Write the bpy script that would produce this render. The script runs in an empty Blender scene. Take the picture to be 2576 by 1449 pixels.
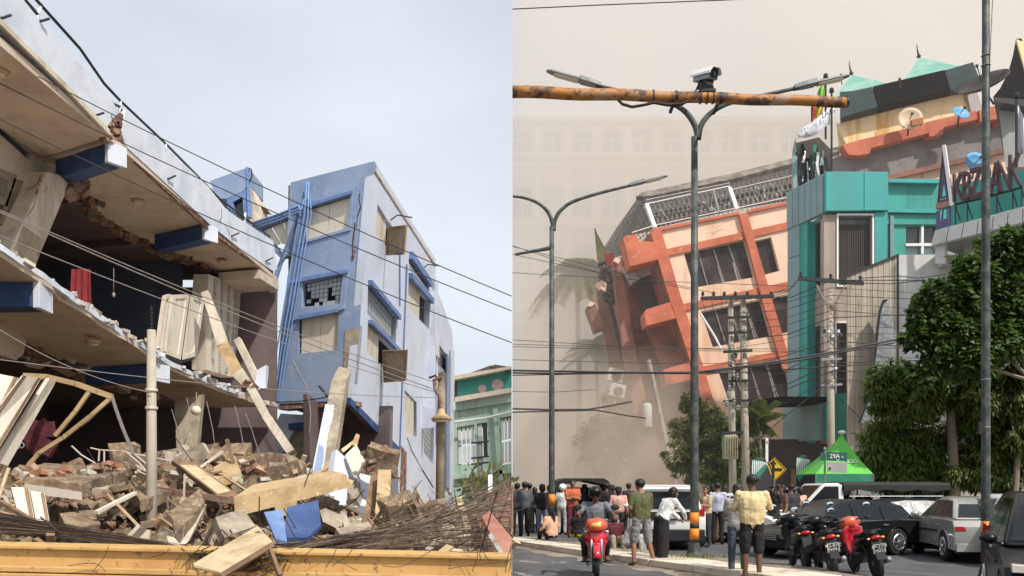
import bpy, bmesh, math, random
from mathutils import Vector, Matrix, noise
from mathutils.geometry import tessellate_polygon
random.seed(7)
R = math.radians
sc = bpy.context.scene
C = sc.collection
V = Vector

# ------------------------------------------------------------------ camera
FPX, U0, V0, CAMZ = 2231.0, 1288.0, 1222.0, 1.6
cd = bpy.data.cameras.new('camera'); cam = bpy.data.objects.new('camera', cd); C.objects.link(cam)
cd.sensor_width = 36; cd.lens = 36 * FPX / 2576; cd.shift_y = (V0 - 724.5) / 2576
cd.clip_start = .1; cd.clip_end = 3000
cam.location = (0, 0, CAMZ); cam.rotation_euler = (R(90), 0, 0)
sc.camera = cam

# ------------------------------------------------------------------ sky, sun, exposure
SUN_AZ, SUN_EL = 140, 50          # compass-like azimuth: 0 = +Y, 90 = +X
w = bpy.data.worlds.new('World'); sc.world = w; w.use_nodes = True
nt = w.node_tree; bg = nt.nodes['Background']
sky = nt.nodes.new('ShaderNodeTexSky'); sky.sky_type = 'NISHITA'; sky.sun_disc = False
sky.sun_elevation = R(SUN_EL); sky.sun_rotation = R(SUN_AZ)
sky.air_density = 1.0; sky.dust_density = 3.0; sky.ozone_density = 1.0
mx = nt.nodes.new('ShaderNodeMix'); mx.data_type = 'RGBA'; mx.inputs[0].default_value = .62
mx.inputs[7].default_value = (10.0, 10.6, 11.2, 1)      # thin bright overcast veil
tcw = nt.nodes.new('ShaderNodeTexCoord'); nzw = nt.nodes.new('ShaderNodeTexNoise'); nzw.inputs['Scale'].default_value = 1.6; nzw.inputs['Detail'].default_value = 6
mpw = nt.nodes.new('ShaderNodeMapping'); mpw.inputs['Scale'].default_value = (1, 1, 2.2); nt.links.new(tcw.outputs['Generated'], mpw.inputs[0]); nt.links.new(mpw.outputs[0], nzw.inputs['Vector'])
mrw = nt.nodes.new('ShaderNodeMapRange'); mrw.inputs[1].default_value = .3; mrw.inputs[2].default_value = .7; mrw.inputs[3].default_value = .5; mrw.inputs[4].default_value = .78
nt.links.new(nzw.outputs['Fac'], mrw.inputs[0]); nt.links.new(mrw.outputs[0], mx.inputs[0])      # uneven veil
nt.links.new(sky.outputs[0], mx.inputs[6]); nt.links.new(mx.outputs[2], bg.inputs[0])
bg.inputs[1].default_value = .1
sl = bpy.data.lights.new('sun', 'SUN'); sun = bpy.data.objects.new('sun', sl); C.objects.link(sun)
sl.energy = 4.2; sl.angle = R(1.5); sl.color = (1, .95, .87)
a, e = R(SUN_AZ), R(SUN_EL)
SUNDIR = V((math.sin(a) * math.cos(e), math.cos(a) * math.cos(e), math.sin(e)))
sun.rotation_euler = SUNDIR.to_track_quat('Z', 'Y').to_euler(); sun.location = (30, -30, 60)
sc.view_settings.view_transform = 'Standard'; sc.view_settings.look = 'None'
sc.view_settings.exposure = 0; sc.view_settings.gamma = 1
sc.render.engine = 'CYCLES'
cy = sc.cycles
cy.use_denoising = True
cy.max_bounces = 7; cy.diffuse_bounces = 4; cy.glossy_bounces = 3; cy.transmission_bounces = 4
cy.volume_bounces = 5; cy.transparent_max_bounces = 12
cy.sample_clamp_indirect = 6

# ------------------------------------------------------------------ pixel <-> place
def at(u, v, Y):
    return V(((u - U0) / FPX * Y, Y, CAMZ + (V0 - v) / FPX * Y))
def ray(u, v):
    return V(((u - U0) / FPX, 1.0, (V0 - v) / FPX))
def gnd(u, v, z=0.0):
    Y = (CAMZ - z) * FPX / (v - V0)
    return V(((u - U0) / FPX * Y, Y, z))
class Plane:
    """a wall plane: all features of a facade are laid out on it"""
    def __init__(s, p, n): s.p = V(p); s.n = V(n).normalized()
    @classmethod
    def tri(cls, a, b, c, face=None):
        n = (V(b) - V(a)).cross(V(c) - V(a))
        if n.dot(V((0, 0, CAMZ)) - V(a)) < 0: n = -n
        return cls(a, n)
    def at(s, u, v, d=0.0):
        o = V((0, 0, CAMZ)); r = ray(u, v)
        t = (s.p + s.n * d - o).dot(s.n) / r.dot(s.n)
        return o + r * t
    def poly(s, pts, d=0.0): return [s.at(u, v, 0) + s.n * d for u, v in pts]
PY = lambda Y: Plane((0, Y, 0), (0, -1, 0))
PX = lambda X: Plane((X, 0, 0), (1 if X < 0 else -1, 0, 0))
PZ = lambda z, up=True: Plane((0, 0, z), (0, 0, 1 if z < CAMZ else -1))

# ------------------------------------------------------------------ materials
MT = {}
def L(n, *a): return n.links.new(*a)
def M(name, col, rough=.75, var=.18, scale=3.0, bump=0.0, bscale=60.0, metal=0.0, col2=None, amt=.35, s2=1.2,
      col3=None, amt3=.2, s3=9.0, streak=False, coat=0.0, spec=.5, stretch=None):
    m = bpy.data.materials.new(name); m.use_nodes = True; MT[name] = m
    t = m.node_tree; N = t.nodes; b = N['Principled BSDF']
    b.inputs['Roughness'].default_value = rough; b.inputs['Metallic'].default_value = metal
    b.inputs['Specular IOR Level'].default_value = spec
    if coat: b.inputs['Coat Weight'].default_value = coat; b.inputs['Coat Roughness'].default_value = .06
    tc = N.new('ShaderNodeTexCoord'); vec = tc.outputs['Object']
    if streak or stretch:
        mp = N.new('ShaderNodeMapping'); mp.inputs['Scale'].default_value = stretch or (1, 1, .12)
        L(t, vec, mp.inputs[0]); svec = mp.outputs[0]
    else: svec = vec
    def nz(s, vv, det=5, rg=.6):
        n = N.new('ShaderNodeTexNoise'); n.inputs['Scale'].default_value = s; n.inputs['Detail'].default_value = det
        n.inputs['Roughness'].default_value = rg; L(t, vv, n.inputs['Vector']); return n.outputs['Fac']
    def mixc(f, c1, c2):
        x = N.new('ShaderNodeMix'); x.data_type = 'RGBA'
        if f is not None: L(t, f, x.inputs[0])
        for i, c in ((6, c1), (7, c2)):
            if isinstance(c, tuple): x.inputs[i].default_value = (*c[:3], 1)
            else: L(t, c, x.inputs[i])
        return x.outputs[2]
    def ramp(f, lo, hi):
        r = N.new('ShaderNodeMapRange'); r.inputs[1].default_value = lo; r.inputs[2].default_value = hi
        L(t, f, r.inputs[0]); return r.outputs[0]
    c = tuple(col)
    lo = tuple(x * (1 - var) for x in c); hi = tuple(min(1, x * (1 + var)) for x in c)
    out = mixc(ramp(nz(scale, vec), .3, .7), lo, hi)
    if col2: out = mixc(ramp(nz(s2, svec, 6, .65), .62 - amt * .5, .72 - amt * .3), out, tuple(col2))
    if col3: out = mixc(ramp(nz(s3, svec, 4, .7), .64 - amt3 * .4, .70 - amt3 * .3), out, tuple(col3))
    L(t, out, b.inputs['Base Color'])
    rr = N.new('ShaderNodeMapRange'); rr.inputs[3].default_value = max(0, rough - .12); rr.inputs[4].default_value = min(1, rough + .12)
    L(t, nz(scale * 2.3, vec, 3), rr.inputs[0]); L(t, rr.outputs[0], b.inputs['Roughness'])
    if bump:
        bp = N.new('ShaderNodeBump'); bp.inputs['Strength'].default_value = bump; bp.inputs['Distance'].default_value = .02
        L(t, nz(bscale, vec, 6, .7), bp.inputs['Height']); L(t, bp.outputs[0], b.inputs['Normal'])
    return m
def VOL(name, col, dens, aniso=.0):
    m = bpy.data.materials.new(name); m.use_nodes = True; t = m.node_tree; t.nodes.clear(); MT[name] = m
    o = t.nodes.new('ShaderNodeOutputMaterial'); v = t.nodes.new('ShaderNodeVolumePrincipled')
    v.inputs['Color'].default_value = (*col, 1); v.inputs['Density'].default_value = dens; v.inputs['Anisotropy'].default_value = aniso
    L(t, v.outputs[0], o.inputs['Volume']); m.cycles.homogeneous_volume = True
    return m

# ------------------------------------------------------------------ objects
def tag(o, label=None, cat=None, group=None, kind=None):
    if label: o['label'] = label
    if cat: o['category'] = cat
    if group: o['group'] = group
    if kind or cat: o['kind'] = kind or 'thing'
    return o
def empty(name, loc=(0, 0, 0), rz=0, label=None, cat=None, group=None):
    o = bpy.data.objects.new(name, None); C.objects.link(o); o.location = loc; o.rotation_euler = (0, 0, rz)
    o.empty_display_size = .2
    return tag(o, label, cat, group)
def link_mesh(name, me, parent=None):
    o = bpy.data.objects.new(name, me); C.objects.link(o)
    if parent is not None: o.parent = parent
    return o
def copy_tree(o, parent=None):
    c = o.copy(); C.objects.link(c); c.parent = parent
    for ch in o.children: copy_tree(ch, c)
    return c
def worldloc(o):
    p = V((0, 0, 0))
    while o is not None: p = p + V(o.location); o = o.parent
    return p

class MB:
    """collects shapes; build() links them as ONE mesh object"""
    def __init__(s, X=None): s.v = []; s.f = []; s.mi = []; s.X = X; s.cm = 0
    def add(s, vs, fs):
        b = len(s.v)
        if s.X is not None: vs = [s.X(V(p)) if callable(s.X) else s.X @ V(p) for p in vs]
        s.v += [V(p) for p in vs]; s.f += [tuple(b + i for i in f) for f in fs]; s.mi += [s.cm] * len(fs)
        return s
    def hexa(s, p):      # 0-3 one face, 4-7 the opposite one
        return s.add(p, [(3, 2, 1, 0), (4, 5, 6, 7), (0, 1, 5, 4), (1, 2, 6, 5), (2, 3, 7, 6), (3, 0, 4, 7)])
    def box(s, c, d, rot=None):
        c = V(c); h = V(d) * .5; m = rot if rot is not None else Matrix.Identity(3)
        if isinstance(m, (tuple, list)): 
            from mathutils import Euler
            m = Euler(m).to_matrix()
        P = [c + m @ V((x * h.x, y * h.y, z * h.z)) for z in (-1, 1) for x, y in ((-1, -1), (1, -1), (1, 1), (-1, 1))]
        return s.hexa(P)
    def b2(s, lo, hi): return s.box([(a + b) / 2 for a, b in zip(lo, hi)], [abs(b - a) for a, b in zip(lo, hi)])
    def beam(s, a, b, wd, ht, up=(0, 0, 1), w2=None, h2=None):
        a, b = V(a), V(b); d = (b - a).normalized(); u = V(up)
        x = d.cross(u)
        if x.length < 1e-4: x = d.cross(V((1, 0, 0)))
        x.normalize(); z = x.cross(d)
        P = []
        for p, ww, hh in ((a, wd, ht), (b, w2 or wd, h2 or ht)):
            P += [p + x * (ww / 2 * i) + z * (hh / 2 * j) for i, j in ((-1, -1), (1, -1), (1, 1), (-1, 1))]
        return s.hexa(P)
    def prism(s, loops, vec):
        """extrude polygon (with holes) given as 3-D loops along vec"""
        loops = [[V(p) for p in l] for l in loops]; vec = V(vec)
        flat = [p for l in loops for p in l]; n = len(flat)
        tri = tessellate_polygon(loops)
        fs = []
        nn = V((0, 0, 0))
        l0 = loops[0]
        for i in range(len(l0)): nn += (l0[i] - l0[0]).cross(l0[(i + 1) % len(l0)] - l0[0])
        for t in tri:
            a, b, c = t
            if (flat[b] - flat[a]).cross(flat[c] - flat[a]).dot(vec) > 0: t = (a, c, b)
            else: t = (a, b, c)
            fs.append(tuple(t)); fs.append(tuple(n + i for i in reversed(t)))
        k = 0
        for l in loops:
            m = len(l)
            for i in range(m):
                a, b = k + i, k + (i + 1) % m
                fs.append((a, b, n + b, n + a))
            k += m
        return s.add(flat + [p + vec for p in flat], fs)
    def slab(s, pl, pts, d0, d1, holes=()):
        """prism on a Plane between offsets d0..d1 along its normal"""
        loops = [pl.poly(l, d0) for l in [pts, *holes]]
        return s.prism(loops, pl.n * (d1 - d0))
    def slabx(s, pl, pts, d0, vec, holes=()):
        return s.prism([pl.poly(l, d0) for l in [pts, *holes]], vec)
    def tube(s, path, r, n=8, caps=True):
        path = [V(p) for p in path]; k = len(path)
        rr = r if isinstance(r, (list, tuple)) else [r] * k
        vs, fs = [], []; pt = None
        for i, p in enumerate(path):
            d = (path[min(i + 1, k - 1)] - path[max(i - 1, 0)]).normalized()
            if pt is None:
                x = d.cross(V((0, 0, 1)))
                if x.length < 1e-3: x = d.cross(V((0, 1, 0)))
            else: x = pt - d * pt.dot(d)
            x.normalize(); pt = x; y = d.cross(x)
            vs += [p + (x * math.cos(2 * math.pi * j / n) + y * math.sin(2 * math.pi * j / n)) * rr[i] for j in range(n)]
        for i in range(k - 1):
            for j in range(n):
                fs.append((i * n + j, i * n + (j + 1) % n, (i + 1) * n + (j + 1) % n, (i + 1) * n + j))
        if caps: fs += [tuple(range(n - 1, -1, -1)), tuple((k - 1) * n + j for j in range(n))]
        return s.add(vs, fs)
    def lathe(s, c, prof, n=16, axis='Z'):
        vs, fs = [], []; c = V(c)
        for r, h in prof:
            for j in range(n):
                a = 2 * math.pi * j / n; x, y = r * math.cos(a), r * math.sin(a)
                vs.append(c + (V((x, y, h)) if axis == 'Z' else V((h, x, y)) if axis == 'X' else V((x, h, y))))
        for i in range(len(prof) - 1):
            for j in range(n):
                fs.append((i * n + j, i * n + (j + 1) % n, (i + 1) * n + (j + 1) % n, (i + 1) * n + j))
        fs += [tuple(range(n - 1, -1, -1)), tuple((len(prof) - 1) * n + j for j in range(n))]
        return s.add(vs, fs)
    def ell(s, c, r, n=12, k=8, rot=None):
        vs, fs = [], []; c = V(c)
        m = rot if rot is not None else Matrix.Identity(3)
        for i in range(1, k):
            t = math.pi * i / k
            for j in range(n):
                a = 2 * math.pi * j / n
                vs.append(c + m @ V((r[0] * math.sin(t) * math.cos(a), r[1] * math.sin(t) * math.sin(a), r[2] * math.cos(t))))
        for i in range(k - 2):
            for j in range(n):
                fs.append((i * n + j, (i + 1) * n + j, (i + 1) * n + (j + 1) % n, i * n + (j + 1) % n))
        vs += [c + m @ V((0, 0, r[2])), c - m @ V((0, 0, r[2]))]; q = len(vs)
        for j in range(n):
            fs.append((q - 2, j, (j + 1) % n)); fs.append((q - 1, (k - 2) * n + (j + 1) % n, (k - 2) * n + j))
        return s.add(vs, fs)
    def loft(s, rings, caps=True, closed=True):
        n = len(rings[0]); vs = [p for r in rings for p in r]; fs = []
        for i in range(len(rings) - 1):
            for j in range(n if closed else n - 1):
                fs.append((i * n + j, i * n + (j + 1) % n, (i + 1) * n + (j + 1) % n, (i + 1) * n + j))
        if caps: fs += [tuple(range(n - 1, -1, -1)), tuple((len(rings) - 1) * n + j for j in range(n))]
        return s.add(vs, fs)
    def build(s, name, mat, parent=None, smooth=False, local=False, bevel=0, jag=0):
        off = V((0, 0, 0)) if (local or parent is None) else worldloc(parent)
        me = bpy.data.meshes.new(name)
        me.from_pydata([p - off for p in s.v], [], s.f)
        for mm in (mat if isinstance(mat, (list, tuple)) else [mat]): me.materials.append(MT[mm] if isinstance(mm, str) else mm)
        if isinstance(mat, (list, tuple)): me.polygons.foreach_set('material_index', s.mi)
        bm = bmesh.new(); bm.from_mesh(me)
        if jag: roughen(bm, jag)
        bmesh.ops.recalc_face_normals(bm, faces=bm.faces); bm.to_mesh(me); bm.free()
        if smooth:
            for p in me.polygons: p.use_smooth = True
        me.update()
        o = link_mesh(name, me, parent)
        if bevel:
            bv = o.modifiers.new('bevel', 'BEVEL'); bv.width = bevel; bv.segments = 2; bv.limit_method = 'ANGLE'; bv.angle_limit = R(40)
        return o
def roughen(bm, amt, cuts=3, maxlen=.35):
    """break up a block: subdivide long edges and push vertices about"""
    bmesh.ops.remove_doubles(bm, verts=bm.verts, dist=1e-4)
    for _ in range(cuts):
        es = [e for e in bm.edges if e.calc_length() > maxlen]
        if not es: break
        bmesh.ops.subdivide_edges(bm, edges=es, cuts=1, use_grid_fill=True)
    for v_ in bm.verts:
        n = noise.noise_vector(v_.co * 3.1) * .6 + noise.noise_vector(v_.co * 11.7) * .5
        v_.co += n * amt
def autosmooth(o, ang=40):
    me = o.data
    for p in me.polygons: p.use_smooth = True
    try: me.set_sharp_from_angle(angle=R(ang))
    except Exception: pass
    return o
def text_mesh(name, s, size, mat, parent, loc, rot, ext=.004, align='CENTER', sx=1.0):
    cu = bpy.data.curves.new(name, 'FONT'); cu.body = s; cu.size = size; cu.extrude = ext; cu.align_x = align; cu.align_y = 'CENTER'
    tmp = bpy.data.objects.new(name, cu); C.objects.link(tmp)
    dg = bpy.context.evaluated_depsgraph_get(); me = bpy.data.meshes.new_from_object(tmp.evaluated_get(dg))
    bpy.data.objects.remove(tmp); bpy.data.curves.remove(cu)
    me.materials.clear(); me.materials.append(MT[mat] if isinstance(mat, str) else mat)
    o = link_mesh(name, me, parent); o.location = loc; o.rotation_euler = rot; o.scale = (sx, 1, 1)
    return o
def catenary(a, b, sag, n=14):
    a, b = V(a), V(b)
    return [a.lerp(b, i / n) - V((0, 0, sag * 4 * (i / n) * (1 - i / n))) for i in range(n + 1)]
# ------------------------------------------------------------------ palette
M('asphalt', (.075, .075, .08), .85, .25, 1.5, .5, 90, col2=(.12, .115, .11), amt=.35, s2=.5, col3=(.04, .04, .042), amt3=.1)
M('road_paint', (.45, .45, .43), .7, .2, 8, .2, col2=(.1, .1, .1), amt=.4, s2=6)
M('kerb', (.70, .60, .48), .85, .12, 5, .4, 60, col2=(.42, .34, .26), amt=.26, s2=2.5)
M('kerb_side', (.26, .2, .15), .9, .25, 4, .4, 60, col2=(.14, .11, .09), amt=.35, s2=3)
M('soil', (.2, .16, .12), .95, .35, 4, .7, 40, col2=(.32, .27, .21), amt=.4, s2=1.2)
M('pavement', (.3, .28, .26), .9, .2, 3, .4, 50)
M('steel_paint', (.06, .07, .066), .55, .25, 6, .08, 80, metal=.1, col2=(.12, .13, .12), amt=.3, s2=6, spec=.3)
M('rust_pipe', (.36, .37, .35), .6, .25, 3, .3, 40, metal=.1, col2=(.42, .17, .035), amt=.72, s2=1.1, col3=(.1, .05, .03), amt3=.35, s3=3.5)
M('black_rubber', (.012, .012, .013), .7, .2, 10)
M('black_gloss', (.008, .008, .009), .35, .2, 3, coat=.15, spec=.3)
M('dark_metal', (.03, .03, .032), .5, .3, 8, metal=.4)
M('wire', (.018, .017, .016), .6, .2, 10)
M('wire_light', (.25, .22, .2), .6, .2, 10)
M('white_enamel', (.82, .82, .8), .35, .06, 5)
M('grey_metal', (.28, .29, .29), .45, .2, 8, metal=.5)
M('silver', (.65, .66, .68), .25, .1, 8, metal=.9)
M('mirror', (.75, .85, .9), .05, .03, 8, metal=1)
M('orange_ring', (.78, .24, .015), .5, .12, 8)
M('black_ring', (.015, .014, .012), .6, .2, 8)
M('concrete', (.40, .335, .25), .9, .2, 3, .5, 45, col2=(.24, .19, .14), amt=.3, s2=1.8, col3=(.48, .42, .33), amt3=.15)
M('shaded_rubble_ground', (.11, .08, .055), .95, .4, 3, .8, 30, col2=(.2, .14, .09), amt=.35)  # heap surface darkened so gaps between the pieces read as shadow
M('concrete_pole', (.44, .39, .31), .85, .14, 4, .25, 60, col2=(.27, .23, .19), amt=.28, s2=2, streak=True)
M('raw_concrete', (.30, .215, .135), .95, .3, 5, .9, 30, col2=(.15, .10, .065), amt=.42, s2=3, col3=(.42, .34, .24), amt3=.22, s3=8)
M('brick', (.36, .15, .085), .9, .35, 6, .6, 50, col2=(.42, .3, .2), amt=.4, s2=4)
M('brick_dark', (.18, .075, .05), .9, .35, 6, .7, 40, col2=(.3, .22, .16), amt=.35, s2=4)
M('mortar', (.45, .4, .33), .95, .25, 8, .7, 40)
M('wall_white', (.66, .69, .76), .8, .06, 1.2, .12, 40, col2=(.53, .57, .65), amt=.3, s2=.9, col3=(.4, .4, .42), amt3=.06, s3=4)
M('wall_pale', (.59, .63, .73), .8, .05, 1.0, .1, 40, col2=(.53, .57, .67), amt=.25, s2=.7, col3=(.42, .43, .47), amt3=.04, s3=5)
M('tower_blue', (.225, .30, .46), .8, .10, 1.1, .15, 40, col2=(.275, .35, .50), amt=.38, s2=.8, col3=(.34, .38, .47), amt3=.13, s3=3)
M('trim_blue', (.13, .21, .42), .7, .14, 3, .1, 40, col2=(.19, .28, .5), amt=.3)
M('beam_blue', (.045, .085, .215), .7, .14, 3, .08, 40, col2=(.07, .12, .26), amt=.3, spec=.3)
M('pipe_blue', (.17, .28, .52), .5, .15, 6)
M('ceiling_beige', (.62, .51, .40), .85, .07, 1.3, .08, 30, col2=(.52, .41, .31), amt=.25, s2=1.1, col3=(.34, .26, .19), amt3=.05, s3=6)
M('plaster_white', (.62, .55, .45), .85, .12, 2, .2, 40, col2=(.42, .35, .27), amt=.3, s2=2, streak=True)
M('plaster_edge', (.46, .46, .46), .9, .2, 6, .6, 40, col2=(.3, .23, .16), amt=.42, s2=5)
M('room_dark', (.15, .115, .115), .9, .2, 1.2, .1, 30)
M('room_floor', (.16, .13, .11), .9, .3, 2)
M('room_blue', (.09, .11, .16), .85, .2, 2)
M('shutter', (.62, .57, .47), .7, .06, 2, .05, 30, col2=(.48, .42, .33), amt=.22, s2=2, streak=True)
M('shutter_brown', (.27, .22, .15), .7, .15, 2, .1, 30, col2=(.18, .14, .09), amt=.3)
M('wood_frame', (.27, .17, .09), .75, .25, 5, .3, 60, col2=(.15, .08, .05), amt=.35, stretch=(1, 1, .2))
M('plank', (.5, .36, .2), .8, .15, 3, .3, 40, col2=(.36, .23, .12), amt=.35, s2=3, col3=(.26, .16, .09), amt3=.12, s3=14, stretch=(.35, 1, 1))
M('plank_pale', (.6, .47, .29), .8, .12, 3, .25, 40, col2=(.42, .3, .17), amt=.3, s2=5)
M('beam_tan', (.52, .37, .20), .9, .16, 2.5, .5, 35, col2=(.38, .25, .13), amt=.35, s2=2.2, col3=(.62, .48, .31), amt3=.15)
M('yellow_wall', (.60, .375, .135), .75, .12, 1.6, .15, 50, col2=(.48, .28, .10), amt=.4, s2=1.6, col3=(.25, .16, .08), amt3=.1, s3=10)
M('glass_dark', (.02, .022, .026), .12, .3, 1, spec=.7)
M('glass_block', (.36, .4, .42), .25, .12, 6, .1, 20)
M('cable_brown', (.045, .03, .022), .7, .35, 4)
M('cable_tan', (.17, .115, .075), .7, .35, 4)
M('red_cloth', (.22, .02, .025), .85, .3, 6, .3, 30)
M('lamp_shade_tan', (.5, .34, .18), .6, .1, 6)
M('globe', (.75, .68, .5), .4, .05, 6)
M('house_teal', (.06, .3, .27), .75, .12, 1.5, .1, 40)
M('house_green', (.38, .5, .42), .8, .1, 1.2, .1, 40, col2=(.28, .37, .31), amt=.3, streak=True)
M('house_white', (.6, .62, .6), .75, .08, 2)
M('house_roof', (.11, .09, .085), .8, .25, 4, .3)
M('pink_disc', (.58, .42, .42), .8, .2, 6)
M('cream_trim', (.58, .5, .4), .8, .1, 3)
M('red_sheet', (.3, .11, .075), .7, .2, 3, .2, col2=(.42, .22, .15), amt=.35)
# right-hand street
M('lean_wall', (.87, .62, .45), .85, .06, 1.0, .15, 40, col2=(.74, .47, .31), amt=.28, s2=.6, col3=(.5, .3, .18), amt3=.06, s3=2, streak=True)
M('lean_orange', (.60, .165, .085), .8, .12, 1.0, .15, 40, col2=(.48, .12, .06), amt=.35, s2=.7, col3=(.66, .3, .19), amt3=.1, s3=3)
M('lean_side_shade', (.34, .14, .1), .85, .15, 1, .15, 40, col2=(.2, .1, .08), amt=.35, s2=.7)  # building colour darkened to maroon, painting in the shade of its left side
M('lean_glass', (.03, .022, .023), .4, .3, .6, spec=.25, col2=(.07, .05, .05), amt=.3, s2=.8)
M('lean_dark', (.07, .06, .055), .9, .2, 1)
M('cladding_grey', (.42, .4, .38), .7, .15, 2)
M('roof_sheet', (.15, .13, .11), .75, .25, 1.5, .2, 20, col2=(.26, .22, .17), amt=.35, s2=1.5)
M('lattice', (.24, .22, .195), .6, .25, 6)
M('white_post', (.85, .83, .8), .5, .06, 6)
M('yellow_stain', (.92, .72, .40), .85, .05, 1, .15, 40, col2=(.70, .40, .11), amt=.22, s2=.9, col3=(.24, .19, .11), amt3=.10, s3=2.2, streak=True)
M('green_roof', (.15, .38, .30), .7, .12, 1.2, .1, 30, col2=(.26, .46, .38), amt=.35, s2=.8, col3=(.07, .24, .24), amt3=.14, s3=2)
M('fascia_teal', (.03, .055, .06), .6, .2, 1, spec=.2)
M('fascia_black', (.004, .004, .005), .8, .2, 1, spec=.05)
M('teal_clad', (.035, .37, .345), .45, .06, .8, col2=(.05, .31, .30), amt=.28, s2=.5, col3=(.1, .24, .22), amt3=.05, s3=1.6, streak=True)
M('teal_grey_shade', (.22, .33, .33), .5, .08, .8, col2=(.17, .27, .28), amt=.3, s2=.5, streak=True)  # teal greyed to paint in the shade on the shop's left face
M('teal_wall', (.04, .36, .29), .7, .1, .8, .08, 40, col2=(.03, .26, .22), amt=.3, s2=.6, streak=True)
M('shop_glass', (.05, .055, .05), .2, .3, .8, spec=.5, col2=(.12, .12, .10), amt=.35, s2=1.2, streak=True)
M('shop_beige', (.42, .33, .27), .8, .1, 1, col2=(.32, .25, .21), amt=.3, streak=True)
M('sheet_beige', (.48, .42, .34), .75, .1, 2, .1, col2=(.33, .27, .2), amt=.4, s2=2.5, col3=(.22, .18, .13), amt3=.1, s3=6, stretch=(1, 1, .06))
M('bank_white', (.62, .62, .59), .7, .06, 1, .06, col2=(.5, .5, .47), amt=.25, s2=.8, streak=True)
M('bank_grey', (.3, .3, .29), .8, .1, 1)
M('letter_maroon', (.095, .035, .045), .55, .2, 3)
M('soffit_grey', (.25, .23, .215), .85, .1, .6, .1, 40, col2=(.16, .14, .13), amt=.35, s2=.5)
M('letter_edge', (.36, .2, .16), .5, .15, 3)
M('logo_blue', (.1, .08, .2), .5, .15, 3)
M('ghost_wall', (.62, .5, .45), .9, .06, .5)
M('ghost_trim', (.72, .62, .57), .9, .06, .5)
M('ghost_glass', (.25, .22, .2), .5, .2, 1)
M('tent_green', (.11, .47, .055), .65, .1, 2)
M('sign_yellow', (.72, .42, .01), .5, .06, 4)
M('sign_green', (.015, .09, .075), .5, .1, 4)
M('sign_white', (.8, .8, .78), .5, .05, 4)
M('sign_grey', (.36, .33, .31), .6, .08, 4)
M('black_print', (.01, .01, .01), .6, .1, 4)
M('banner_dark', (.035, .033, .04), .7, .2, 3)
M('banner_green', (.03, .22, .13), .7, .15, 3)
M('banner_white', (.72, .76, .75), .7, .08, 6)
M('flag_white', (.75, .75, .78), .7, .06, 3)
M('flag_green', (.25, .5, .05), .7, .08, 3)
M('flag_yellow', (.75, .55, .03), .7, .08, 3)
M('flag_red', (.5, .03, .02), .7, .08, 3)
M('tank_blue', (.09, .36, .68), .5, .1, 2)
M('dish_grey', (.06, .05, .05), .7, .15, 5, spec=.2)
M('dish_cream', (.66, .5, .33), .6, .1, 5)
M('dish_wood', (.42, .17, .05), .8, .2, 4)
M('door_wood', (.3, .15, .05), .7, .2, 3)
M('ac_white', (.5, .46, .4), .6, .1, 4)
M('transformer', (.33, .31, .2), .6, .2, 4, col2=(.18, .14, .08), amt=.3)
# foliage
M('leaf_dark', (.055, .10, .022), .5, .45, 1.2, col2=(.10, .165, .035), amt=.38, s2=1.0)
M('leaf_mid', (.14, .18, .034), .55, .4, 1.0, col2=(.23, .26, .055), amt=.4, s2=.8)
M('leaf_fresh', (.14, .22, .035), .4, .35, 1.5, col2=(.22, .3, .06), amt=.35, s2=1.5)
M('leaf_dusty', (.13, .13, .05), .7, .3, 1, col2=(.2, .19, .07), amt=.35)
M('bark', (.3, .24, .17), .9, .25, 4, .6, 30, stretch=(1, 1, .3), col2=(.18, .14, .1), amt=.35)
# vehicles
M('paint_white', (.78, .77, .73), .3, .04, 1, coat=.6)
M('paint_black', (.006, .007, .009), .32, .1, 1, coat=.12, spec=.2)
M('paint_dark', (.010, .012, .012), .32, .1, 1, coat=.12, spec=.2)
M('paint_silver', (.44, .44, .41), .3, .06, 1, metal=.35, coat=.8, col2=(.34, .32, .28), amt=.2)
M('paint_red', (.6, .01, .03), .25, .08, 3, coat=1.0)
M('paint_orange', (.65, .1, .03), .3, .08, 3, coat=.8)
M('car_glass', (.010, .013, .014), .12, .2, 1, spec=.3)
M('lens_clear', (.62, .58, .48), .12, .08, 8)
M('lens_red', (.4, .01, .015), .2, .1, 8)
M('lens_amber', (.85, .5, .12), .2, .1, 8)
M('tarp_black', (.014, .014, .014), .75, .3, 3, .2, 20)
M('plate_black', (.015, .015, .015), .5, .1, 8)
M('seat_black', (.015, .014, .014), .6, .2, 6)
# people
M('skin', (.27, .13, .07), .6, .1, 9); M('skin_dark', (.14, .065, .04), .6, .1, 9); M('skin_pale', (.40, .21, .13), .6, .1, 9)
M('hair', (.008, .007, .007), .5, .3, 30, .3, 120); M('hair_brown', (.03, .014, .01), .5, .3, 30, .3, 120)
M('eye_dark', (.01, .008, .007), .3, .1); M('lip', (.2, .07, .05), .5, .1)
for nm, c_ in dict(black=(.013, .012, .013), charcoal=(.04, .04, .045), grey=(.16, .17, .19), slate=(.09, .1, .12), white=(.72, .72, .7), pink=(.72, .40, .33),
                  salmon=(.75, .43, .28), orange=(.52, .12, .05), olive=(.10, .105, .04), cream=(.74, .57, .31), denim=(.06, .075, .11), jeans=(.14, .17, .23),
                  lav=(.52, .53, .66), yellow=(.62, .36, .03), khaki=(.34, .28, .2), beige=(.6, .47, .28), maroon=(.12, .02, .03), lightgrey=(.42, .41, .39),
                  shortgrey=(.25, .245, .25), brown=(.13, .075, .05), navy=(.02, .022, .035)).items():
    M('cloth_' + nm, c_, .85, .16, 7, .35, 14, col2=tuple(x * .62 for x in c_), amt=.3, s2=5)

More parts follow.
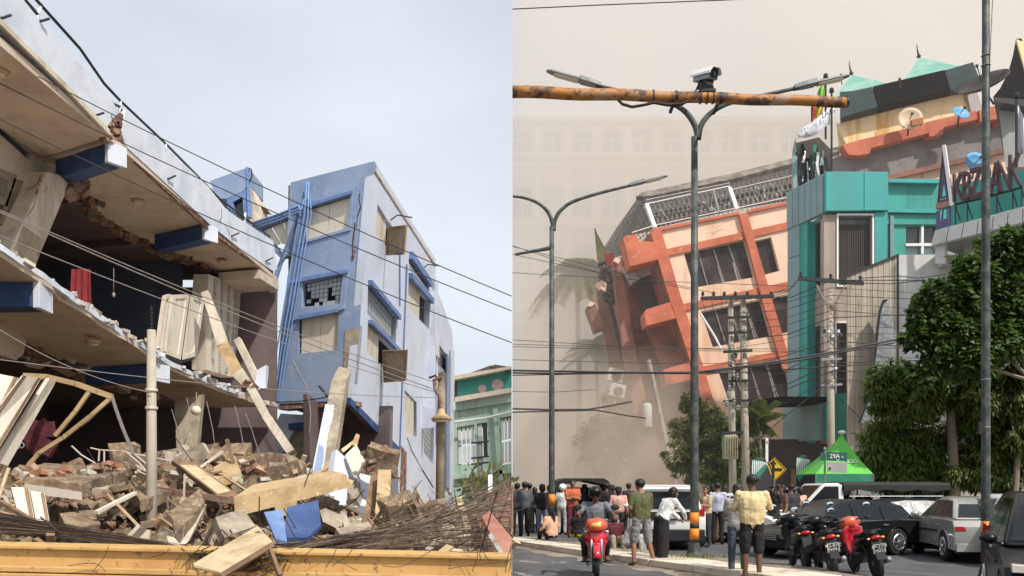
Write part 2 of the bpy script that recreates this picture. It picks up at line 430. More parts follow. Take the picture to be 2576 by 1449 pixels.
for nm in ('leaf_dark', 'leaf_mid', 'leaf_fresh', 'leaf_dusty'):          # light shining through the leaves
    t = MT[nm].node_tree; b_ = t.nodes['Principled BSDF']; o_ = t.nodes['Material Output']
    tr = t.nodes.new('ShaderNodeBsdfTranslucent'); ms = t.nodes.new('ShaderNodeMixShader'); ms.inputs[0].default_value = .38
    L(t, b_.inputs['Base Color'].links[0].from_socket, tr.inputs[0]); L(t, b_.outputs[0], ms.inputs[1]); L(t, tr.outputs[0], ms.inputs[2]); L(t, ms.outputs[0], o_.inputs['Surface'])
# ------------------------------------------------------------------ ground, road, median, dust
def sheet(name, pts, z, mat, kind='structure', sub=0):
    m = MB(); m.add([(x, y, z) for x, y in pts], [tuple(range(len(pts)))])
    return tag(m.build(name, mat), kind=kind)
sheet('ground', [(-900, -60), (900, -60), (900, 1500), (-900, 1500)], -.012, 'soil')
sheet('road', [(.02, -20), (60, -20), (60, 34), (.02, 34)], 0, 'asphalt')
# far pavement behind the parked cars, with kerb
pv = MB(); pv.b2((.02, 34, -.2), (70, 62, .14)); tag(pv.build('pavement', 'pavement'), kind='structure')
kf = MB()
for i in range(30): kf.b2((.05 + i * 2, 33.8, -.2), (2.02 + i * 2, 33.997, .15))
tag(kf.build('far_kerb', 'kerb_side'), kind='structure')
# median strip: painted kerb stones in front, soil and grass behind
KF = [gnd(1288.5, 1358, .15), gnd(1553, 1397, .15), gnd(1811, 1430, .15), gnd(1927, 1446, .15)]
KF.append(KF[-1] + (KF[-1] - KF[-2]) * 4)
KB = [gnd(1288.5, 1350, .15), gnd(1577, 1385, .15), gnd(1908, 1421, .15), gnd(2038, 1437, .15)]
KB.append(KB[-1] + (KB[-1] - KB[-2]) * 4)
def along(P, s):
    for a_, b_ in zip(P, P[1:]):
        l = (b_ - a_).length
        if s <= l: return a_.lerp(b_, s / l)
        s -= l
    return P[-1].copy()
md = bpy.data.objects.new('median', None); C.objects.link(md); tag(md, kind='structure'); md.location = (2, 20, 0)
LF = sum((b_ - a_).length for a_, b_ in zip(KF, KF[1:])); LB = sum((b_ - a_).length for a_, b_ in zip(KB, KB[1:]))
n = 11
for i in range(n):
    t0, t1 = i / n + .0009, (i + 1) / n - .0009
    a0, a1 = along(KF, t0 * LF), along(KF, t1 * LF); b0, b1 = along(KB, t0 * LB), along(KB, t1 * LB)
    j = random.uniform(-.006, .006)
    m = MB(); m.hexa([V((p.x, p.y, -.05)) for p in (a0, a1, b1, b0)] + [V((p.x, p.y, .15 + j)) for p in (a0, a1, b1, b0)])
    m.build('kerb_stone', 'kerb', md, bevel=.012)
# strip of dusty soil behind the kerb stones and dust gathered in the gutter
m = MB(); P = []
for i in range(25):
    p = along(KB, i / 24 * LB); d = V((.85, .5, 0)) * (.75 + .25 * math.sin(i * 1.7))
    P.append((p, p + d))
m.loft([[V((a_.x, a_.y, .02)), V((a_.x + .01, a_.y, .15)), V((b_.x - .2, b_.y, .13)), V((b_.x, b_.y, .004))] for a_, b_ in P], caps=False, closed=False)
m.build('soil_strip', 'soil', md)
m = MB(); P = []
for i in range(40):
    p = along(KF, i / 39 * LF); w_ = .5 + .35 * noise.noise(V((i * .4, 0, 0))) + .15 * math.sin(i * 2.1)
    P.append([V((p.x, p.y, .03)), V((p.x - .03, p.y, .012)), V((p.x - .8 * w_, p.y - .55 * w_, .004))])
m.loft(P, caps=False, closed=False); m.build('gutter_dust', 'soil', md)
# worn painted dashes on the near lane
rd = bpy.data.objects['road']
for (u0, v0, u1, v1) in ((1305, 1411, 1360, 1416), (1385, 1414, 1425, 1415), (1295, 1440, 1330, 1449)):
    a_, b_ = gnd(u0, v0), gnd(u1, v1); m = MB()
    d = (b_ - a_); s_ = V((d.y, -d.x, 0)).normalized() * .07
    m.add([V((p.x, p.y, .004)) for p in (a_ - s_, b_ - s_, b_ + s_, a_ + s_)], [(0, 1, 2, 3)])
    m.build('worn_dash', 'road_paint', rd)
# grass tufts on the median round the lamp foot
m = MB()
for _ in range(420):
    p = along(KB, random.uniform(.12, .62) * LB) + V((random.uniform(0, .6), random.uniform(0, .35), -.02))
    if random.random() < .6: q = gnd(1745, 1403, .14); p = q + V((random.gauss(0, .35), random.gauss(0, .2), 0))
    h = random.uniform(.03, .12); d = V((random.uniform(-.05, .05), random.uniform(-.05, .05), h)); s_ = V((random.uniform(-.01, .01), .008, 0))
    m.add([p - s_, p + s_, p + d], [(0, 1, 2)])
tag(m.build('grass', 'leaf_mid'), 'thin grass tufts growing on the median round the lamp foot', 'grass', kind='stuff')

# ---- dusty air over the right-hand street (starts beyond the crowd)
VOL('haze_air', (.97, .93, .87), .0016, -.3)
VOL('dust_pale', (1.0, .965, .92), .092, -.3)
VOL('dust_tan', (.90, .77, .635), .085, -.3)
VOL('dust_brown', (.82, .71, .60), .2, -.2)
m = MB(); m.b2((.06, 30, -1), (260, 330, 75)); tag(m.build('haze', 'haze_air'), kind='stuff')
# billowing wall of pale dust behind the leaning block: a closed shell, thick low down and thinning upwards
def billow(name, mat, x0, x1, z0, z1, yf, yb, amp, sc_, lab, nx=60, nz=44, thin=None):
    m = MB(); F, B = [], []
    for k in range(nz + 1):
        z = z0 + (z1 - z0) * k / nz
        for i in range(nx + 1):
            x = x0 + (x1 - x0) * i / nx; p = V((x * sc_, z * sc_, 0))
            d = noise.fractal(p, 1, 2, 4) * amp; e_ = noise.fractal(p + V((7, 3, 5)), 1, 2, 4) * amp
            t = thin(x, z) if thin else 1
            ym = (yf + yb) / 2; h_ = max(.03, (yb - yf) / 2 * t)
            F.append(V((x, ym - max(.02, h_ + d * min(1, t)), z))); B.append(V((x, ym + max(.02, h_ + e_ * min(1, t)), z)))
    n1 = nx + 1; N = len(F); fs = []
    for k in range(nz):
        for i in range(nx):
            a = k * n1 + i; fs.append((a, a + 1, a + n1 + 1, a + n1)); fs.append((N + a, N + a + n1, N + a + n1 + 1, N + a + 1))
    for i in range(nx):
        fs.append((i, N + i, N + i + 1, i + 1)); a = nz * n1 + i; fs.append((a, a + 1, N + a + 1, N + a))
    for k in range(nz):
        a = k * n1; fs.append((a, a + n1, N + a + n1, N + a)); a = k * n1 + nx; fs.append((a, N + a, N + a + n1, a + n1))
    m.add(F + B, fs); return tag(m.build(name, mat), lab, 'dust', kind='stuff')
billow('dust_cloud', 'dust_pale', .08, 75, -.9, 74, 74, 94, 1.8, .09, 'pale dust cloud hanging between the leaning block and the far building', thin=lambda x, z: 1.25 - .5 * min(1, max(0, z / 45)))
billow('dust_cloud', 'dust_tan', .08, 15, -.9, 22, 57.2, 65, 2.2, .16, 'tan dust drifting left of the leaning building at the seam', 40, 40, thin=lambda x, z: max(0, 1.1 - max(0, z) / 20) ** 1.3 * min(1, max(0, (11 - x) / 6)))
def thinb(x, z):
    r_ = ((x - 7.2) / 6.8) ** 2 + (max(0, z) / 10) ** 2
    return max(0, 1 - r_) ** 1.6 * 1.25
billow('dust_cloud', 'dust_brown', .6, 13.8, -.9, 9.6, 47.5, 54.4, 1.3, .33, 'brown dust billowing at the foot of the leaning building', 40, 30, thinb)
# =================================================================== LEFT: collapsed block beside the stair tower
random.seed(11)
FX = PX(-8)
wing = empty('collapsed_building', (-9, 20, 0), label='collapsed beige and blue concrete block with sagging balcony floors and torn walls', cat='building')
def jagline(a, b, n, amp):
    a, b = V(a), V(b); out = []
    for i in range(n + 1):
        t = i / n; p = a.lerp(b, t)
        if 0 < i < n: p = p + V((random.uniform(-amp, amp), random.uniform(-amp, amp) * .5, random.uniform(-amp, amp) * .4))
        out.append(p)
    return out
# parapets (two stretches with a tear between them)
m = MB(); m.slab(FX, [(-60, -140), (60, 0), (110, 62), (278, 243), (291, 268), (300, 284), (284, 300), (271, 318), (272, 342), (165, 228), (0, 58), (-60, 0)], -.16, 0)
m.build('parapet', 'wall_white', wing, bevel=.008)
m = MB(); m.slab(FX, [(-60, -4), (165, 216), (269, 326), (270, 341), (165, 231), (-60, 10)], .004, .06); m.build('drip_ledge', 'plaster_white', wing)
m = MB(); m.slab(FX, [(316, 276), (420, 372), (523, 468), (572, 530), (688, 606), (698, 676), (690, 684), (600, 622), (530, 566), (440, 482), (316, 368), (308, 340), (312, 300)], -.16, 0)
p2 = m.build('parapet', 'wall_white', wing, bevel=.008)
m = MB(); m.slab(FX, [(316, 360), (440, 478), (530, 560), (600, 616), (690, 678), (690, 692), (600, 634), (530, 580), (440, 497), (320, 384)], -.1, -.03)
m.build('broken_edge', 'brick_dark', wing, jag=.02)
def crack(pl, pts, w0, mat='black_print', parent=None, d=.004):
    m = MB()
    for (a, b), k in zip(zip(pts, pts[1:]), range(99)):
        wa = w0 * (.35 + random.random() * .9)
        m.slab(pl, [(a[0] - wa, a[1]), (a[0] + wa, a[1] + wa), (b[0] + wa * .8, b[1]), (b[0] - wa * .7, b[1] - wa * .6)], -.02, d)
    return m.build('crack', mat, parent)
crack(FX, [(557, 525), (558, 545), (553, 556), (566, 566), (574, 580), (578, 592)], 1.0, 'room_dark', wing)
# torn brick end of the first parapet: single bricks
for i in range(22):
    u = random.uniform(271, 303); v = random.uniform(288, 352)
    if u > 300 and v < 300: continue
    p = FX.at(u, v); m = MB()
    m.box(p + V((-.06 - random.random() * .06, 0, 0)), (.11, .2, .07), (random.uniform(-.3, .3), random.uniform(-.3, .3), random.uniform(-.4, .4)))
    m.build('brick', random.choice(['brick', 'brick_dark']), wing)
for v in (292, 312, 335, 352):
    m = MB(); p = FX.at(307 + random.uniform(-3, 3), v); m.box(p + V((-.08, 0, 0)), (.14, .16, .11), (random.uniform(-.2, .2), .1, .1)); m.build('brick', 'brick_dark', wing)
# roof-top railing: two rails and posts
RZ = lambda u, v, d=-.08: FX.at(u, v) + V((d, 0, 0))
rail1 = [(60, -60), (112, 0), (145, 25), (212, 125), (270, 212), (312, 252), (372, 306), (424, 360), (510, 445), (532, 466), (615, 545), (640, 560)]
rail1 = [(-20, -140), (108, 5), (212, 122), (272, 210), (313, 254), (424, 360), (512, 450), (560, 500), (685, 596)]
m = MB(); m.tube([RZ(*p) for p in rail1], .028, 8); m.build('rail', 'dark_metal', wing, smooth=True)
m = MB(); m.tube([RZ(*p) for p in [(-40, -130), (75, 0), (108, 38)]], .03, 8); m.tube([RZ(*p) for p in [(282, 246), (296, 262), (311, 268)]], .03, 8)
m.tube([RZ(*p) for p in [(313, 274), (424, 380), (512, 466), (560, 512), (650, 570)]], .024, 8); m.build('rail', 'dark_metal', wing, smooth=True)
for a, b in (((113, 18), (103, 50)), ((313, 252), (309, 288)), ((426, 358), (423, 384)), ((512, 448), (510, 470)), ((532, 470), (531, 490)), ((624, 536), (621, 564))):
    m = MB(); m.tube([RZ(*a), RZ(*b)], .03, 8); m.build('rail_post', 'white_enamel', wing, smooth=True)
for u, v, du, dv in ((100, 53, 9, -6), (0, 46, 12, -8), (238, 290, 10, -6), (421, 450, 10, -8), (581, 594, 12, -8), (667, 657, 12, -9)):
    m = MB(); a = FX.at(u, v); m.tube([a + V((-.05, 0, 0)), a + V((.03, 0, 0)), FX.at(u + du, v + dv) + V((.1, 0, 0))], .022, 7); m.build('drain_spout', 'dark_metal', wing)

# roof slab: balcony soffit, inner ceiling, torn seam between
Z1 = 8.5
m = MB(); m.hexa([(-8.02, 10, Z1), (-8.02, 17.55, Z1), (-9.85, 18.6, Z1 - .02), (-9.85, 10, Z1), (-8.02, 10, Z1 + .14), (-8.02, 17.55, Z1 + .14), (-9.85, 18.6, Z1 + .14), (-9.85, 10, Z1 + .14)])
m.build('balcony_soffit', 'ceiling_beige', wing)
tear = [(-9.85, 18.7, Z1 - .04), (-9.95, 19.6, Z1), (-10.2, 20.6, Z1), (-10.1, 21.4, Z1 + .02), (-10.45, 22.3, Z1), (-10.35, 23.2, Z1), (-10.5, 24.4, Z1), (-10.2, 25.3, Z1), (-10.1, 26.2, Z1), (-9.7, 27, Z1), (-9.6, 28.2, Z1), (-9.4, 30, Z1 + .1)]
tj = []
for a, b in zip(tear, tear[1:]):
    for i in range(5):
        p = V(a).lerp(V(b), i / 5); tj.append(p + V((random.uniform(-.12, .12), 0, 0)))
tj.append(V(tear[-1]))
m = MB(); m.prism([[V((-8.02, 17.75, Z1))] + tj + [V((-8.02, 30.2, Z1 + .08))]], (0, 0, .13)); m.build('balcony_soffit', 'ceiling_beige', wing)
m = MB(); m.b2((-16, 9, Z1 + .15), (-8.17, 30.4, Z1 + .32)); m.build('roof_slab', 'room_dark', wing)
for i, p in enumerate(tj[:-1]):                              # crumbs of brick and plaster along the tear
    for k in range(2):
        m = MB(); s_ = random.uniform(.08, .24); q = p + V((random.uniform(-.3, .03), random.uniform(-.1, .1), random.uniform(-.08, .1)))
        m.box(q, (s_ * 1.2, s_ * 1.7, s_ * .7), (random.uniform(-.5, .5), random.uniform(-.5, .5), random.uniform(-1, 1)))
        m.build('rubble_chunk', random.choice(['brick_dark', 'brick_dark', 'raw_concrete', 'room_dark']), wing, jag=.03)
# inner ceiling ribs
for y in (21.5, 25.2):
    m = MB(); m.beam((-10.4, y, Z1 + .05), (-15.5, y + 1.4, Z1 + .05), .3, .22); m.build('ceiling_rib', 'room_dark', wing)
# blue cantilever beams under the soffits: plan from the outer end inwards
def blue_beam(o, i, wid, hgt, z, dz=0):
    m = MB(); m.beam(V((*o, z - hgt / 2)), V((*i, z - hgt / 2 + dz)), wid, hgt, h2=hgt * 1.25); b = m.build('beam', 'beam_blue', wing, bevel=.01)
    d = (V((*o, 0)) - V((*i, 0))).normalized(); e_ = V((*o, z - hgt / 2)); m = MB()
    m.beam(e_ - d * .02, e_ + d * .09, wid + .05, hgt + .05); m.build('beam_end', 'wall_white', wing, bevel=.01)
blue_beam((-8.06, 18.0), (-9.55, 18.9), .38, .36, Z1 - .02)
blue_beam((-8.06, 23.6), (-9.75, 24.6), .4, .36, Z1 - .02)
m = MB(); m.prism([[(-8.02, 28.2, Z1 - .3), (-9.4, 28.4, Z1 - .35), (-9.4, 30.4, Z1 - .3), (-8.0, 30.4, Z1 - .2)]], (0, 0, .28)); m.build('beam', 'ceiling_beige', wing)
# ceiling lights
def disc_light(p, r=.16):
    m = MB(); m.lathe(p, [(r, 0), (r * .98, -.05), (r * .72, -.065)], 18); d = m.build('ceiling_light', 'lamp_shade_tan', wing, smooth=True)
    m = MB(); m.lathe(V(p) - V((0, 0, .066)), [(r * .68, 0), (r * .55, -.03), (r * .2, -.045)], 18); m.build('diffuser', 'plaster_white', d, smooth=True)
def soffit_at(u, v, z): return PZ(z).at(u, v)
for u, v in ((-3, 177), (347, 503), (559, 655)): disc_light(soffit_at(u, v, Z1))
# wall behind the balcony with window, vent slot and column (near end)
WX = PX(-9.9)
m = MB(); m.slab(WX, [(-260, 60), (0, 290), (90, 372), (148, 425), (52, 640), (-260, 440)], -.2, 0, [[(-200, 140), (0, 309), (82, 384), (74, 404), (0, 338), (-200, 170)], [(-240, 270), (0, 428), (36, 440), (-8, 590), (-60, 580), (-240, 420)]])
m.build('wall', 'plaster_white', wing)
m = MB(); m.slab(WX, [(-200, 130), (90, 380), (80, 410), (-200, 180)], -.18, -.12); m.build('vent_slot', 'room_blue', wing)
for q in ([(-30, 415), (34, 441), (8, 520), (-60, 500)], [(26, 448), (66, 463), (18, 590), (-12, 560)]):
    m = MB(); m.slab(WX, q, .02, .08); s_ = m.build('shutter', 'shutter_brown', wing); u_ = [((q[0][0] * 3 + q[2][0]) / 4, (q[0][1] * 3 + q[2][1]) / 4), ((q[1][0] * 3 + q[3][0]) / 4, (q[1][1] * 3 + q[3][1]) / 4), ((q[2][0] * 3 + q[0][0]) / 4, (q[2][1] * 3 + q[0][1]) / 4), ((q[3][0] * 3 + q[1][0]) / 4, (q[3][1] * 3 + q[1][1]) / 4)]
    m = MB(); m.slab(WX, u_, .084, .1); m.build('shutter_panel', 'room_floor', s_)
m = MB(); m.slab(WX, [(83, 440), (94, 442), (36, 640), (20, 632)], .06, .12); m.build('wall_pilaster', 'plaster_white', wing)
CX = PX(-9.45)
m = MB(); m.slab(CX, [(118, 432), (150, 440), (176, 462), (88, 672), (20, 640)], -.5, 0); m.build('column', 'plaster_white', wing, bevel=.02)
m = MB(); m.slab(CX, [(58, 567), (84, 585), (112, 607), (89, 667), (30, 642), (46, 600)], -.02, .006); m.build('bare_patch', 'concrete', wing, jag=.004)
crack(CX, [(104, 440), (96, 462), (80, 474), (66, 478)], 1.2, 'brick_dark', wing); crack(CX, [(98, 446), (118, 470), (110, 486)], 1.0, 'brick_dark', wing); crack(CX, [(96, 476), (84, 520), (68, 545)], 1.0, 'brick_dark', wing)
for i in range(9):
    m = MB(); p = CX.at(172 + random.uniform(0, 40), 458 + random.uniform(0, 34)); m.box(p, (.25, .25, .16), [random.uniform(-1, 1) for _ in '123']); m.build('rubble_chunk', 'brick_dark', wing, jag=.03)

# middle floor: slab sagging towards the tower
EDGE = [(9.5, 5.75), (12.5, 5.5), (13.86, 5.36), (15.3, 5.18), (17.76, 4.83), (20.7, 4.5), (24, 4.36), (27.5, 4.34), (30.2, 4.45)]
def ez(y):
    for (a, za), (b, zb) in zip(EDGE, EDGE[1:]):
        if y <= b: return za + (zb - za) * (y - a) / (b - a)
    return EDGE[-1][1]
m = MB(); rings = []
for i in range(43):
    y = 9.5 + i * .49; z = ez(y); x0 = -8 + random.uniform(-.05, .05)
    rings.append([V((x0, y, z - .02)), V((x0 - .03 + random.uniform(-.05, .05), y, z - .17)), V((-10.1, y, z - .2)), V((-10.1, y, z - .02))])
m.loft(rings); m.build('floor_slab', 'ceiling_beige', wing)
m = MB(); m.loft([[V((-10.06, y, ez(y) - .0)), V((-10.06, y, ez(y) - .24)), V((-16, y, ez(y) - .2)), V((-16, y, ez(y) + .04))] for y, _ in EDGE]); m.build('floor_slab', 'room_floor', wing)
for i in range(70):                                          # crumbled white plaster nosing
    y = random.uniform(11, 27.6); m = MB(); s_ = random.uniform(.04, .13)
    m.box((-8 + random.uniform(-.1, .08), y, ez(y) + random.uniform(-.06, .08)), (s_ * .9, s_ * 2.2, s_ * .8), [random.uniform(-.5, .5) for _ in '123'])
    m.build('plaster_chunk', random.choice(['plaster_edge', 'plaster_edge', 'wall_white', 'plaster_white']), wing, jag=.02)
m = MB(); m.loft([[V((-7.97, y, ez(y) + .01)), V((-7.97, y, ez(y) - .1)), V((-8.05, y, ez(y) - .12)), V((-8.12, y, ez(y) + .03))] for y in [9.5 + .4 * i for i in range(44)]]); m.build('nosing', 'wall_white', wing, jag=.035)
blue_beam((-8.1, 15.25), (-9.7, 15.1), .5, .4, ez(15.2) - .16); blue_beam((-8.1, 20.4), (-9.8, 20.7), .5, .36, ez(20.5) - .16)
disc_light(PZ(ez(18.6) - .2).at(233, 857)); 
# ragged edge of the lower ceiling, hanging plaster
for i in range(60):
    y = random.uniform(13, 25); m = MB(); s_ = random.uniform(.1, .3)
    m.box((-10.1 + random.uniform(-.35, .2), y, ez(y) - .22 - random.random() * .12), (s_ * 1.3, s_ * 2, s_ * .5), [random.uniform(-.5, .5) for _ in '123'])
    m.build('rubble_chunk', random.choice(['brick_dark', 'ceiling_beige', 'room_dark', 'plaster_white']), wing, jag=.03)
m = MB(); q = PX(-10.05)
m.slab(q, [(96, 850), (118, 848), (150, 870), (190, 895), (228, 922), (210, 925), (170, 905), (120, 882)], -.08, .06); m.build('hanging_plaster', 'plaster_white', wing, jag=.03)
m = MB(); m.slab(PX(-9.9), [(-40, 800), (30, 826), (68, 850), (60, 890), (40, 905), (-40, 880)], -.3, 0); m.build('wall', 'ceiling_beige', wing, jag=.02)
m = MB(); m.slab(PX(-9.8), [(238, 940), (290, 946), (288, 975), (262, 978), (244, 962)], -.1, .05); m.build('broken_edge', 'brick_dark', wing, jag=.04)
# column and leaning stub in the ground floor
m = MB(); m.hexa([at(438, 1010, 23), at(508, 992, 23), at(516, 992, 23.6), at(446, 1010, 23.6), at(446, 1160, 22.6), at(494, 1160, 22.6), at(500, 1160, 23.2), at(454, 1160, 23.2)]); m.build('column', 'concrete', wing, jag=.01)
# upper-floor far column (panelled) and near jamb
QX = PX(-9.3)
m = MB(); m.slab(QX, [(524, 690), (606, 720), (602, 800), (588, 950), (520, 930), (516, 800)], -.45, 0); m.build('column', 'plaster_white', wing, jag=.008)
for u in (538, 556, 574, 590):
    m = MB(); m.slab(QX, [(u, 700), (u + 5, 702), (u - 2, 938), (u - 8, 936)], .004, .03); m.build('column_flute', 'plaster_edge', wing)
# rooms: back wall, end wall, partition, ground floor
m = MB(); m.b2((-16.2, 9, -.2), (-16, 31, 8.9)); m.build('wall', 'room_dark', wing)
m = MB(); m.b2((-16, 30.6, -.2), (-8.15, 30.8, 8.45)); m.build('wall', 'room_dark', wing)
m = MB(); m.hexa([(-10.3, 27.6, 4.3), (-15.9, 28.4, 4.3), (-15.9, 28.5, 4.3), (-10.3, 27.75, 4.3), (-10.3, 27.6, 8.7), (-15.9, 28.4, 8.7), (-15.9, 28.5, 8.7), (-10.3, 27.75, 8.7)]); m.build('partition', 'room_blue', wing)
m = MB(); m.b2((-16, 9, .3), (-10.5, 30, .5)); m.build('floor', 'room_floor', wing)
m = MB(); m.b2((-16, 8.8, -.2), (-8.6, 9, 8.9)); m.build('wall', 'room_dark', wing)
m = MB(); P = [CX.at(170, 712), CX.at(196, 690), CX.at(203, 760), CX.at(190, 775)]
p = at(180, 720, 17.8)
for i in range(6): m.hexa([p + V((i * .06, .02 * (i % 2), .35)), p + V((i * .06 + .06, .02 * ((i + 1) % 2), .35)), p + V((i * .06 + .06, .04, .35)), p + V((i * .06, .04, .35)), p + V((i * .07 - .05, .03 * (i % 2), -.5)), p + V((i * .07 + .02, .03 * ((i + 1) % 2), -.5)), p + V((i * .07 + .02, .06, -.5)), p + V((i * .07 - .05, .06, -.5))])
tag(m.build('hanging_cloth', 'red_cloth'), 'dark red cloth hanging in the open upper room', 'cloth')
m = MB(); p = at(286, 742, 20); m.tube([p + V((0, 0, .6)), p], .008, 5); m.ell(p, (.04, .04, .06), 8, 6); tag(m.build('pendant_bulb', 'wire_light', smooth=True), 'small bulb on a cord hanging in the dark upper room', 'bulb')
m = MB(); p = at(493, 1033, 20); m.ell(p, (.11, .11, .11), 16, 12); g = m.build('globe_lamp', 'globe', smooth=True); tag(g, 'round cream globe lamp hanging under the middle floor', 'lamp')
m = MB(); m.tube([p + V((0, 0, .1)), p + V((.01, 0, .42))], .015, 6); m.build('stem', 'brick', g)

# wardrobe-like pair of door leaves standing at the broken floor edge
dr = empty('door_pair', at(440, 890, 20.6), label='pair of cream door leaves standing at the broken edge of the middle floor', cat='door')
DP = PX(-8.7)
for q, mt in (([(432, 742), (474, 740), (452, 905), (414, 890)], 'shutter'), ([(478, 742), (512, 752), (492, 896), (456, 905)], 'shutter')):
    m = MB(); m.slab(DP, q, -.06, 0); d_ = m.build('door_leaf', mt, dr)
    m = MB(); m.slab(DP, q, .0, .03, [[(q[0][0] + 7, q[0][1] + 10), (q[1][0] - 7, q[1][1] + 10), (q[2][0] - 6, q[2][1] - 12), (q[3][0] + 7, q[3][1] - 10)]]); m.build('leaf_frame', 'shutter', d_)
m = MB(); m.slab(DP, [(418, 744), (430, 740), (410, 893), (397, 888)], -.1, .0, [[(420, 752), (426, 750), (408, 880), (402, 878)]]); m.build('door_frame', 'plaster_white', dr)
m = MB(); m.slab(DP, [(472, 742), (480, 742), (459, 908), (452, 906)], -.02, .02); m.build('door_stile', 'wood_frame', dr)
m = MB(); m.slab(DP, [(412, 884), (456, 896), (492, 892), (486, 904), (452, 914), (412, 898)], -.1, .02); m.build('door_sill', 'black_gloss', dr)
# =================================================================== blue stair tower, leaning
random.seed(12)
TC, TB_ = at(942, 405, 30), at(893, 960, 30)
TF = Plane.tri(TC, TB_, at(730, 460, 31.6)); TS = Plane.tri(TC, TB_, at(1095, 650, 42))
tw = empty('stair_tower', (-6, 34, 0), label='leaning blue stair tower with pale side wall and cream shuttered windows', cat='building')
fw = [(731, 459), (792, 443), (942, 405), (920, 640), (908, 760), (905, 828), (893, 962), (884, 1006), (790, 1012), (694, 1016), (690, 1010), (706, 840), (724, 690), (740, 640)]
W1 = [(769, 526), (884, 488), (876, 562), (800, 596), (762, 603)]
W2 = [(754, 716), (868, 688), (857, 768), (766, 778)]
W3 = [(758, 800), (852, 782), (846, 882), (754, 890)]
E1 = (at(730, 460, 31.6) - TC).normalized() * .33; E2 = (at(1095, 650, 42) - TC).normalized() * .33
m = MB(); m.slabx(TF, fw, 0, E2, [[(766, 525), (884, 490), (874, 574), (760, 608)], [(764, 712), (866, 688), (857, 764), (762, 772)], [(752, 798), (852, 782), (848, 880), (750, 890)]])
m.build('wall', 'tower_blue', tw, bevel=.01)
# cream boarded shutters set back in the openings
def shutters(pl, quad, nsplit, mat='shutter', d=-.16, nm='window'):
    (a, b, c_, e_) = [V((*p, 0)) for p in quad]; w_ = None
    for i in range(nsplit):
        t0, t1 = i / nsplit + .006, (i + 1) / nsplit - .006
        q = [a.lerp(b, t0), a.lerp(b, t1), e_.lerp(c_, t1), e_.lerp(c_, t0)]
        m = MB(); m.slab(pl, [(p.x, p.y) for p in q], d, d + .04)
        m.build('shutter_board', mat, tw)
shutters(TF, [(768, 528), (883, 492), (873, 572), (762, 606)], 2); shutters(TF, [(754, 802), (851, 785), (847, 878), (752, 888)], 2)
# broken glass-block window: single panes, some missing
for i in range(9):
    for j in range(6):
        if (i, j) in ((0, 2), (0, 3), (1, 4), (2, 4), (1, 5), (5, 3), (5, 4), (5, 2), (8, 4), (3, 5), (0, 5), (6, 4)): continue
        a, b, c_, e_ = V((766, 712, 0)), V((864, 690, 0)), V((856, 762, 0)), V((764, 771, 0))
        f = lambda s, t: a.lerp(b, s).lerp(e_.lerp(c_, s), t)
        q = [f(i / 9 + .008, j / 6 + .012), f((i + 1) / 9 - .008, j / 6 + .012), f((i + 1) / 9 - .008, (j + 1) / 6 - .012), f(i / 9 + .008, (j + 1) / 6 - .012)]
        m = MB(); m.slab(TF, [(p.x, p.y) for p in q], -.2, -.14); m.build('pane', 'glass_block', tw)
# raised window surrounds and cornice lines
def frame(pl, outer, inner, d1, mat, nm='window_surround', par=None):
    m = MB(); m.slab(pl, outer, .003, d1, [inner]); return m.build(nm, mat, par or tw, bevel=.006)
frame(TF, [(758, 504), (892, 466), (884, 580), (748, 618)], [(767, 524), (885, 488), (875, 574), (759, 609)], .05, 'tower_blue')
frame(TF, [(735, 712), (880, 684), (868, 778), (842, 786), (752, 802), (732, 812)], [(764, 711), (866, 687), (857, 766), (762, 774)], .07, 'tower_blue')
m = MB(); m.slab(TF, [(756, 796), (854, 779), (853, 787), (755, 806)], .0, .14); m.build('window_head', 'trim_blue', tw)
m = MB(); m.slab(TF, [(762, 520), (890, 482), (888, 490), (762, 529)], .0, .12); m.build('window_head', 'trim_blue', tw)
m = MB(); m.slab(TF, [(736, 706), (880, 679), (879, 688), (735, 716)], .0, .14); m.build('window_head', 'trim_blue', tw)
m = MB(); m.slab(TF, [(733, 470), (768, 461), (760, 516), (700, 700), (690, 1008), (676, 1008), (690, 700), (725, 640)], .0, .08); m.build('corner_strip', 'tower_blue', tw)
for k, (du, w_) in enumerate(((0, .03), (9, .03), (17, .022), (-12, .026))):
    m = MB(); m.tube([TF.at(772 + du * .5, 458 if k < 2 else 500, .14), TF.at(766 + du, 540, .14), TF.at(738 + du, 700, .14), TF.at(706 + du * .9, 890, .14), TF.at(690 + du * .8, 1010, .16), TF.at(660 + du, 1090, .25), TF.at(618 + du * 1.4, 1172, .4)], w_, 8); m.build('drain_pipe', 'pipe_blue', tw, smooth=True)
# cracks and torn corner
crack(TF, [(905, 487), (903, 500), (907, 520), (899, 545), (897, 570)], 1.5, 'black_print', tw)
crack(TF, [(897, 565), (890, 590), (888, 610), (893, 625), (889, 640), (884, 655)], 4.0, 'brick_dark', tw); crack(TF, [(893, 560), (886, 620), (888, 650), (884, 660)], 1.6, 'black_print', tw)
m = MB(); m.slab(TF, [(898, 690), (909, 655), (914, 648), (914, 700), (898, 712)], .0, .02); m.build('bare_patch', 'raw_concrete', tw, jag=.01)
m = MB(); m.slab(TF, [(869, 830), (908, 826), (896, 962), (884, 925), (866, 930)], .002, .03); m.build('bare_patch', 'concrete', tw, jag=.006)
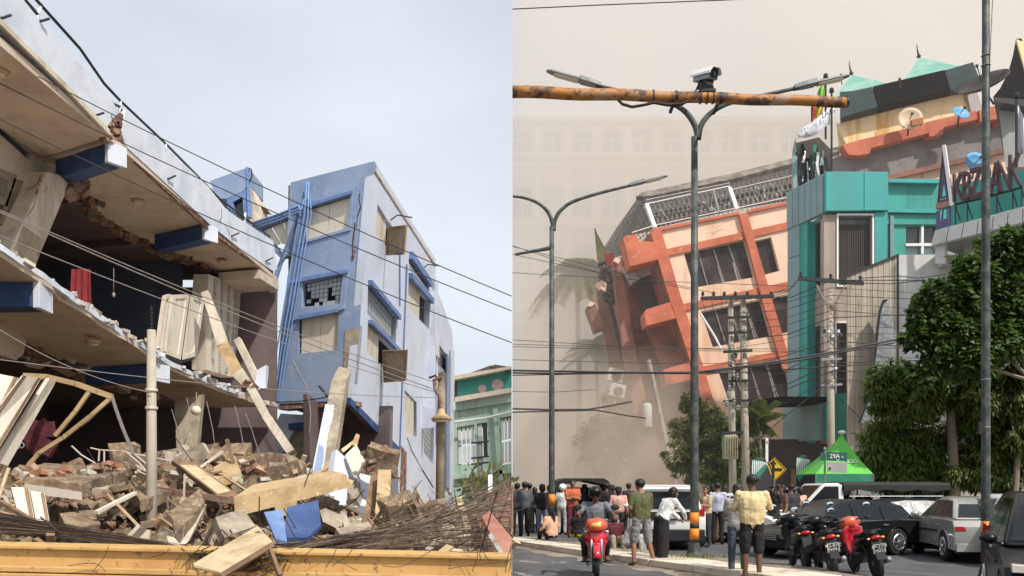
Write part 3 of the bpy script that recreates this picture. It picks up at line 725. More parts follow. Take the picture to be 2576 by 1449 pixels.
# pale side wall with recessed windows
sw = [(942, 405), (1093, 648), (1096, 712), (1101, 1392), (1040, 1345), (1012, 1210), (1002, 1130), (936, 1060), (884, 1006), (905, 828), (920, 640)]
SH = [[(950, 512), (976, 556), (1016, 606), (1012, 645), (986, 640), (962, 606), (945, 590)], [(1030, 632), (1078, 704), (1078, 732), (1028, 660)], [(1028, 690), (1082, 752), (1080, 830), (1026, 772)],
      [(926, 706), (998, 794), (996, 872), (924, 790)], [(926, 806), (1004, 884), (1004, 962), (922, 884)],
      [(1018, 980), (1048, 1012), (1048, 1100), (1020, 1090)], [(1064, 1022), (1092, 1060), (1090, 1170), (1066, 1140)]]
m = MB(); m.X = Matrix.Translation(E2 * .03); m.slabx(TS, sw, -.002, E1, SH); m.build('wall', 'wall_pale', tw)
shutters(TS, [(950, 514), (977, 558), (974, 618), (946, 588)], 1, d=-.12); shutters(TS, [(1028, 692), (1062, 732), (1060, 806), (1026, 772)], 2, d=-.14); shutters(TS, [(925, 808), (957, 842), (955, 916), (922, 884)], 1, d=-.1)
shutters(TS, [(1018, 984), (1044, 1010), (1044, 1098), (1020, 1090)], 1, d=-.1)
m = MB(); m.slab(TS, [(930, 712), (996, 792), (994, 868), (926, 788)], -.2, -.17); m.build('window_backing', 'room_blue', tw)
for (a, b, c_, e_, ni, nj) in (((928, 716), (992, 795), (990, 866), (926, 790), 9, 5), ((1067, 1030), (1090, 1062), (1088, 1165), (1068, 1138), 4, 8)):
    a, b, c_, e_ = [V((*p, 0)) for p in (a, b, c_, e_)]; f = lambda s, t: a.lerp(b, s).lerp(e_.lerp(c_, s), t)
    for i in range(ni):
        for j in range(nj):
            q = [f(i / ni + .006, j / nj + .012), f((i + 1) / ni - .006, j / nj + .012), f((i + 1) / ni - .006, (j + 1) / nj - .012), f(i / ni + .006, (j + 1) / nj - .012)]
            m = MB(); m.slab(TS, [(p.x, p.y) for p in q], -.16, -.1); m.build('pane', 'glass_block', tw)
# swung-out brown shutters
for pts, hinge in (([(976, 572), (1022, 566), (1016, 640), (972, 642)], 0), ([(962, 882), (1024, 880), (1020, 958), (966, 962)], 0)):
    a = TS.at(*pts[0], .05); b = TS.at(*pts[3], .05); h = TS.n.copy()
    k = (a.y - 1.0)
    q = [a, at(*pts[1], a.y - .9), at(*pts[2], b.y - .9), b]
    m = MB(); n_ = (q[1] - q[0]).cross(q[3] - q[0]).normalized() * .05; m.prism([q], n_); s_ = m.build('shutter_leaf', 'shutter_brown', tw)
    c0 = sum(q, V()) / 4; qi = [p.lerp(c0, .16) for p in q]; m = MB(); m.prism([q, qi], -n_ * .6); m.build('shutter_rim', 'wood_frame', s_)
for q in ([(1030, 632), (1079, 704), (1080, 722), (1029, 650)], [(1028, 686), (1084, 750), (1084, 764), (1028, 700)], [(926, 704), (1000, 792), (1000, 804), (926, 716)], [(926, 804), (1006, 884), (1006, 894), (926, 814)]):
    m = MB(); m.slab(TS, q, .0, .16); m.build('window_hood', 'trim_blue', tw)
for a, b in (((1006, 640), (1006, 770)), ((1024, 665), (1006, 1130)), ((1092, 705), (1098, 1120))):
    m = MB(); m.tube([TS.at(*a, .04), TS.at(*b, .04)], .03, 7); m.build('down_pipe', 'trim_blue', tw)
m = MB(); m.slab(TS, [(1088, 706), (1097, 712), (1101, 900), (1092, 892)], .0, .1); m.build('corner_strip', 'wall_white', tw)
for (u, v) in ((983, 540), (1062, 664)):
    m = MB(); a = TS.at(u, v); m.tube([TS.at(u, v + 14, .02), a + TS.n * .25, a + TS.n * .25 + V((.5, .4, .03))], .025, 6); m.build('roof_bracket', 'dark_metal', tw)
# back block, a storey lower
BT = PX(-3.3); b0 = at(1096, 706, 42.2)
m = MB(); m.slab(TS, [(1097, 718), (1138, 830), (1142, 880), (1140, 1010), (1138, 1090), (1136, 1345), (1110, 1345), (1101, 1300)], -.3, -.03, [[(1100, 858), (1134, 905), (1134, 975), (1104, 940)], [(1104, 1010), (1132, 1040), (1130, 1100), (1105, 1080)]])
m.build('wall', 'wall_pale', tw)
m = MB(); m.slab(TS, [(1100, 862), (1134, 908), (1134, 940), (1102, 915)], -.2, -.1); m.build('window_glass', 'glass_dark', tw)
m = MB(); m.slab(TS, [(1102, 915), (1134, 940), (1134, 975), (1104, 940)], -.2, -.1); m.build('window_glass', 'glass_block', tw)
m = MB(); m.slab(TS, [(1122, 890), (1130, 900), (1128, 1230), (1120, 1225)], .0, .08); m.build('corner_strip', 'tower_blue', tw)
m = MB(); m.slab(TS, [(1132, 880), (1141, 884), (1138, 1240), (1128, 1238)], .0, .06); m.build('corner_strip', 'wall_white', tw)
# roof deck, core and dark crushed storey below
a, b, c_ = TC, at(730, 460, 31.6), at(1095, 650, 42); d_ = b + (c_ - a)
m = MB(); m.prism([[p - V((0, 0, .35)) for p in (a, b, d_, c_)]], (0, 0, .1)); m.build('roof_deck', 'concrete', tw)
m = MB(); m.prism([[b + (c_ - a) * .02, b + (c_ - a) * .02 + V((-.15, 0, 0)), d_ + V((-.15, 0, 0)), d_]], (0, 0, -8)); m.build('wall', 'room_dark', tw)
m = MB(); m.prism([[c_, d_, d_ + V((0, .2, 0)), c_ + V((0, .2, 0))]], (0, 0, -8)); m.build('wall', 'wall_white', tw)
m = MB(); m.prism([[V((p.x, p.y, 4.9)) for p in (TB_ + V((-.35, .35, 0)), TF.at(700, 1010) + V((.2, .5, 0)), d_, TS.at(1095, 1100) + V((-.35, 0, 0)))]], (0, 0, .2)); m.build('floor_slab', 'room_dark', tw)
m = MB(); m.slab(TF, [(700, 1016), (884, 1006), (886, 1018), (700, 1030)], -.6, -.02); m.build('broken_edge', 'brick_dark', tw, jag=.04)
# lower storey, collapsed and set back: pale frame round a concrete panel
TL = Plane(TF.p - TF.n * 1.1, TF.n)
m = MB(); m.slab(TL, [(640, 1170), (706, 1040), (800, 1046), (800, 1070), (742, 1076), (700, 1160)], -.2, 0); m.build('window_surround', 'wall_white', tw)
m = MB(); m.slab(TL, [(742, 1076), (800, 1072), (790, 1160), (700, 1165)], -.3, -.1); m.build('panel', 'concrete', tw)
m = MB(); m.slab(TL, [(728, 1066), (806, 1060), (806, 1076), (730, 1082)], -.1, .08); m.build('window_head', 'beam_blue', tw)
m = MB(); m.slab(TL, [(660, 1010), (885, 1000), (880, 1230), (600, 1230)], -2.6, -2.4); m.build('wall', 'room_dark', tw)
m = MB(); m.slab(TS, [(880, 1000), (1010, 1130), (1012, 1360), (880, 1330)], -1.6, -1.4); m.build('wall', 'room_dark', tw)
# slanting soffit beam under the side wall and posts below it
m = MB(); m.beam(TS.at(890, 1012, -.4), TS.at(985, 1120, -.4), .35, .4); m.build('beam', 'brick_dark', tw)
m = MB(); m.slab(TS, [(880, 1000), (1004, 1126), (1004, 1146), (880, 1018)], -.1, .03); m.build('beam', 'beam_blue', tw)
for q in ([(975, 1100), (1000, 1118), (1000, 1170), (976, 1160)], [(1000, 1120), (1012, 1140), (1012, 1330), (1002, 1320)]):
    m = MB(); m.slab(TS, q, -.3, .02); m.build('post', 'wall_pale', tw)
m = MB(); m.slab(TS, [(1008, 1128), (1060, 1180), (1101, 1232), (1100, 1400), (1052, 1390), (1012, 1360)], -.25, .0); m.build('fallen_wall', 'wall_pale', tw, jag=.01)
crack(TS, [(1024, 1100), (1034, 1130), (1050, 1160), (1062, 1180), (1090, 1228)], 2.5, 'black_print', tw)
m = MB(); m.slab(TS, [(1008, 1120), (1022, 1140), (1020, 1250), (1004, 1240)], -.2, .03); m.build('broken_edge', 'brick_dark', tw, jag=.03)
# pent roof window strip left of the tower
m = MB(); P0 = Plane.tri(at(640, 560, 33), at(760, 520, 31.2), at(760, 640, 31.2))
m.slab(P0, [(632, 560), (768, 514), (742, 640), (706, 650), (648, 590)], -.2, 0, [[(655, 578), (735, 545), (718, 632), (706, 640)]]); m.build('window_surround', 'tower_blue', tw)
for q in ([(658, 580), (676, 572), (700, 610), (690, 616)], [(680, 570), (706, 560), (718, 615), (704, 612)], [(710, 558), (734, 548), (722, 628), (718, 628)]):
    m = MB(); m.slab(P0, q, -.12, -.08); m.build('shutter_board', 'shutter', tw)
for dv in (0, 8, 15):
    m = MB(); m.tube([P0.at(634, 562 + dv, .08), P0.at(700, 540 + dv, .08), P0.at(752, 518 + dv, .08), P0.at(756, 530 + dv, .08)], .045, 7); m.build('conduit', 'pipe_blue', tw, smooth=True)
# small roof cabin behind the parapet
cb = empty('roof_cabin', at(580, 560, 36), label='small blue roof cabin behind the railing with a broken cream side', cat='cabin')
Q = PY(36); m = MB(); m.slab(Q, [(528, 455), (624, 421), (624, 462), (612, 480), (570, 500), (545, 500)], -2.2, 0); m.build('wall', 'tower_blue', cb)
m = MB(); m.slab(Q, [(570, 500), (622, 470), (640, 600), (580, 600)], -.2, -.01, [[(586, 508), (610, 494), (614, 560), (596, 560)]]); m.build('window_surround', 'trim_blue', cb)
m = MB(); m.slab(Q, [(584, 506), (612, 492), (616, 562), (594, 562)], -.3, -.22); m.build('window_glass', 'glass_dark', cb)
m = MB(); m.slab(Q, [(622, 462), (634, 480), (650, 520), (655, 560), (640, 600), (628, 560)], -1.5, .02); m.build('broken_wall', 'plaster_white', cb, jag=.04)
m = MB(); m.slab(PY(36.5), [(634, 480), (668, 522), (650, 520)], -1.0, .0); m.build('rubble_chunk', 'cream_trim', cb)
m = MB(); m.slab(Q, [(620, 420), (627, 422), (634, 548), (624, 545)], -.1, .06); m.build('corner_post', 'pipe_blue', cb)
m = MB(); m.tube([at(626, 424, 35.9), at(632, 426, 35.9), at(634, 438, 35.9), at(632, 450, 35.9), at(628, 456, 35.9)], .03, 7); m.build('vent_pipe', 'dark_metal', cb, smooth=True)
# =================================================================== rubble yard in front of the collapsed block
random.seed(21)
def lerp1(T, x):
    if x <= T[0][0]: return T[0][1]
    for (a, za), (b, zb) in zip(T, T[1:]):
        if x <= b: return za + (zb - za) * (x - a) / (b - a)
    return T[-1][1]
TOPV = [(-300, 1190), (0, 1205), (200, 1215), (335, 1195), (440, 1165), (560, 1160), (700, 1178), (850, 1230), (900, 1275), (960, 1300), (1040, 1330), (1180, 1335), (1288, 1325)]
def hz(x, y):
    u = U0 + x / y * FPX
    yc = 17 if u < 950 else 17 - 3.5 * min(1, (u - 950) / 150)
    zt = CAMZ + (V0 - lerp1(TOPV, u)) / FPX * yc
    t = max(0, min(1, (y - 9.2) / (yc - 9.2))); t = t * t * (3 - 2 * t) * (.35 + .65 * t)
    z = .62 + (zt - .62) * t
    for cu, su, cy_, sy_, dp in ((240, 120, 11.2, 1.5, .6), (520, 80, 11.4, 1.4, .55), (650, 60, 11.2, 1.2, .45), (780, 60, 12.2, 1.2, .4), (960, 50, 12.5, 1.5, .3)):
        z -= dp * math.exp(-((u - cu) / su) ** 2 - ((y - cy_) / sy_) ** 2)
    if y > yc: z -= min(1, (y - yc) / 9) * (zt - .7)
    return z
me_v, me_f = [], []; NX, NY = 70, 70
for j in range(NY):
    y = 8.6 + 24 * (j / (NY - 1)) ** 1.25
    for i in range(NX):
        x = -(.15 + (i / (NX - 1)) * min(15.5, y * .68))
        p = V((x, y, 0)); z = hz(x, y) - .16 + .2 * noise.noise(p * 1.3) + .16 * noise.noise(p * 3.7)
        me_v.append(V((x, y, max(z, -.1))))
for j in range(NY - 1):
    for i in range(NX - 1): me_f.append((j * NX + i, j * NX + i + 1, (j + 1) * NX + i + 1, (j + 1) * NX + i))
h = MB(); h.cm = 0; h.add(me_v, me_f)
MATS = ['shaded_rubble_ground', 'raw_concrete', 'brick', 'plank', 'plaster_white', 'cable_brown', 'concrete', 'brick_dark', 'wall_pale', 'plank_pale', 'wood_frame', 'trim_blue']
def chunk(c, s, k):
    """an uneven lump of broken masonry"""
    m3 = Matrix.Rotation(random.uniform(0, 6), 3, V((random.uniform(-1, 1), random.uniform(-1, 1), random.uniform(-1, 1))).normalized())
    P = [c + m3 @ V((x * s[0] * random.uniform(.3, .55), y * s[1] * random.uniform(.3, .55), z * s[2] * random.uniform(.3, .55))) for z in (-1, 1) for x, y in ((-1, -1), (1, -1), (1, 1), (-1, 1))]
    h.cm = k; h.hexa(P)
for _ in range(4600):
    y = random.uniform(9, 24) if random.random() < .8 else random.uniform(9, 13)
    x = random.uniform(-.61, -.03) * y; p = V((x, y, 0)); z = hz(x, y) + .2 * noise.noise(p * 1.3)
    s_ = random.choice([.05, .06, .08, .1, .13, .18, .26, .4]) * random.uniform(.7, 1.3) * (y / 13) ** .5; r_ = random.random()
    if y < 15.5: s_ = min(s_, .2)
    if x > -.6: s_ = min(s_, .12)
    c_ = V((x, y, z - .1 + random.uniform(0, .14)))
    if r_ < .5: chunk(c_, (s_ * 1.4, s_, s_ * .8), 1)
    elif r_ < .64: chunk(c_, (.22, .11, .08), random.choice((2, 2, 7)))
    elif r_ < .74: chunk(c_, (s_ * 2.4, s_ * 2.2, .09), random.choice((4, 6, 1, 1, 7)))
    elif r_ < .915: chunk(c_, (s_ * 1.3, s_, s_), 6)
    elif r_ < .965:
        l = random.uniform(.3, 1.2); d = V((random.uniform(-1, 1), random.uniform(-.6, .6), random.uniform(-.25, .6))).normalized() * l
        h.cm = random.choice((3, 9, 10, 10, 3, 4)); h.beam(c_ + V((0, 0, .05)) - d * .3, c_ + V((0, 0, .05)) + d * .7, random.uniform(.04, .13), random.uniform(.015, .05), (random.uniform(-.5, .5), random.uniform(-.5, .5), 1))
    else:
        l = random.uniform(.3, 1.1); d = V((random.uniform(-1, 1), random.uniform(-.5, .5), random.uniform(-.2, 1))).normalized() * l
        h.cm = 5; h.tube([c_, c_ + d * .5 + V((random.uniform(-.08, .08), 0, random.uniform(-.05, .05))), c_ + d], .009, 4)
for _ in range(7000):                                  # crushed grit and dust between the pieces
    y = random.uniform(9, 20); x = random.uniform(-.6, -.02) * y; s_ = random.uniform(.025, .07) * (y / 13) ** .5
    z = hz(x, y) + .2 * noise.noise(V((x, y, 0)) * 1.3); chunk(V((x, y, z - .1 + random.uniform(0, .1))), (s_ * 1.3, s_, s_ * .8), random.choice((1, 1, 6, 2, 7, 0)))
o = h.build('rubble_heap', MATS); tag(o, 'heap of broken concrete, brick, timber and rods before the collapsed block', 'rubble', kind='stuff')

# ---- the large pieces one can pick out
def thing(m, name, mat, label, cat, group=None, **k): return tag(m.build(name, mat, **k), label, cat, group)
def quadprism(q, th, **k):        # q: four (u, v, Y)
    P = [at(*p) for p in q]; n_ = (P[1] - P[0]).cross(P[3] - P[0]).normalized()
    if n_.y < 0: n_ = -n_
    m = MB(); m.prism([P], n_ * th); return m
# long tan beam across the heap, with a stub hanging under it
b = empty('concrete_beam', at(740, 1260, 14), label='long tan concrete beam lying across the rubble, pointing up to the right', cat='beam')
m = MB(); m.hexa([at(588, 1250, 12.4), at(592, 1300, 12.4), at(882, 1226, 14.0), at(872, 1194, 14.0), at(640, 1218, 13.3), at(640, 1264, 13.3), at(890, 1210, 14.8), at(836, 1184, 14.8)]); m.build('shaft', 'beam_tan', b, jag=.009)
m = MB(); m.hexa([at(690, 1272, 12.9), at(748, 1258, 13.2), at(746, 1290, 13.2), at(694, 1302, 12.9), at(698, 1268, 13.3), at(756, 1254, 13.6), at(752, 1286, 13.6), at(700, 1298, 13.3)]); m.build('stub', 'beam_tan', b, jag=.01)
m = MB(); [m.tube([at(880 + i * 3, 1205 + i * 4, 15.4), at(894 + i * 2, 1200 + i * 5, 15.3), at(892, 1225 + i * 3, 15.2)], .008, 5) for i in range(3)]; m.build('rebar', 'cable_brown', b)
# leaning column, blue paint on one side
b = empty('fallen_column', at(800, 1190, 20), label='snapped column leaning against the tower, pale blue paint on its left side', cat='column')
m = MB(); A = [at(788, 1200, 18.6), at(832, 1206, 18.6), at(842, 1205, 19.2), at(798, 1200, 19.2)]; B = [at(834, 958, 20.2), at(872, 955, 20.2), at(884, 930, 20.9), at(852, 922, 20.9)]
m.hexa(A + B); m.build('shaft', 'concrete', b, jag=.009)
m = MB(); f = lambda s, t: (A[0].lerp(B[0], t)).lerp(A[1].lerp(B[1], t), s) + V((0, -.035, 0))
m.prism([[f(-.1, 0), f(.46, .01), f(.5, .2), f(.42, .42), f(.55, .6), f(.5, .73), f(-.08, .74)]], (0, -.02, 0)); m.build('painted_face', 'wall_white', b, jag=.006)
m = MB(); m.prism([[f(.02, 0), f(.4, .01), f(.44, .2), f(.3, .3), f(.02, .32)]], (0, -.045, 0)); m.build('painted_face', 'tower_blue', b)
# broken white conduit beam falling from the upper floor
b = empty('broken_beam', at(640, 1000, 22), label='thin broken beam slanting from the open upper room down to the heap', cat='beam')
P = [at(517, 738, 24), at(540, 800, 23.6), at(562, 872, 23), at(600, 940, 22.6), at(636, 985, 22.2), at(672, 1050, 21.8), at(735, 1142, 21)]
W_ = [.2, .24, .3, .33, .2, .2, .22]
for i in range(len(P) - 1):
    m = MB(); m.beam(P[i], P[i + 1], W_[i], .2, (0, -1, .3), W_[i + 1] * .9); m.build('beam_length', 'plaster_white' if i != 2 else 'beam_tan', b, jag=.015)
for i in range(6):
    m = MB(); m.box(at(630 + random.uniform(-14, 12), 972 + random.uniform(-12, 14), 22.2), (.16, .14, .1), [random.uniform(-1, 1) for _ in '123']); m.build('rubble_chunk', 'brick_dark', b, jag=.02)
m = MB(); m.beam(at(598, 855, 27), at(655, 970, 26), .2, .16, (0, -1, 0)); thing(m, 'timber_strut', 'plaster_white', 'short strut leaning in the dark gap left of the tower', 'strut')
m = MB(); m.hexa([at(648, 930, 25), at(670, 918, 25), at(676, 922, 25.6), at(652, 934, 25.6), at(636, 985, 24.6), at(668, 975, 24.6), at(672, 978, 25.2), at(640, 990, 25.2)]); thing(m, 'wall_fragment', 'wall_pale', 'pale blue wall fragment with brick end beside the drain pipes', 'wall fragment', jag=.02)
# brick-and-concrete slab at left with white fascia
b = empty('floor_slab', at(180, 1220, 12.5), label='broken floor slab with brick topping and white front edge, left of the concrete pole', cat='slab')
m = MB(); m.hexa([at(36, 1212, 11.8), at(205, 1236, 11.8), at(330, 1208, 13.6), at(110, 1180, 14.4), at(36, 1198, 11.8), at(205, 1218, 11.8), at(334, 1180, 13.6), at(110, 1164, 14.4)]); m.build('slab_top', 'raw_concrete', b, jag=.035)
m = MB(); m.hexa([at(62, 1216, 11.7), at(206, 1238, 11.7), at(206, 1238, 11.9), at(62, 1216, 11.9), at(62, 1240, 11.7), at(206, 1258, 11.7), at(206, 1258, 11.9), at(62, 1240, 11.9)]); m.build('fascia', 'plaster_white', b)
for i in range(70):
    t = random.random(); p = at(40 + 290 * t, 1185 + random.uniform(-14, 22) + (10 if t < .6 else -4), 11.9 + 1.8 * t - random.random() * .2)
    m = MB(); s_ = random.uniform(.04, .1); m.box(p, (s_ * 1.8, s_ * 1.5, s_), [random.uniform(-.6, .6) for _ in '123']); m.build('brick', random.choice(['brick', 'mortar', 'raw_concrete', 'brick_dark', 'brick']), b, jag=.012)
# foreground plank box on the yellow wall
b = empty('broken_plank', at(590, 1400, 7.6), label='wide pale plank lying over the yellow wall in the foreground', cat='plank')
m = MB(); m.hexa([at(488, 1428, 7.3), at(560, 1449, 7.0), at(690, 1372, 7.5), at(652, 1330, 8.2), at(484, 1418, 7.35), at(556, 1440, 7.0), at(686, 1362, 7.5), at(648, 1322, 8.2)])
m.build('board', 'plank_pale', b, bevel=.006)
m = MB(); m.hexa([at(560, 1452, 6.95), at(690, 1374, 7.45), at(692, 1376, 7.6), at(562, 1456, 7.1), at(556, 1440, 6.95), at(684, 1363, 7.45), at(688, 1364, 7.6), at(560, 1442, 7.1)]); m.build('edge_batten', 'wood_frame', b)
m = MB(); m.beam(at(680, 1385, 7.4), at(704, 1450, 7.2), .03, .05); m.build('batten', 'wood_frame', b)
m = MB(); m.beam(at(636, 1343, 8.0), at(654, 1338, 7.9), .015, .02); m.build('bolt', 'wood_frame', b)
# wooden window frame with pane board, on the heap
b = empty('window_frame', at(512, 1205, 14), label='brown wooden window frame tossed on the heap right of the pole', cat='window frame')
q = [(432, 1158, 14.6), (484, 1160, 14.8), (602, 1246, 13.4), (560, 1256, 13.2)]; P = [at(*p) for p in q]; c0 = sum(P, V()) / 4
def fr(P, k, th): 
    I = [p.lerp(c0, k) for p in P]; n_ = (P[1] - P[0]).cross(P[3] - P[0]).normalized() * th; m = MB(); m.prism([P, I], n_); return m
fr(P, .26, .07).build('frame', 'wood_frame', b); m = MB(); I = [p.lerp(c0, .25) for p in P]; n_ = (P[1] - P[0]).cross(P[3] - P[0]).normalized() * .02; m.prism([I], n_); m.build('panel', 'plank_pale', b)
m = MB(); m.beam(at(395, 1232, 13.5), at(600, 1262, 13.1), .07, .09); thing(m, 'timber_rail', 'brick_dark', 'dark red-brown timber rail lying under the tossed window frame', 'timber')
# upright cream door panels at left
for i, (q, lab) in enumerate((([(28, 1225, 10.6), (72, 1226, 10.7), (92, 1335, 10.4), (56, 1336, 10.3)], 'cream door panel standing at the left under the brick slab'), ([(76, 1234, 10.8), (112, 1240, 10.9), (128, 1330, 10.6), (96, 1336, 10.5)], 'narrower cream door panel with dark edge, second from the left'))):
    b = empty('loose_board', at(q[3][0], q[3][1], q[3][2]), label=lab, cat='board')
    quadprism(q, .05).build('board', 'shutter', b); P = [at(*p) - V((0, .012, 0)) for p in q]; m = MB(); m.prism([[P[1].lerp(P[0], .0), P[1].lerp(P[0], .16), P[2].lerp(P[3], .16), P[2]]], (0, -.02, 0)); m.build('stile', 'wood_frame', b)
# tall cream shutter leaves under the middle floor, left
for i, (q, lab) in enumerate((([(-30, 935, 11.5), (46, 950, 11.7), (2, 1040, 11.3), (-60, 1000, 11.2)], 'cream shutter leaf at the left edge under the middle floor'),
                              ([(62, 946, 11.6), (104, 952, 11.9), (-2, 1126, 11.2), (-60, 1110, 11.0)], 'tall cream shutter leaf leaning left under the middle floor'),
                              ([(116, 950, 12.2), (132, 958, 12.4), (10, 1170, 11.6), (-18, 1160, 11.4)], 'narrow brown-edged shutter leaf right of the tall cream one'))):
    b = empty('shutter_leaf', at(*q[3]), label=lab, cat='shutter'); quadprism(q, .05).build('board', 'shutter', b)
    P = [at(*p) - V((0, .015, 0)) for p in q]; m = MB(); m.prism([[P[0], P[0].lerp(P[1], .14), P[3].lerp(P[2], .14), P[3]]], (0, -.025, 0)); m.prism([[P[1], P[1].lerp(P[0], .1), P[2].lerp(P[3], .1), P[2]]], (0, -.025, 0)); m.build('rim', 'wood_frame', b)
# buckled steel grille
b = empty('buckled_grille', at(200, 1100, 12), label='buckled rusty window grille hanging in front of the dark ground floor', cat='grille')
for pts, r_ in (([(60, 945), (120, 948), (190, 965), (245, 985), (282, 998)], .04), ([(282, 998), (230, 1045), (160, 1100), (98, 1140), (60, 1185), (40, 1215)], .03), ([(225, 985), (190, 1035), (140, 1095)], .03), ([(282, 998), (292, 1030), (310, 1080), (335, 1140)], .02), ([(278, 1004), (225, 1055), (150, 1110), (75, 1160), (48, 1210)], .015)):
    m = MB(); pp = [at(u, v, 12.4) for u, v in pts]
    for a_, c_ in zip(pp, pp[1:]): m.beam(a_, c_ + (c_ - a_) * .02, r_ * 1.8, r_ * 1.4, (0, -1, 0))
    m.build('bar', 'plank' if r_ > .02 else 'wire_light', b)
for (u, v) in ((48, 1110), (44, 1122), (54, 1120)):
    m = MB(); n_ = 12; m.tube([at(u, v, 12.3) + V((.035 * math.cos(2 * math.pi * i / n_), 0, .035 * math.sin(2 * math.pi * i / n_))) for i in range(n_ + 1)], .008, 5); m.build('scroll', 'white_enamel', b)
m = MB(); p = at(92, 1105, 12.6)
for i in range(7): m.box(p + V((random.uniform(-.25, .3), 0, random.uniform(-.15, .15))), (.25, .04, .22), (0, random.uniform(-.6, .6), 0))
thing(m, 'torn_curtain', 'cloth_maroon', 'torn dark red curtain caught behind the buckled grille', 'curtain', jag=.02)
b = empty('bent_grille', at(330, 1160, 15), label='bent white-painted grille bars sticking out of the heap left of the pole', cat='grille')
for pts in ([(228, 1127), (250, 1132), (300, 1135), (380, 1150), (430, 1160)], [(250, 1132), (248, 1160)], [(262, 1132), (262, 1162)], [(320, 1140), (350, 1165), (372, 1190)], [(335, 1140), (365, 1165), (385, 1188)], [(300, 1160), (345, 1172), (375, 1192)], [(300, 1176), (340, 1182), (370, 1196)], [(180, 1122), (205, 1145), (250, 1172)]):
    m = MB(); m.tube([at(u, v, 14.2) for u, v in pts], .014, 6); m.build('bar', 'plaster_white', b)
# pale panels, blue sheet and small boards to the right
def board(name, mat, q, th, lab, cat='board', **k): return thing(quadprism(q, th), name, mat, lab, cat, **k)
board('cream_panel', 'shutter', [(868, 1145, 16), (896, 1118, 16.3), (922, 1165, 16), (894, 1206, 15.6)], .04, 'small cream panel tilted on the heap under the tower corner', 'panel')
board('timber_offcut', 'plank_pale', [(858, 1130, 16.5), (888, 1108, 16.8), (892, 1114, 16.8), (864, 1138, 16.5)], .1, 'short timber offcut above the small cream panel', 'timber')
board('timber_splinter', 'plank', [(884, 1118, 16.6), (896, 1090, 16.8), (905, 1094, 16.8), (898, 1122, 16.6)], .06, 'upright timber splinter beside the tilted cream panel', 'timber')
board('wall_fragment', 'wall_pale', [(846, 1130, 16), (880, 1160, 16.2), (868, 1292, 15), (824, 1274, 14.8)], .12, 'pale wall panel standing behind the long beam', 'wall panel')
board('wall_fragment', 'wall_pale', [(880, 1158, 16.4), (940, 1180, 16.6), (924, 1332, 15), (868, 1294, 15.2)], .15, 'broad pale wall panel slid down under the tower corner', 'wall panel')
board('concrete_plinth', 'concrete', [(804, 1284, 13.6), (818, 1278, 13.6), (926, 1326, 14.2), (876, 1344, 13.2), (812, 1312, 13.2)], .3, 'grey concrete plinth lying under the broad pale panel', 'plinth')
board('blue_sheet', 'trim_blue', [(664, 1288, 11.9), (710, 1282, 12.1), (722, 1362, 11.3), (694, 1356, 11.1)], .04, 'narrow blue painted board standing under the long beam', 'board')
board('blue_sheet', 'beam_blue', [(722, 1276, 12.6), (800, 1258, 12.9), (808, 1320, 12.5), (774, 1352, 11.6), (716, 1352, 11.4)], .06, 'broad blue wall sheet, darkened for the shade under the long beam', 'wall sheet')  # darker blue stands in for the shade below the beam
board('white_board', 'plaster_white', [(326, 1352, 10.4), (352, 1330, 10.6), (378, 1334, 10.6), (372, 1368, 10.2)], .04, 'white board lying at the foot of the concrete pole, left side', 'board')
board('white_board', 'plaster_white', [(420, 1348, 10.4), (438, 1352, 10.5), (462, 1378, 10.1), (426, 1376, 10.0)], .04, 'crumpled white board right of the pole foot', 'board')
board('leaning_slab', 'raw_concrete', [(430, 1285, 11.6), (500, 1230, 12.4), (516, 1262, 12.2), (440, 1345, 10.8)], .16, 'rough concrete slab leaning right of the concrete pole', 'slab', jag=.03)
board('leaning_slab', 'plaster_white', [(500, 1272, 12.2), (520, 1268, 12.3), (470, 1370, 11), (452, 1368, 11)], .06, 'narrow white slab edge right of the rough leaning slab', 'slab', jag=.02)
board('plywood_sheet', 'plank', [(492, 1200, 15.6), (590, 1146, 16.2), (605, 1186, 15.4), (520, 1230, 14.6)], .1, 'tan plywood box side behind the tossed window frame', 'board')
board('red_sheet', 'red_sheet', [(1212, 1300, 9.8), (1232, 1285, 10), (1287, 1352, 9.4), (1287, 1404, 9.0), (1262, 1398, 9.0)], .03, 'rust-red metal sheet lying at the right end of the yard', 'metal sheet')
board('red_sheet', 'brick_dark', [(1222, 1245, 12), (1287, 1215, 12), (1287, 1345, 11.2), (1240, 1290, 11.4)], .06, 'dark red sheet standing behind the rust-red sheet', 'metal sheet')
board('metal_trim', 'plaster_edge', [(1228, 1345, 9.4), (1236, 1340, 9.4), (1268, 1392, 9.0), (1258, 1396, 9.0)], .04, 'pale metal trim beside the rust-red sheet', 'trim')
board('white_post', 'white_enamel', [(1228, 1195, 13), (1238, 1193, 13), (1238, 1250, 12.8), (1228, 1252, 12.8)], .08, 'short white post sticking out at the right end of the heap', 'post')
board('flat_board', 'plank_pale', [(1106, 1395, 9.6), (1140, 1378, 9.9), (1164, 1384, 9.8), (1150, 1396, 9.5)], .03, 'small tan board lying just behind the wall by the lamp post', 'board')
board('flat_board', 'plank', [(1168, 1398, 9.5), (1206, 1380, 9.9), (1232, 1392, 9.6), (1228, 1400, 9.4)], .03, 'thin tan board behind the wall, left of the pale trim', 'board')
board('splintered_post', 'plank_pale', [(1146, 1250, 12), (1160, 1246, 12), (1184, 1330, 11.6), (1172, 1334, 11.6)], .08, 'splintered tan post standing right of the street lamp', 'post')
board('broken_slab', 'raw_concrete', [(330, 1226, 13.4), (408, 1206, 14), (432, 1232, 13.4), (352, 1262, 12.6)], .16, 'broken slab tipped behind the concrete pole', 'slab', jag=.03)
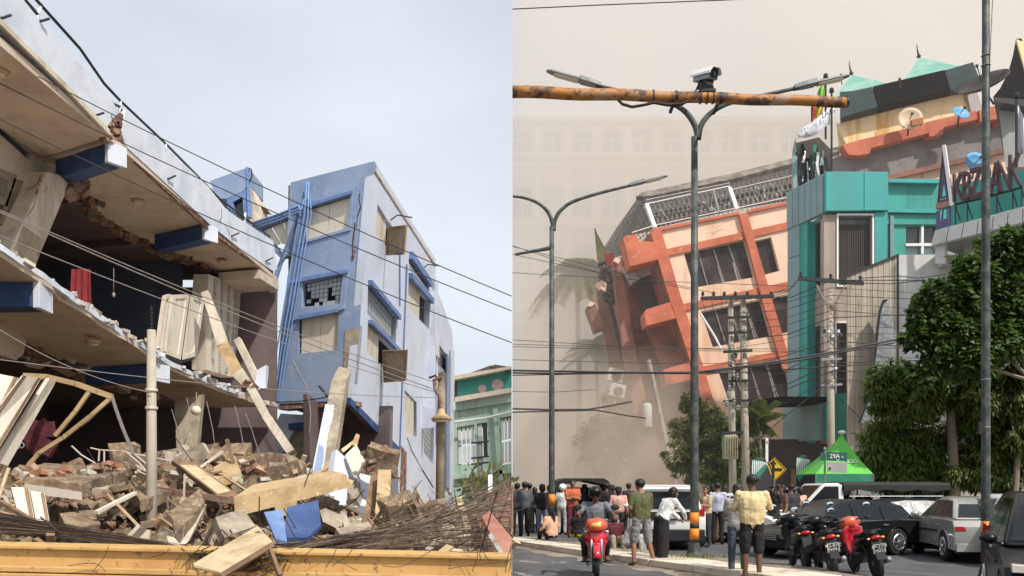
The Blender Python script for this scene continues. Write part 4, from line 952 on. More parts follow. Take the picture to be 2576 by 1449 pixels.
board('broken_slab', 'concrete', [(540, 1300, 11.4), (612, 1282, 12), (640, 1322, 11.4), (566, 1352, 10.8)], .14, 'grey slab fragment sloping below the long tan beam', 'slab', jag=.03)
board('broken_slab', 'raw_concrete', [(150, 1292, 11.6), (236, 1282, 12.2), (252, 1318, 11.6), (170, 1334, 10.9)], .12, 'slab fragment in the hollow right of the loose cream boards', 'slab', jag=.03)
board('broken_slab', 'raw_concrete', [(600, 1150, 17.2), (742, 1146, 17.4), (770, 1172, 16.6), (628, 1186, 16)], .18, 'long crumbled slab behind the brick ridge, right of the window frame', 'slab', jag=.04)
board('broken_slab', 'concrete', [(844, 1330, 12), (930, 1310, 12.8), (968, 1346, 12), (880, 1368, 11.2)], .16, 'flat slab fragment below the grey plinth, above the cables', 'slab', jag=.03)
# masonry lumps
def lump_thing(c_, s_, lab, n_=16, mats=('brick', 'raw_concrete', 'mortar', 'brick_dark')):
    b = empty('masonry_lump', c_, label=lab, cat='masonry')
    m = MB(); m.box(c_, s_, [random.uniform(-.4, .4) for _ in '123']); m.build('core', 'raw_concrete', b, jag=.08)
    for i in range(n_):
        p = V(c_) + V((random.uniform(-.5, .5) * s_[0], -abs(random.uniform(.2, .5)) * s_[1], random.uniform(-.5, .5) * s_[2])); m = MB()
        m.box(p, (.2, .1, .065), [random.uniform(-.8, .8) for _ in '123']); m.build('brick', random.choice(mats), b, jag=.012)
lump_thing(at(962, 1158, 15.6), (.55, .4, .45), 'orange-brown brick lump perched under the side wall')
lump_thing(at(690, 1196, 14.2), (.9, .4, .22), 'broken brick and concrete lump lying on top of the long beam', 20)
lump_thing(at(640, 1180, 16.6), (1.2, .5, .35), 'crumbled brick ridge behind the long beam', 22)
lump_thing(at(520, 1142, 18), (.55, .4, .3), 'brick lump on the heap below the globe lamp', 14)
lump_thing(at(1010, 1292, 13.6), (.5, .4, .5), 'torn masonry lump at the foot of the pale side wall', 14)
lump_thing(at(420, 1200, 14.6), (.5, .4, .3), 'brick lump right behind the concrete pole', 12)
# long loose timbers and rods
for i, (a_, c_, w_, mt, lab) in enumerate(((( -10, 1285, 9.8), (150, 1345, 9.6), .05, 'plank', 'long thin timber sloping down at the left behind the wall'), ((0, 1262, 10.4), (135, 1342, 10), .06, 'wood_frame', 'brown timber sloping beside the cream door panels'),
        ((560, 1270, 13), (512, 1370, 11.4), .035, 'cable_brown', 'steel rod standing below the tossed window frame'), ((905, 1188, 16), (1010, 1204, 15.8), .05, 'wood_frame', 'thin dark stick poking right from the brick lump'),
        ((944, 1200, 15.2), (922, 1330, 14.4), .14, 'wood_frame', 'dark upright post between the pale panels'), ((968, 1190, 15), (962, 1310, 14.2), .22, 'plank', 'tan splintered post under the brick lump'),
        ((240, 1290, 11.6), (340, 1240, 12.4), .06, 'plaster_white', 'pale batten in the hollow under the brick slab'))):
    m = MB(); m.beam(at(*a_), at(*c_), w_, w_ * .7); thing(m, 'loose_timber', mt, lab, 'timber', jag=.006)

# ---- yellow boundary wall
yw = empty('boundary_wall', (-2.7, 8, 0), label='low ochre yellow boundary wall with moulded top, under the rubble', cat='wall')
def wz(x): return 1.075 - (x + 4.7) * .022
m = MB(); L0, L1 = -9.5, -.01
for (y0, y1, dz0, dz1, mt, nm) in ((7.98, 8.3, -.9, 0, 'yellow_wall', 'wall_body'), (7.93, 8.34, 0, .035, 'yellow_wall', 'coping'), (7.88, 7.979, -.2, -.15, 'yellow_wall', 'string_course'), (7.86, 7.979, -.9, -.21, 'yellow_wall', 'plinth')):
    m = MB(); m.hexa([V((L0, y0, wz(L0) - .035 + dz0)), V((L1, y0, wz(L1) - .035 + dz0)), V((L1, y1, wz(L1) - .035 + dz0)), V((L0, y1, wz(L0) - .035 + dz0)), V((L0, y0, wz(L0) - .035 + dz1)), V((L1, y0, wz(L1) - .035 + dz1)), V((L1, y1, wz(L1) - .035 + dz1)), V((L0, y1, wz(L0) - .035 + dz1))])
    m.build(nm, mt, yw, bevel=.008)
# ---- fallen cables sweeping over the wall
m = MB(); m.cm = 0
def strand(pts, r_, k):
    P = []
    for i in range(len(pts) - 1):
        for t in (0, .25, .5, .75): P.append(pts[i].lerp(pts[i + 1], t))
    P.append(pts[-1]); Q = [V((min(p.x, -.01), p.y, p.z)) for p in P]
    for _ in range(3): Q = [Q[0]] + [(Q[i - 1] + Q[i] * 2 + Q[i + 1]) / 4 for i in range(1, len(Q) - 1)] + [Q[-1]]
    m.cm = k; m.tube(Q, r_, 4, caps=False)
for i in range(64):
    j = lambda s: random.gauss(0, s)
    s_ = random.random()
    strand([at(-40, 1282 + 62 * s_ + j(3), 9.2), at(120, 1312 + 34 * s_ + j(4), 9.0), at(280, 1340 + 26 * s_ + j(5), 8.7), at(400, 1362 + 20 * s_ + j(4), 8.5), at(480 + j(30), 1382 + 16 * s_ + j(5), 8.25), at(560 + j(60), 1400 + j(10), 7.8)], random.uniform(.003, .007), random.choice((0, 0, 1)))
for i in range(84):
    j = lambda s: random.gauss(0, s); s_ = random.random()
    e = at(1286, 1205 + 170 * s_ + j(14), 10.5)
    strand([at(640 + j(45), 1418 + j(16), 7.8), at(760 + j(20), 1392 - 20 * (1 - s_) + j(8), 8.6), at(900, 1352 - 16 * (1 - s_) + 24 * s_ + j(8), 9.2), at(1030, 1312 + 62 * s_ + j(13), 9.8), at(1150, 1268 + 104 * s_ + j(17), 10.2), e], random.uniform(.002, .006), random.choice((0, 0, 1, 1)))
for i in range(30):
    u = random.uniform(200, 1280); v = random.uniform(1380, 1440); a_ = at(u, v, 7.84); d = V((random.uniform(-.5, .5), -.01, random.uniform(-.3, .3)))
    strand([a_, a_ + d * .5 + V((random.gauss(0, .04), 0, random.gauss(0, .04))), a_ + d], .003, 0)
for i in range(34):                                    # whips rising out of the heap
    u = random.uniform(930, 1280); a_ = at(u, random.uniform(1330, 1390), 10); strand([a_, a_ + V((random.gauss(0, .1), 0, random.uniform(.1, .3))), a_ + V((random.gauss(0, .3), 0, random.uniform(.3, .75)))], .004, random.choice((0, 1)))
tag(m.build('fallen_cables', ['cable_brown', 'cable_tan']), 'tangled bundle of fallen brown cables sweeping over the yellow wall', 'cables', kind='stuff')

# ---- poles
b = empty('concrete_pole', gnd(381, 1222 + FPX * 1.6 / 13), label='slim cream concrete pole with a black rod on top, in front of the collapsed block', cat='pole')
x, y = b.location.x, b.location.y
m = MB(); m.tube([(x, y, 0), (x, y, 2), (x, y, at(381, 830, 13).z)], [.085, .076, .06], 14); m.build('shaft', 'concrete_pole', b, smooth=True)
m = MB(); m.tube([(x, y, at(381, 832, 13).z), (x, y, at(381, 768, 13).z)], .014, 6)
for i in range(6): m.lathe((x, y, at(381, 826 - i * 9, 13).z), [(.026, 0), (.026, .02)], 8)
m.build('top_rod', 'dark_metal', b)
for v in (985, 1030, 1360): 
    m = MB(); m.lathe((x, y, at(381, v, 13).z), [(.086, 0), (.09, .01), (.09, .03), (.086, .04)], 14); m.build('strap', 'concrete_pole' if v > 1200 else 'plaster_white', b)
b = empty('street_lamp', gnd(1106, 1222 + FPX * 1.6 / 22), label='brown street lamp post with conical shade in front of the pale side wall', cat='street lamp')
x, y = b.location.x, b.location.y; zz = lambda v: at(0, v, 22).z
m = MB(); m.tube([(x, y, 0), (x + .03, y, 3), (x + .06, y, zz(938))], [.12, .11, .09], 12); m.build('post', 'bark', b, smooth=True)
m = MB(); m.lathe((x + .06, y - .2, zz(1058)), [(.26, 0), (.24, .05), (.14, .13), (.09, .17), (.08, .26), (.03, .28)], 18); m.build('shade', 'lamp_shade_tan', b, smooth=True)
m = MB(); m.lathe((x + .06, y - .2, zz(1063)), [(.22, 0), (.22, .04)], 16); m.build('diffuser', 'globe', b)
m = MB(); m.tube([(x + .03, y - .1, zz(950)), (x - .12, y - .15, zz(958)), (x - .08, y - .15, zz(985)), (x + .02, y - .15, zz(1000)), (x + .05, y - .18, zz(1044))], [.05, .05, .06, .04, .04], 8); m.build('bracket', 'brick_dark', b)
m = MB(); m.tube([(x - .25, y - .1, zz(952)), (x - .1, y - .1, zz(946)), (x, y - .1, zz(960))], .03, 6); m.build('insulator_arm', 'dark_metal', b)
# ---- overhead wires on the left
def wirething(pts, r_, lab, mat='wire', sag=0):
    m = MB(); P = [V(p) for p in pts]
    if len(P) == 2: P = catenary(P[0], P[1], sag)
    m.tube(P, r_, 5, caps=False); return thing(m, 'overhead_wire', mat, lab, 'wire')
for i, (a_, c_, mt, r_, lab) in enumerate((((-10, 138, 15), (1287, 745, 15), 'wire', .009, 'topmost dark wire sloping across the sky past the tower top'), ((-10, 205, 15), (1287, 782, 15.2), 'wire', .009, 'second dark wire from the top, crossing the tower windows'),
        ((-10, 295, 14), (1287, 862, 15), 'wire', .009, 'third wire from the top, crossing beige soffit and sky'), ((-10, 525, 13), (1112, 968, 21.6), 'wire_light', .009, 'pale wire ending at the street lamp, upper of the lower set'), ((-10, 530, 13), (1110, 985, 21.6), 'wire_light', .011, 'pale wire ending at the street lamp, middle of the lower set'),
        ((-10, 590, 13), (1108, 990, 21.6), 'wire_light', .009, 'pale wire ending at the street lamp, lowest of the set'), ((0, 830, 13), (381, 988, 12.9), 'wire_light', .007, 'thin pale wire from the left edge to the concrete pole'), ((0, 905, 12.9), (1100, 1000, 21.8), 'wire_light', .008, 'thin sagging wire passing behind the pole below the middle floor'))):
    wirething([at(*a_), at(*c_)], r_, lab, mt, .12)
m = MB(); m.tube([at(735, 905, 29), at(770, 970, 29), at(782, 1040, 29), at(778, 1090, 29)], .02, 5); thing(m, 'loose_cable', 'wire_light', 'loose pale cable dangling down the tower front', 'cable')
m = MB(); m.tube([at(693, 1012, 29.5), at(750, 1010, 29), at(800, 1003, 29), at(826, 998, 29)], .02, 5); m.tube([at(826, 998, 29), at(803, 970, 29)], .05, 6); thing(m, 'loose_cable', 'wire', 'loose dark cable and bracket across the foot of the tower front', 'cable')
for i in range(5):
    u = (470, 520, 590, 432, 618)[i]; m = MB(); m.tube([at(u, 1000 + 10 * i, 19), at(u + 15, 1080, 18.5), at(u + 20 + 5 * i, 1160, 18)], .008, 4); thing(m, 'loose_cable', 'wire_light', ('thin cord hanging below the globe lamp', 'thin cord hanging right of the globe lamp', 'thin cord hanging at the foot of the drain pipes', 'thin cord hanging left of the globe lamp', 'thin cord hanging beside the blue drain pipes')[i], 'cable')

# ---- green house beyond
hs = empty('green_house', (-2.4, 78, 0), label='pale green house with teal gable band and round pink medallions', cat='house')
Q = PY(78)
m = MB(); m.slab(Q, [(1140, 1032), (1287, 1010), (1287, 1450), (1140, 1450)], -6, 0, [[(1150, 1075), (1192, 1068), (1196, 1165), (1152, 1170)], [(1200, 1066), (1226, 1062), (1228, 1150), (1204, 1152)], [(1258, 1052), (1286, 1046), (1286, 1165), (1262, 1170)], [(1262, 1215), (1284, 1212), (1284, 1300), (1262, 1300)]]); m.build('wall', 'house_green', hs)
m = MB(); m.slab(Q, [(1150, 958), (1287, 932), (1287, 984), (1152, 1005)], -5, .3); m.build('gable_band', 'house_teal', hs)
for u, v, r_ in ((1213, 978, 11), (1252, 968, 15)):
    m = MB(); m.lathe(Q.at(u, v, .3), [(r_ / FPX * 78, 0), (r_ / FPX * 72, -.06)], 20, 'Y'); m.build('medallion', 'pink_disc', hs)
m = MB(); m.slab(Q, [(1146, 1002), (1287, 978), (1287, 990), (1146, 1014)], -1, 1.0); m.build('cornice', 'cream_trim', hs)
m = MB(); m.slab(Q, [(1146, 1014), (1287, 990), (1287, 1012), (1146, 1034)], -1, .4); m.build('frieze', 'house_green', hs)
m = MB(); m.slab(Q, [(1144, 950), (1287, 926), (1287, 933), (1144, 960)], -3, 1.4); m.build('eave', 'cream_trim', hs)
m = MB(); m.slab(Q, [(1180, 944), (1234, 924), (1287, 927), (1287, 928), (1184, 946)], -6, 1.2); m.slab(Q, [(1236, 928), (1244, 922), (1287, 928), (1287, 940)], -6, 1.3); m.build('roof', 'house_roof', hs)
m = MB(); m.slab(Q, [(1140, 960), (1156, 968), (1160, 1000), (1140, 1005)], -3, .2); m.build('side_roof', 'house_roof', hs)
for q, ni, nj in (([(1150, 1075), (1192, 1068), (1196, 1165), (1152, 1170)], 4, 2), ([(1200, 1066), (1226, 1062), (1228, 1150), (1204, 1152)], 2, 1), ([(1258, 1052), (1286, 1046), (1286, 1165), (1262, 1170)], 3, 2)):
    a_, b_, c_, d_ = [V((*p, 0)) for p in q]; f = lambda s, t: a_.lerp(b_, s).lerp(d_.lerp(c_, s), t)
    for i in range(ni):
        for jn in range(nj):
            qq = [f(i / ni + .03, jn / nj + .02), f((i + 1) / ni - .03, jn / nj + .02), f((i + 1) / ni - .03, (jn + 1) / nj - .02), f(i / ni + .03, (jn + 1) / nj - .02)]
            m = MB(); m.slab(Q, [(p.x, p.y) for p in qq], -.3, -.2); m.build('pane', 'glass_dark' if (ni == 2 and i == 1) else 'house_white', hs)
m = MB(); m.slab(Q, [(1240, 1030), (1252, 1028), (1268, 1240), (1256, 1242)], 0, .5); m.build('pilaster', 'house_green', hs)
m = MB(); m.slab(Q, [(1140, 1195), (1287, 1180), (1287, 1190), (1140, 1206)], 0, .5); m.build('sill_band', 'house_green', hs)
m = MB(); m.tube([at(1145, 1062, 77), at(1220, 1052, 77), at(1287, 1036, 77)], .12, 6); m.build('gutter', 'house_white', hs)
b = empty('utility_pole', at(1210, 1222 + FPX * 1.6 / 60, 60), label='grey utility pole with crossarms in front of the green house', cat='pole')
m = MB(); m.tube([at(1208, 1300, 60), at(1206, 1098, 60)], .2, 8); m.build('shaft', 'grey_metal', b)
for v in (1112, 1150, 1165): 
    m = MB(); m.beam(at(1185, v + 3, 59.8), at(1230, v - 2, 59.8), .12, .12); m.build('crossarm', 'dark_metal', b)
m = MB(); random.seed(5)
for i in range(260):
    p = at(random.uniform(1160, 1286), random.gauss(1235, 22), 55 + random.uniform(-3, 3)); d = V((random.gauss(0, .5), random.gauss(0, .5), random.gauss(.3, .5))); m.add([p, p + d, p + d * .6 + V((.16, .1, -.1))], [(0, 1, 2)])
tag(m.build('scrub', 'leaf_dusty'), 'grey-green scrub below the green house', 'scrub', kind='stuff')
# =================================================================== RIGHT: leaning salmon building in the dust
random.seed(31)
LY = 56.0; LP = PY(LY)
lb = empty('leaning_building', (12, 58, 0), label='salmon building with orange bands tilting left in the dust, open lattice on its roof', cat='building')
HW = [[(1720, 636), (1873, 602), (1899, 697), (1745, 724)], [(1897, 606), (1940, 596), (1962, 681), (1920, 692)], [(1763, 783), (1915, 752), (1940, 846), (1793, 873)], [(1941, 748), (2010, 733), (2030, 826), (1962, 840)],
      [(1808, 936), (1972, 900), (1996, 1000), (1839, 1027)]]
m = MB(); m.slab(LP, [(1640, 582), (1860, 537), (2020, 505), (2110, 850), (2190, 1240), (1830, 1240), (1745, 930)], -.4, 0, HW); m.build('wall', 'lean_wall', lb)
def orange(q, d=.12, nm='band', mat='lean_orange', d0=.002): 
    m = MB(); m.slab(LP, q, d0, d); return m.build(nm, mat, lb, bevel=.02)
orange([(1634, 582), (1660, 575), (1700, 712), (1762, 906), (1800, 1030), (1772, 1036), (1733, 906), (1672, 720)], .25, 'pilaster')
orange([(1856, 541), (1877, 537), (1906, 640), (1950, 790), (1990, 930), (1968, 934), (1924, 792), (1884, 640)], .25, 'pilaster')
orange([(1664, 630), (1881, 582), (1886, 600), (1669, 648)]); orange([(1886, 580), (2020, 551), (2024, 567), (1891, 598)])
orange([(1704, 768), (1922, 722), (1926, 738), (1709, 786)]); orange([(1930, 720), (2040, 697), (2046, 714), (1935, 737)])
orange([(1748, 926), (1968, 882), (1973, 899), (1753, 944)]); orange([(1640, 578), (1858, 534), (1859, 541), (1642, 586)], .18, 'coping'); orange([(1878, 530), (2020, 500), (2022, 508), (1879, 538)], .18, 'coping')
for q in HW:                                                    # sash glass and mullions
    a, b, c_, d_ = [V((*p, 0)) for p in q]; f = lambda s, t: a.lerp(b, s).lerp(d_.lerp(c_, s), t)
    n_ = 4 if (b - a).length > 90 else 1
    for i in range(n_):
        qq = [f(i / n_ + .012, .02), f((i + 1) / n_ - .012, .02), f((i + 1) / n_ - .012, .98), f(i / n_ + .012, .98)]
        m = MB(); m.slab(LP, [(p.x, p.y) for p in qq], -.38 + .04 * (i % 2), -.33 + .04 * (i % 2)); m.build('window_pane', 'lean_glass', lb)
    for i in range(1, n_):
        p, r_ = f(i / n_, .02), f(i / n_ + .02 * (i - 1), .98); m = MB(); m.slab(LP, [(p.x - 2, p.y), (p.x + 1, p.y), (r_.x + 1, r_.y), (r_.x - 2, r_.y)], -.36, -.26); m.build('mullion', 'lattice', lb)
for pts in ([(1777, 560), (1800, 575), (1822, 560), (1850, 552)], [(1790, 588), (1812, 578), (1835, 580)], [(1850, 720), (1870, 735), (1892, 728)], [(1950, 880), (1962, 900), (1975, 920)]): crack(LP, pts, 1.0, 'lean_orange', lb)
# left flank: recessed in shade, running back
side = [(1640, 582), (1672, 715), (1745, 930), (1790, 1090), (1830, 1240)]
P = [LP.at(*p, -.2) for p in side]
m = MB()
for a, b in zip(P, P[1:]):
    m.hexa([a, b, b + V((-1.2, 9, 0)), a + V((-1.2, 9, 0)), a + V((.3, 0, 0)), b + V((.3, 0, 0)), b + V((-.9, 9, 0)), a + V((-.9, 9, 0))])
m.build('flank_wall', 'lean_side_shade', lb)
m = MB(); m.slab(PY(64), [(1502, 715), (1548, 655), (1640, 600), (1760, 1000), (1825, 1240), (1612, 1240), (1545, 940)], -.3, 0); m.build('flank_wall', 'lean_side_shade', lb)
def flank(q, Y, th, mat, nm): 
    m = MB(); m.slab(PY(Y), q, -th, 0); return m.build(nm, mat, lb, bevel=.03)
# loggia: soffits, grey inner wall, recess in shade-darkened maroon
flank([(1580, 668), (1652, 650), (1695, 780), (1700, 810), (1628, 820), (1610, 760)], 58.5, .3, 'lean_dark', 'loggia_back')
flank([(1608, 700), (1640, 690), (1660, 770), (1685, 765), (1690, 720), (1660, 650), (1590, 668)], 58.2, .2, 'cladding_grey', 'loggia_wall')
flank([(1575, 700), (1632, 690), (1650, 780), (1690, 830), (1740, 1030), (1600, 1060), (1585, 800)], 59.5, .3, 'lean_side_shade', 'loggia_back')
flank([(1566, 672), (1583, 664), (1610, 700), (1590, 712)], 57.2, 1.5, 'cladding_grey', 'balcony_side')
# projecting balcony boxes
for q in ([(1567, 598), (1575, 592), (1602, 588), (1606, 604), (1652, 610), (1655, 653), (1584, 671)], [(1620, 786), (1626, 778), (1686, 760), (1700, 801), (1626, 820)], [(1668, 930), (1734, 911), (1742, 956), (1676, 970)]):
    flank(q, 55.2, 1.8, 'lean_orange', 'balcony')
for q in ([(1623, 820), (1700, 802), (1720, 880), (1740, 910), (1668, 928)], ): flank(q, 57.6, .3, 'lean_side_shade', 'balcony_soffit')
flank([(1541, 656), (1562, 650), (1575, 740), (1604, 906), (1650, 1100), (1700, 1240), (1640, 1240), (1600, 1080), (1572, 906), (1552, 760)], 58, .8, 'lean_side_shade', 'pilaster')
flank([(1498, 716), (1508, 708), (1524, 734), (1564, 905), (1620, 1120), (1640, 1240), (1600, 1240), (1580, 1120), (1530, 905)], 62, .9, 'lean_side_shade', 'pilaster')
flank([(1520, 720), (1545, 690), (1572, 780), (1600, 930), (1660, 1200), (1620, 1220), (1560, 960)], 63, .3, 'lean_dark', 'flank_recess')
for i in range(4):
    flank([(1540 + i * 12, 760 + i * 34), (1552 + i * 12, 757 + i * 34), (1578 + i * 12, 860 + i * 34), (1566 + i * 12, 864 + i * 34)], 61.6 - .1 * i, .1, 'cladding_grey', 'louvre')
flank([(1475, 772), (1484, 760), (1498, 764), (1524, 823), (1497, 833)], 61, 1.5, 'lean_side_shade', 'balcony'); flank([(1476, 770), (1486, 758), (1498, 763), (1488, 772)], 60.9, 1.2, 'lean_wall', 'balcony_top')
flank([(1498, 714), (1514, 704), (1526, 712), (1524, 738)], 60.8, .8, 'lean_wall', 'broken_cap'); flank([(1541, 655), (1552, 648), (1562, 652), (1556, 664)], 57.8, .8, 'lean_wall', 'broken_cap')
m = MB()
for i in range(26): m.box(at(random.uniform(1510, 1545), random.uniform(660, 760), 61), (random.uniform(.1, .6), .3, random.uniform(.1, .5)), [random.uniform(-1, 1) for _ in '123'])
m.build('debris', 'lean_dark', lb)
m = MB(); m.tube([at(1497, 575, 61), at(1503, 640, 61)], .06, 5); m.prism([[at(1498, 578, 61), at(1530, 640, 61), at(1524, 660, 61), at(1502, 655, 61)]], (0, .05, 0)); m.build('awning_flap', 'leaf_dusty', lb)
m = MB(); m.prism([[at(1520, 640, 60), at(1544, 636, 60), at(1548, 665, 60), at(1528, 672, 60)]], (0, .1, 0)); m.build('red_flap', 'red_cloth', lb)
# body behind and roof
m = MB(); m.hexa([at(1660, 700, 60), at(2020, 620, 60), at(2060, 620, 72), at(1640, 700, 72), at(1645, 590, 60), at(2020, 520, 60), at(2060, 520, 72), at(1625, 590, 72)]); m.build('roof_deck', 'lean_dark', lb)
# fallen roof: ridge, mesh panels, white posts and rails
RP = Plane.tri(at(1646, 574, 56), at(1981, 508, 56), at(1981, 412, 61))
m = MB(); m.slab(RP, [(1600, 498), (1616, 487), (1850, 438), (2110, 372), (2112, 384), (1850, 452), (1640, 496)], -.2, .1); m.build('roof_edge', 'roof_sheet', lb)
RB = Plane(RP.p - RP.n * 1.6, RP.n)
m = MB(); m.slab(RB, [(1612, 500), (1850, 452), (2060, 408), (2040, 492), (1850, 524), (1648, 570)], -.1, 0); m.build('roof_sheet', 'lean_dark', lb)
for i in range(34):                                            # lattice bars, crossing diagonals in front of the sheet
    a = V((1632 + i * 11.5, 0)); t = i / 34
    yb = lambda u: 576 - (u - 1646) * .199; yt = lambda u: 500 - (u - 1620) * .213
    for s_ in (-1, 1):
        u0 = 1640 + i * 12; u1 = u0 + s_ * 26 - 14
        if u1 < 1622 or u1 > 2015: continue
        m = MB(); m.tube([RP.at(u0, yb(u0), -.3 - .3 * (s_ > 0)), RP.at(u1, yt(u1), -.3 - .3 * (s_ > 0))], .022, 4); m.build('lattice_bar', 'lattice', lb)
for k in range(4):
    m = MB(); o_ = k * 15; m.tube([RP.at(1646 - k * 6, 560 - o_, -.5), RP.at(1840, 521 - o_, -.5), RP.at(2010, 487 - o_, -.5)], .03, 4); m.build('lattice_rail', 'lattice', lb)
for i in range(60):
    u = random.uniform(1650, 2010); v = 574 - (u - 1646) * .199 - random.uniform(4, 52); m = MB(); d_ = random.uniform(6, 16)
    m.beam(RP.at(u, v, -.9), RP.at(u - 5, v - d_, -.9), .1, .05); m.build('slat', random.choice(['lattice', 'cladding_grey', 'roof_sheet']), lb)
for a, b in (((1627, 516), (1648, 574)), ((1836, 474), (1854, 528)), ((1795, 482), (1808, 535))):
    m = MB(); m.beam(RP.at(*a, .1), RP.at(*b, .1), .22 if a[0] != 1795 else .1, .2); m.build('roof_post', 'white_post' if a[0] != 1795 else 'lattice', lb)
for pts, r_ in (([(1590, 585), (1650, 566), (1850, 524), (2010, 490)], .028), ([(1622, 514), (1700, 497), (1836, 468)], .04), ([(1625, 503), (1836, 460)], .02), ([(1836, 478), (2000, 440)], .02)):
    m = MB(); m.tube([RP.at(*p, .15) for p in pts], r_, 6); m.build('roof_rail', 'white_post', lb)
m = MB(); G = Plane.tri(at(1517, 623, 66), at(1610, 492, 62), at(1646, 576, 57)); m.slab(G, [(1517, 626), (1560, 560), (1610, 490), (1625, 515), (1646, 576), (1590, 590), (1566, 640), (1530, 650)], -.1, 0); m.build('roof_sheet', 'roof_sheet', lb)
for i in range(12):
    m = MB(); t = i / 11; m.tube([G.at(1520 + 90 * t, 628 - 134 * t, .1), G.at(1560 + 84 * t, 640 - 60 * t, .1)], .03, 4); m.build('lattice_bar', 'lattice', lb)
for i in range(7):
    m = MB(); t = i / 6; m.tube([G.at(1522 + 42 * t, 632 + 5 * t, .16), G.at(1606 + 38 * t, 497 + 75 * t, .16)], .03, 4); m.build('lattice_bar', 'lattice', lb)
# rear part of the same building behind the teal shop: grey soffit, orange edge, stained yellow penthouse
U2 = PY(60)
SK = V((3.3, 8, 0)); m = MB(); m.slabx(U2, [(1990, 440), (2110, 392), (2330, 338), (2580, 280), (2580, 372), (2230, 452), (2180, 600), (2000, 600)], 0, SK); m.build('rear_wall', 'soffit_grey', lb)
m = MB(); m.slab(U2, [(2160, 486), (2230, 452), (2590, 366), (2590, 640), (2170, 640)], .0, .3); m.build('rear_wall', 'lean_wall', lb)
m = MB(); m.slab(U2, [(2150, 474), (2232, 448), (2590, 362), (2590, 374), (2232, 460), (2152, 486)], .3, .7); m.build('band', 'lean_side_shade', lb)
for q in ([(2108, 376), (2140, 366), (2320, 322), (2325, 346), (2180, 384), (2176, 398), (2150, 402), (2122, 400)], [(2316, 319), (2440, 290), (2444, 312), (2360, 332), (2358, 350), (2324, 356)], [(2446, 290), (2470, 282), (2556, 266), (2562, 294), (2512, 306), (2514, 318), (2496, 322), (2494, 312), (2450, 318)]):
    m = MB(); m.slab(U2, q, .0, .8); m.build('band', 'lean_orange', lb, bevel=.03)
U3 = PY(61)
m = MB(); m.slab(U3, [(2104, 312), (2425, 232), (2452, 240), (2468, 290), (2134, 372)], -.01, .0); m.slabx(U3, [(2104, 312), (2425, 232), (2452, 240), (2468, 290), (2134, 372)], -.02, SK); m.build('penthouse_wall', 'yellow_stain', lb)
m = MB(); m.slab(U3, [(2425, 232), (2446, 214), (2468, 286), (2440, 295)], .0, .3); m.build('penthouse_corner', 'cladding_grey', lb)
m = MB(); m.slabx(U3, [(2101, 246), (2135, 243), (2181, 233), (2195, 282), (2101, 310)], .9, SK * 1.1); m.slabx(U3, [(2361, 192), (2431, 172), (2447, 214), (2425, 233), (2375, 242)], .9, SK * 1.1); m.build('fascia', 'fascia_teal', lb)
m = MB(); m.slabx(U3, [(2182, 233), (2360, 192), (2374, 242), (2196, 282)], .95, SK * 1.1); m.build('fascia', 'fascia_black', lb)
for ap, base in (((2143, 188), [(2099, 246), (2140, 243), (2246, 215)]), ((2313, 145), [(2268, 211), (2330, 196), (2430, 172)])):
    A = at(*ap, 65); B = [at(*p, 60.1) for p in base]; Bk = [at(base[-1][0] + 2, base[-1][1] - 2, 68), at(base[0][0] + 2, base[0][1], 68)]
    m = MB(); Q_ = B + Bk; m.add([A] + Q_, [(0, i + 1, (i + 1) % len(Q_) + 1) for i in range(len(Q_))] + [tuple(range(len(Q_), 0, -1))]); r_ = m.build('roof', 'green_roof', lb)
    m = MB(); m.tube([A, A + V((-.15, 0, .5)), A + V((-.2, 0, 1.0))], [.1, .05, .02], 6); m.ell(A + V((-.05, 0, .1)), (.16, .16, .12), 8, 6); m.build('finial', 'dark_metal', r_)
for u, v in ((2118, 190), (2265, 200)):
    m = MB(); m.tube([at(u, v + 22, 60), at(u - 2, v, 60)], .04, 5); m.ell(at(u - 2, v, 60), (.1, .1, .14), 6, 5); m.build('finial', 'dark_metal', lb)
# tank and dishes on the ledge (things of their own)
def dish(c_, r_, nrm, mat, lab, leg=None, ry=None):
    d = empty('satellite_dish', c_, label=lab, cat='satellite dish'); n_ = V(nrm).normalized(); q = n_.to_track_quat('Z', 'Y').to_matrix()
    m = MB(); k = 20; rg = [[V(c_) + q @ V((r_ * s * math.cos(2 * math.pi * j / k), (ry or r_) * s * math.sin(2 * math.pi * j / k), r_ * .28 * s * s - o_)) for j in range(k)] for s, o_ in ((.05, 0), (.4, 0), (.75, 0), (1, 0), (1, .04), (.75, .05), (.4, .05), (.05, .05))]
    m.loft(rg); m.build('reflector', mat, d, smooth=True)
    m = MB(); m.tube([V(c_) + q @ V((0, 0, .05)), V(c_) + q @ V((0, 0, r_ * .9))], .03, 5); m.ell(V(c_) + q @ V((0, 0, r_ * .9)), (.1, .1, .1), 6, 5); m.build('feed', 'dark_metal', d)
    m = MB(); m.tube([V(c_) - n_ * .05, leg or V(c_) + V((0, .3, -r_ * 1.2))], .06, 6); m.build('mast', 'dark_metal', d)
dish(at(2288, 302, 58.5), .78, (-.2, -1, .2), 'dish_cream', 'rusty cream dish in front of the stained yellow penthouse')
dish(at(2474, 222, 50), 1.5, (-.55, -.5, .75), 'dish_grey', 'big dark mesh dish behind the right-hand lamp pole', at(2500, 262, 50.5), ry=1.0)
dish(at(2414, 288, 58.4), .62, (.25, -1, .55), 'tank_blue', 'blue dish on the ledge of the yellow penthouse', ry=.5)
dish(at(2452, 412, 57.6), .75, (.1, -1, .3), 'tank_blue', 'blue dish low down behind the bank letters')
b = empty('plank_box', at(2302, 308, 58.3)); 
bpy.data.objects.remove(b)
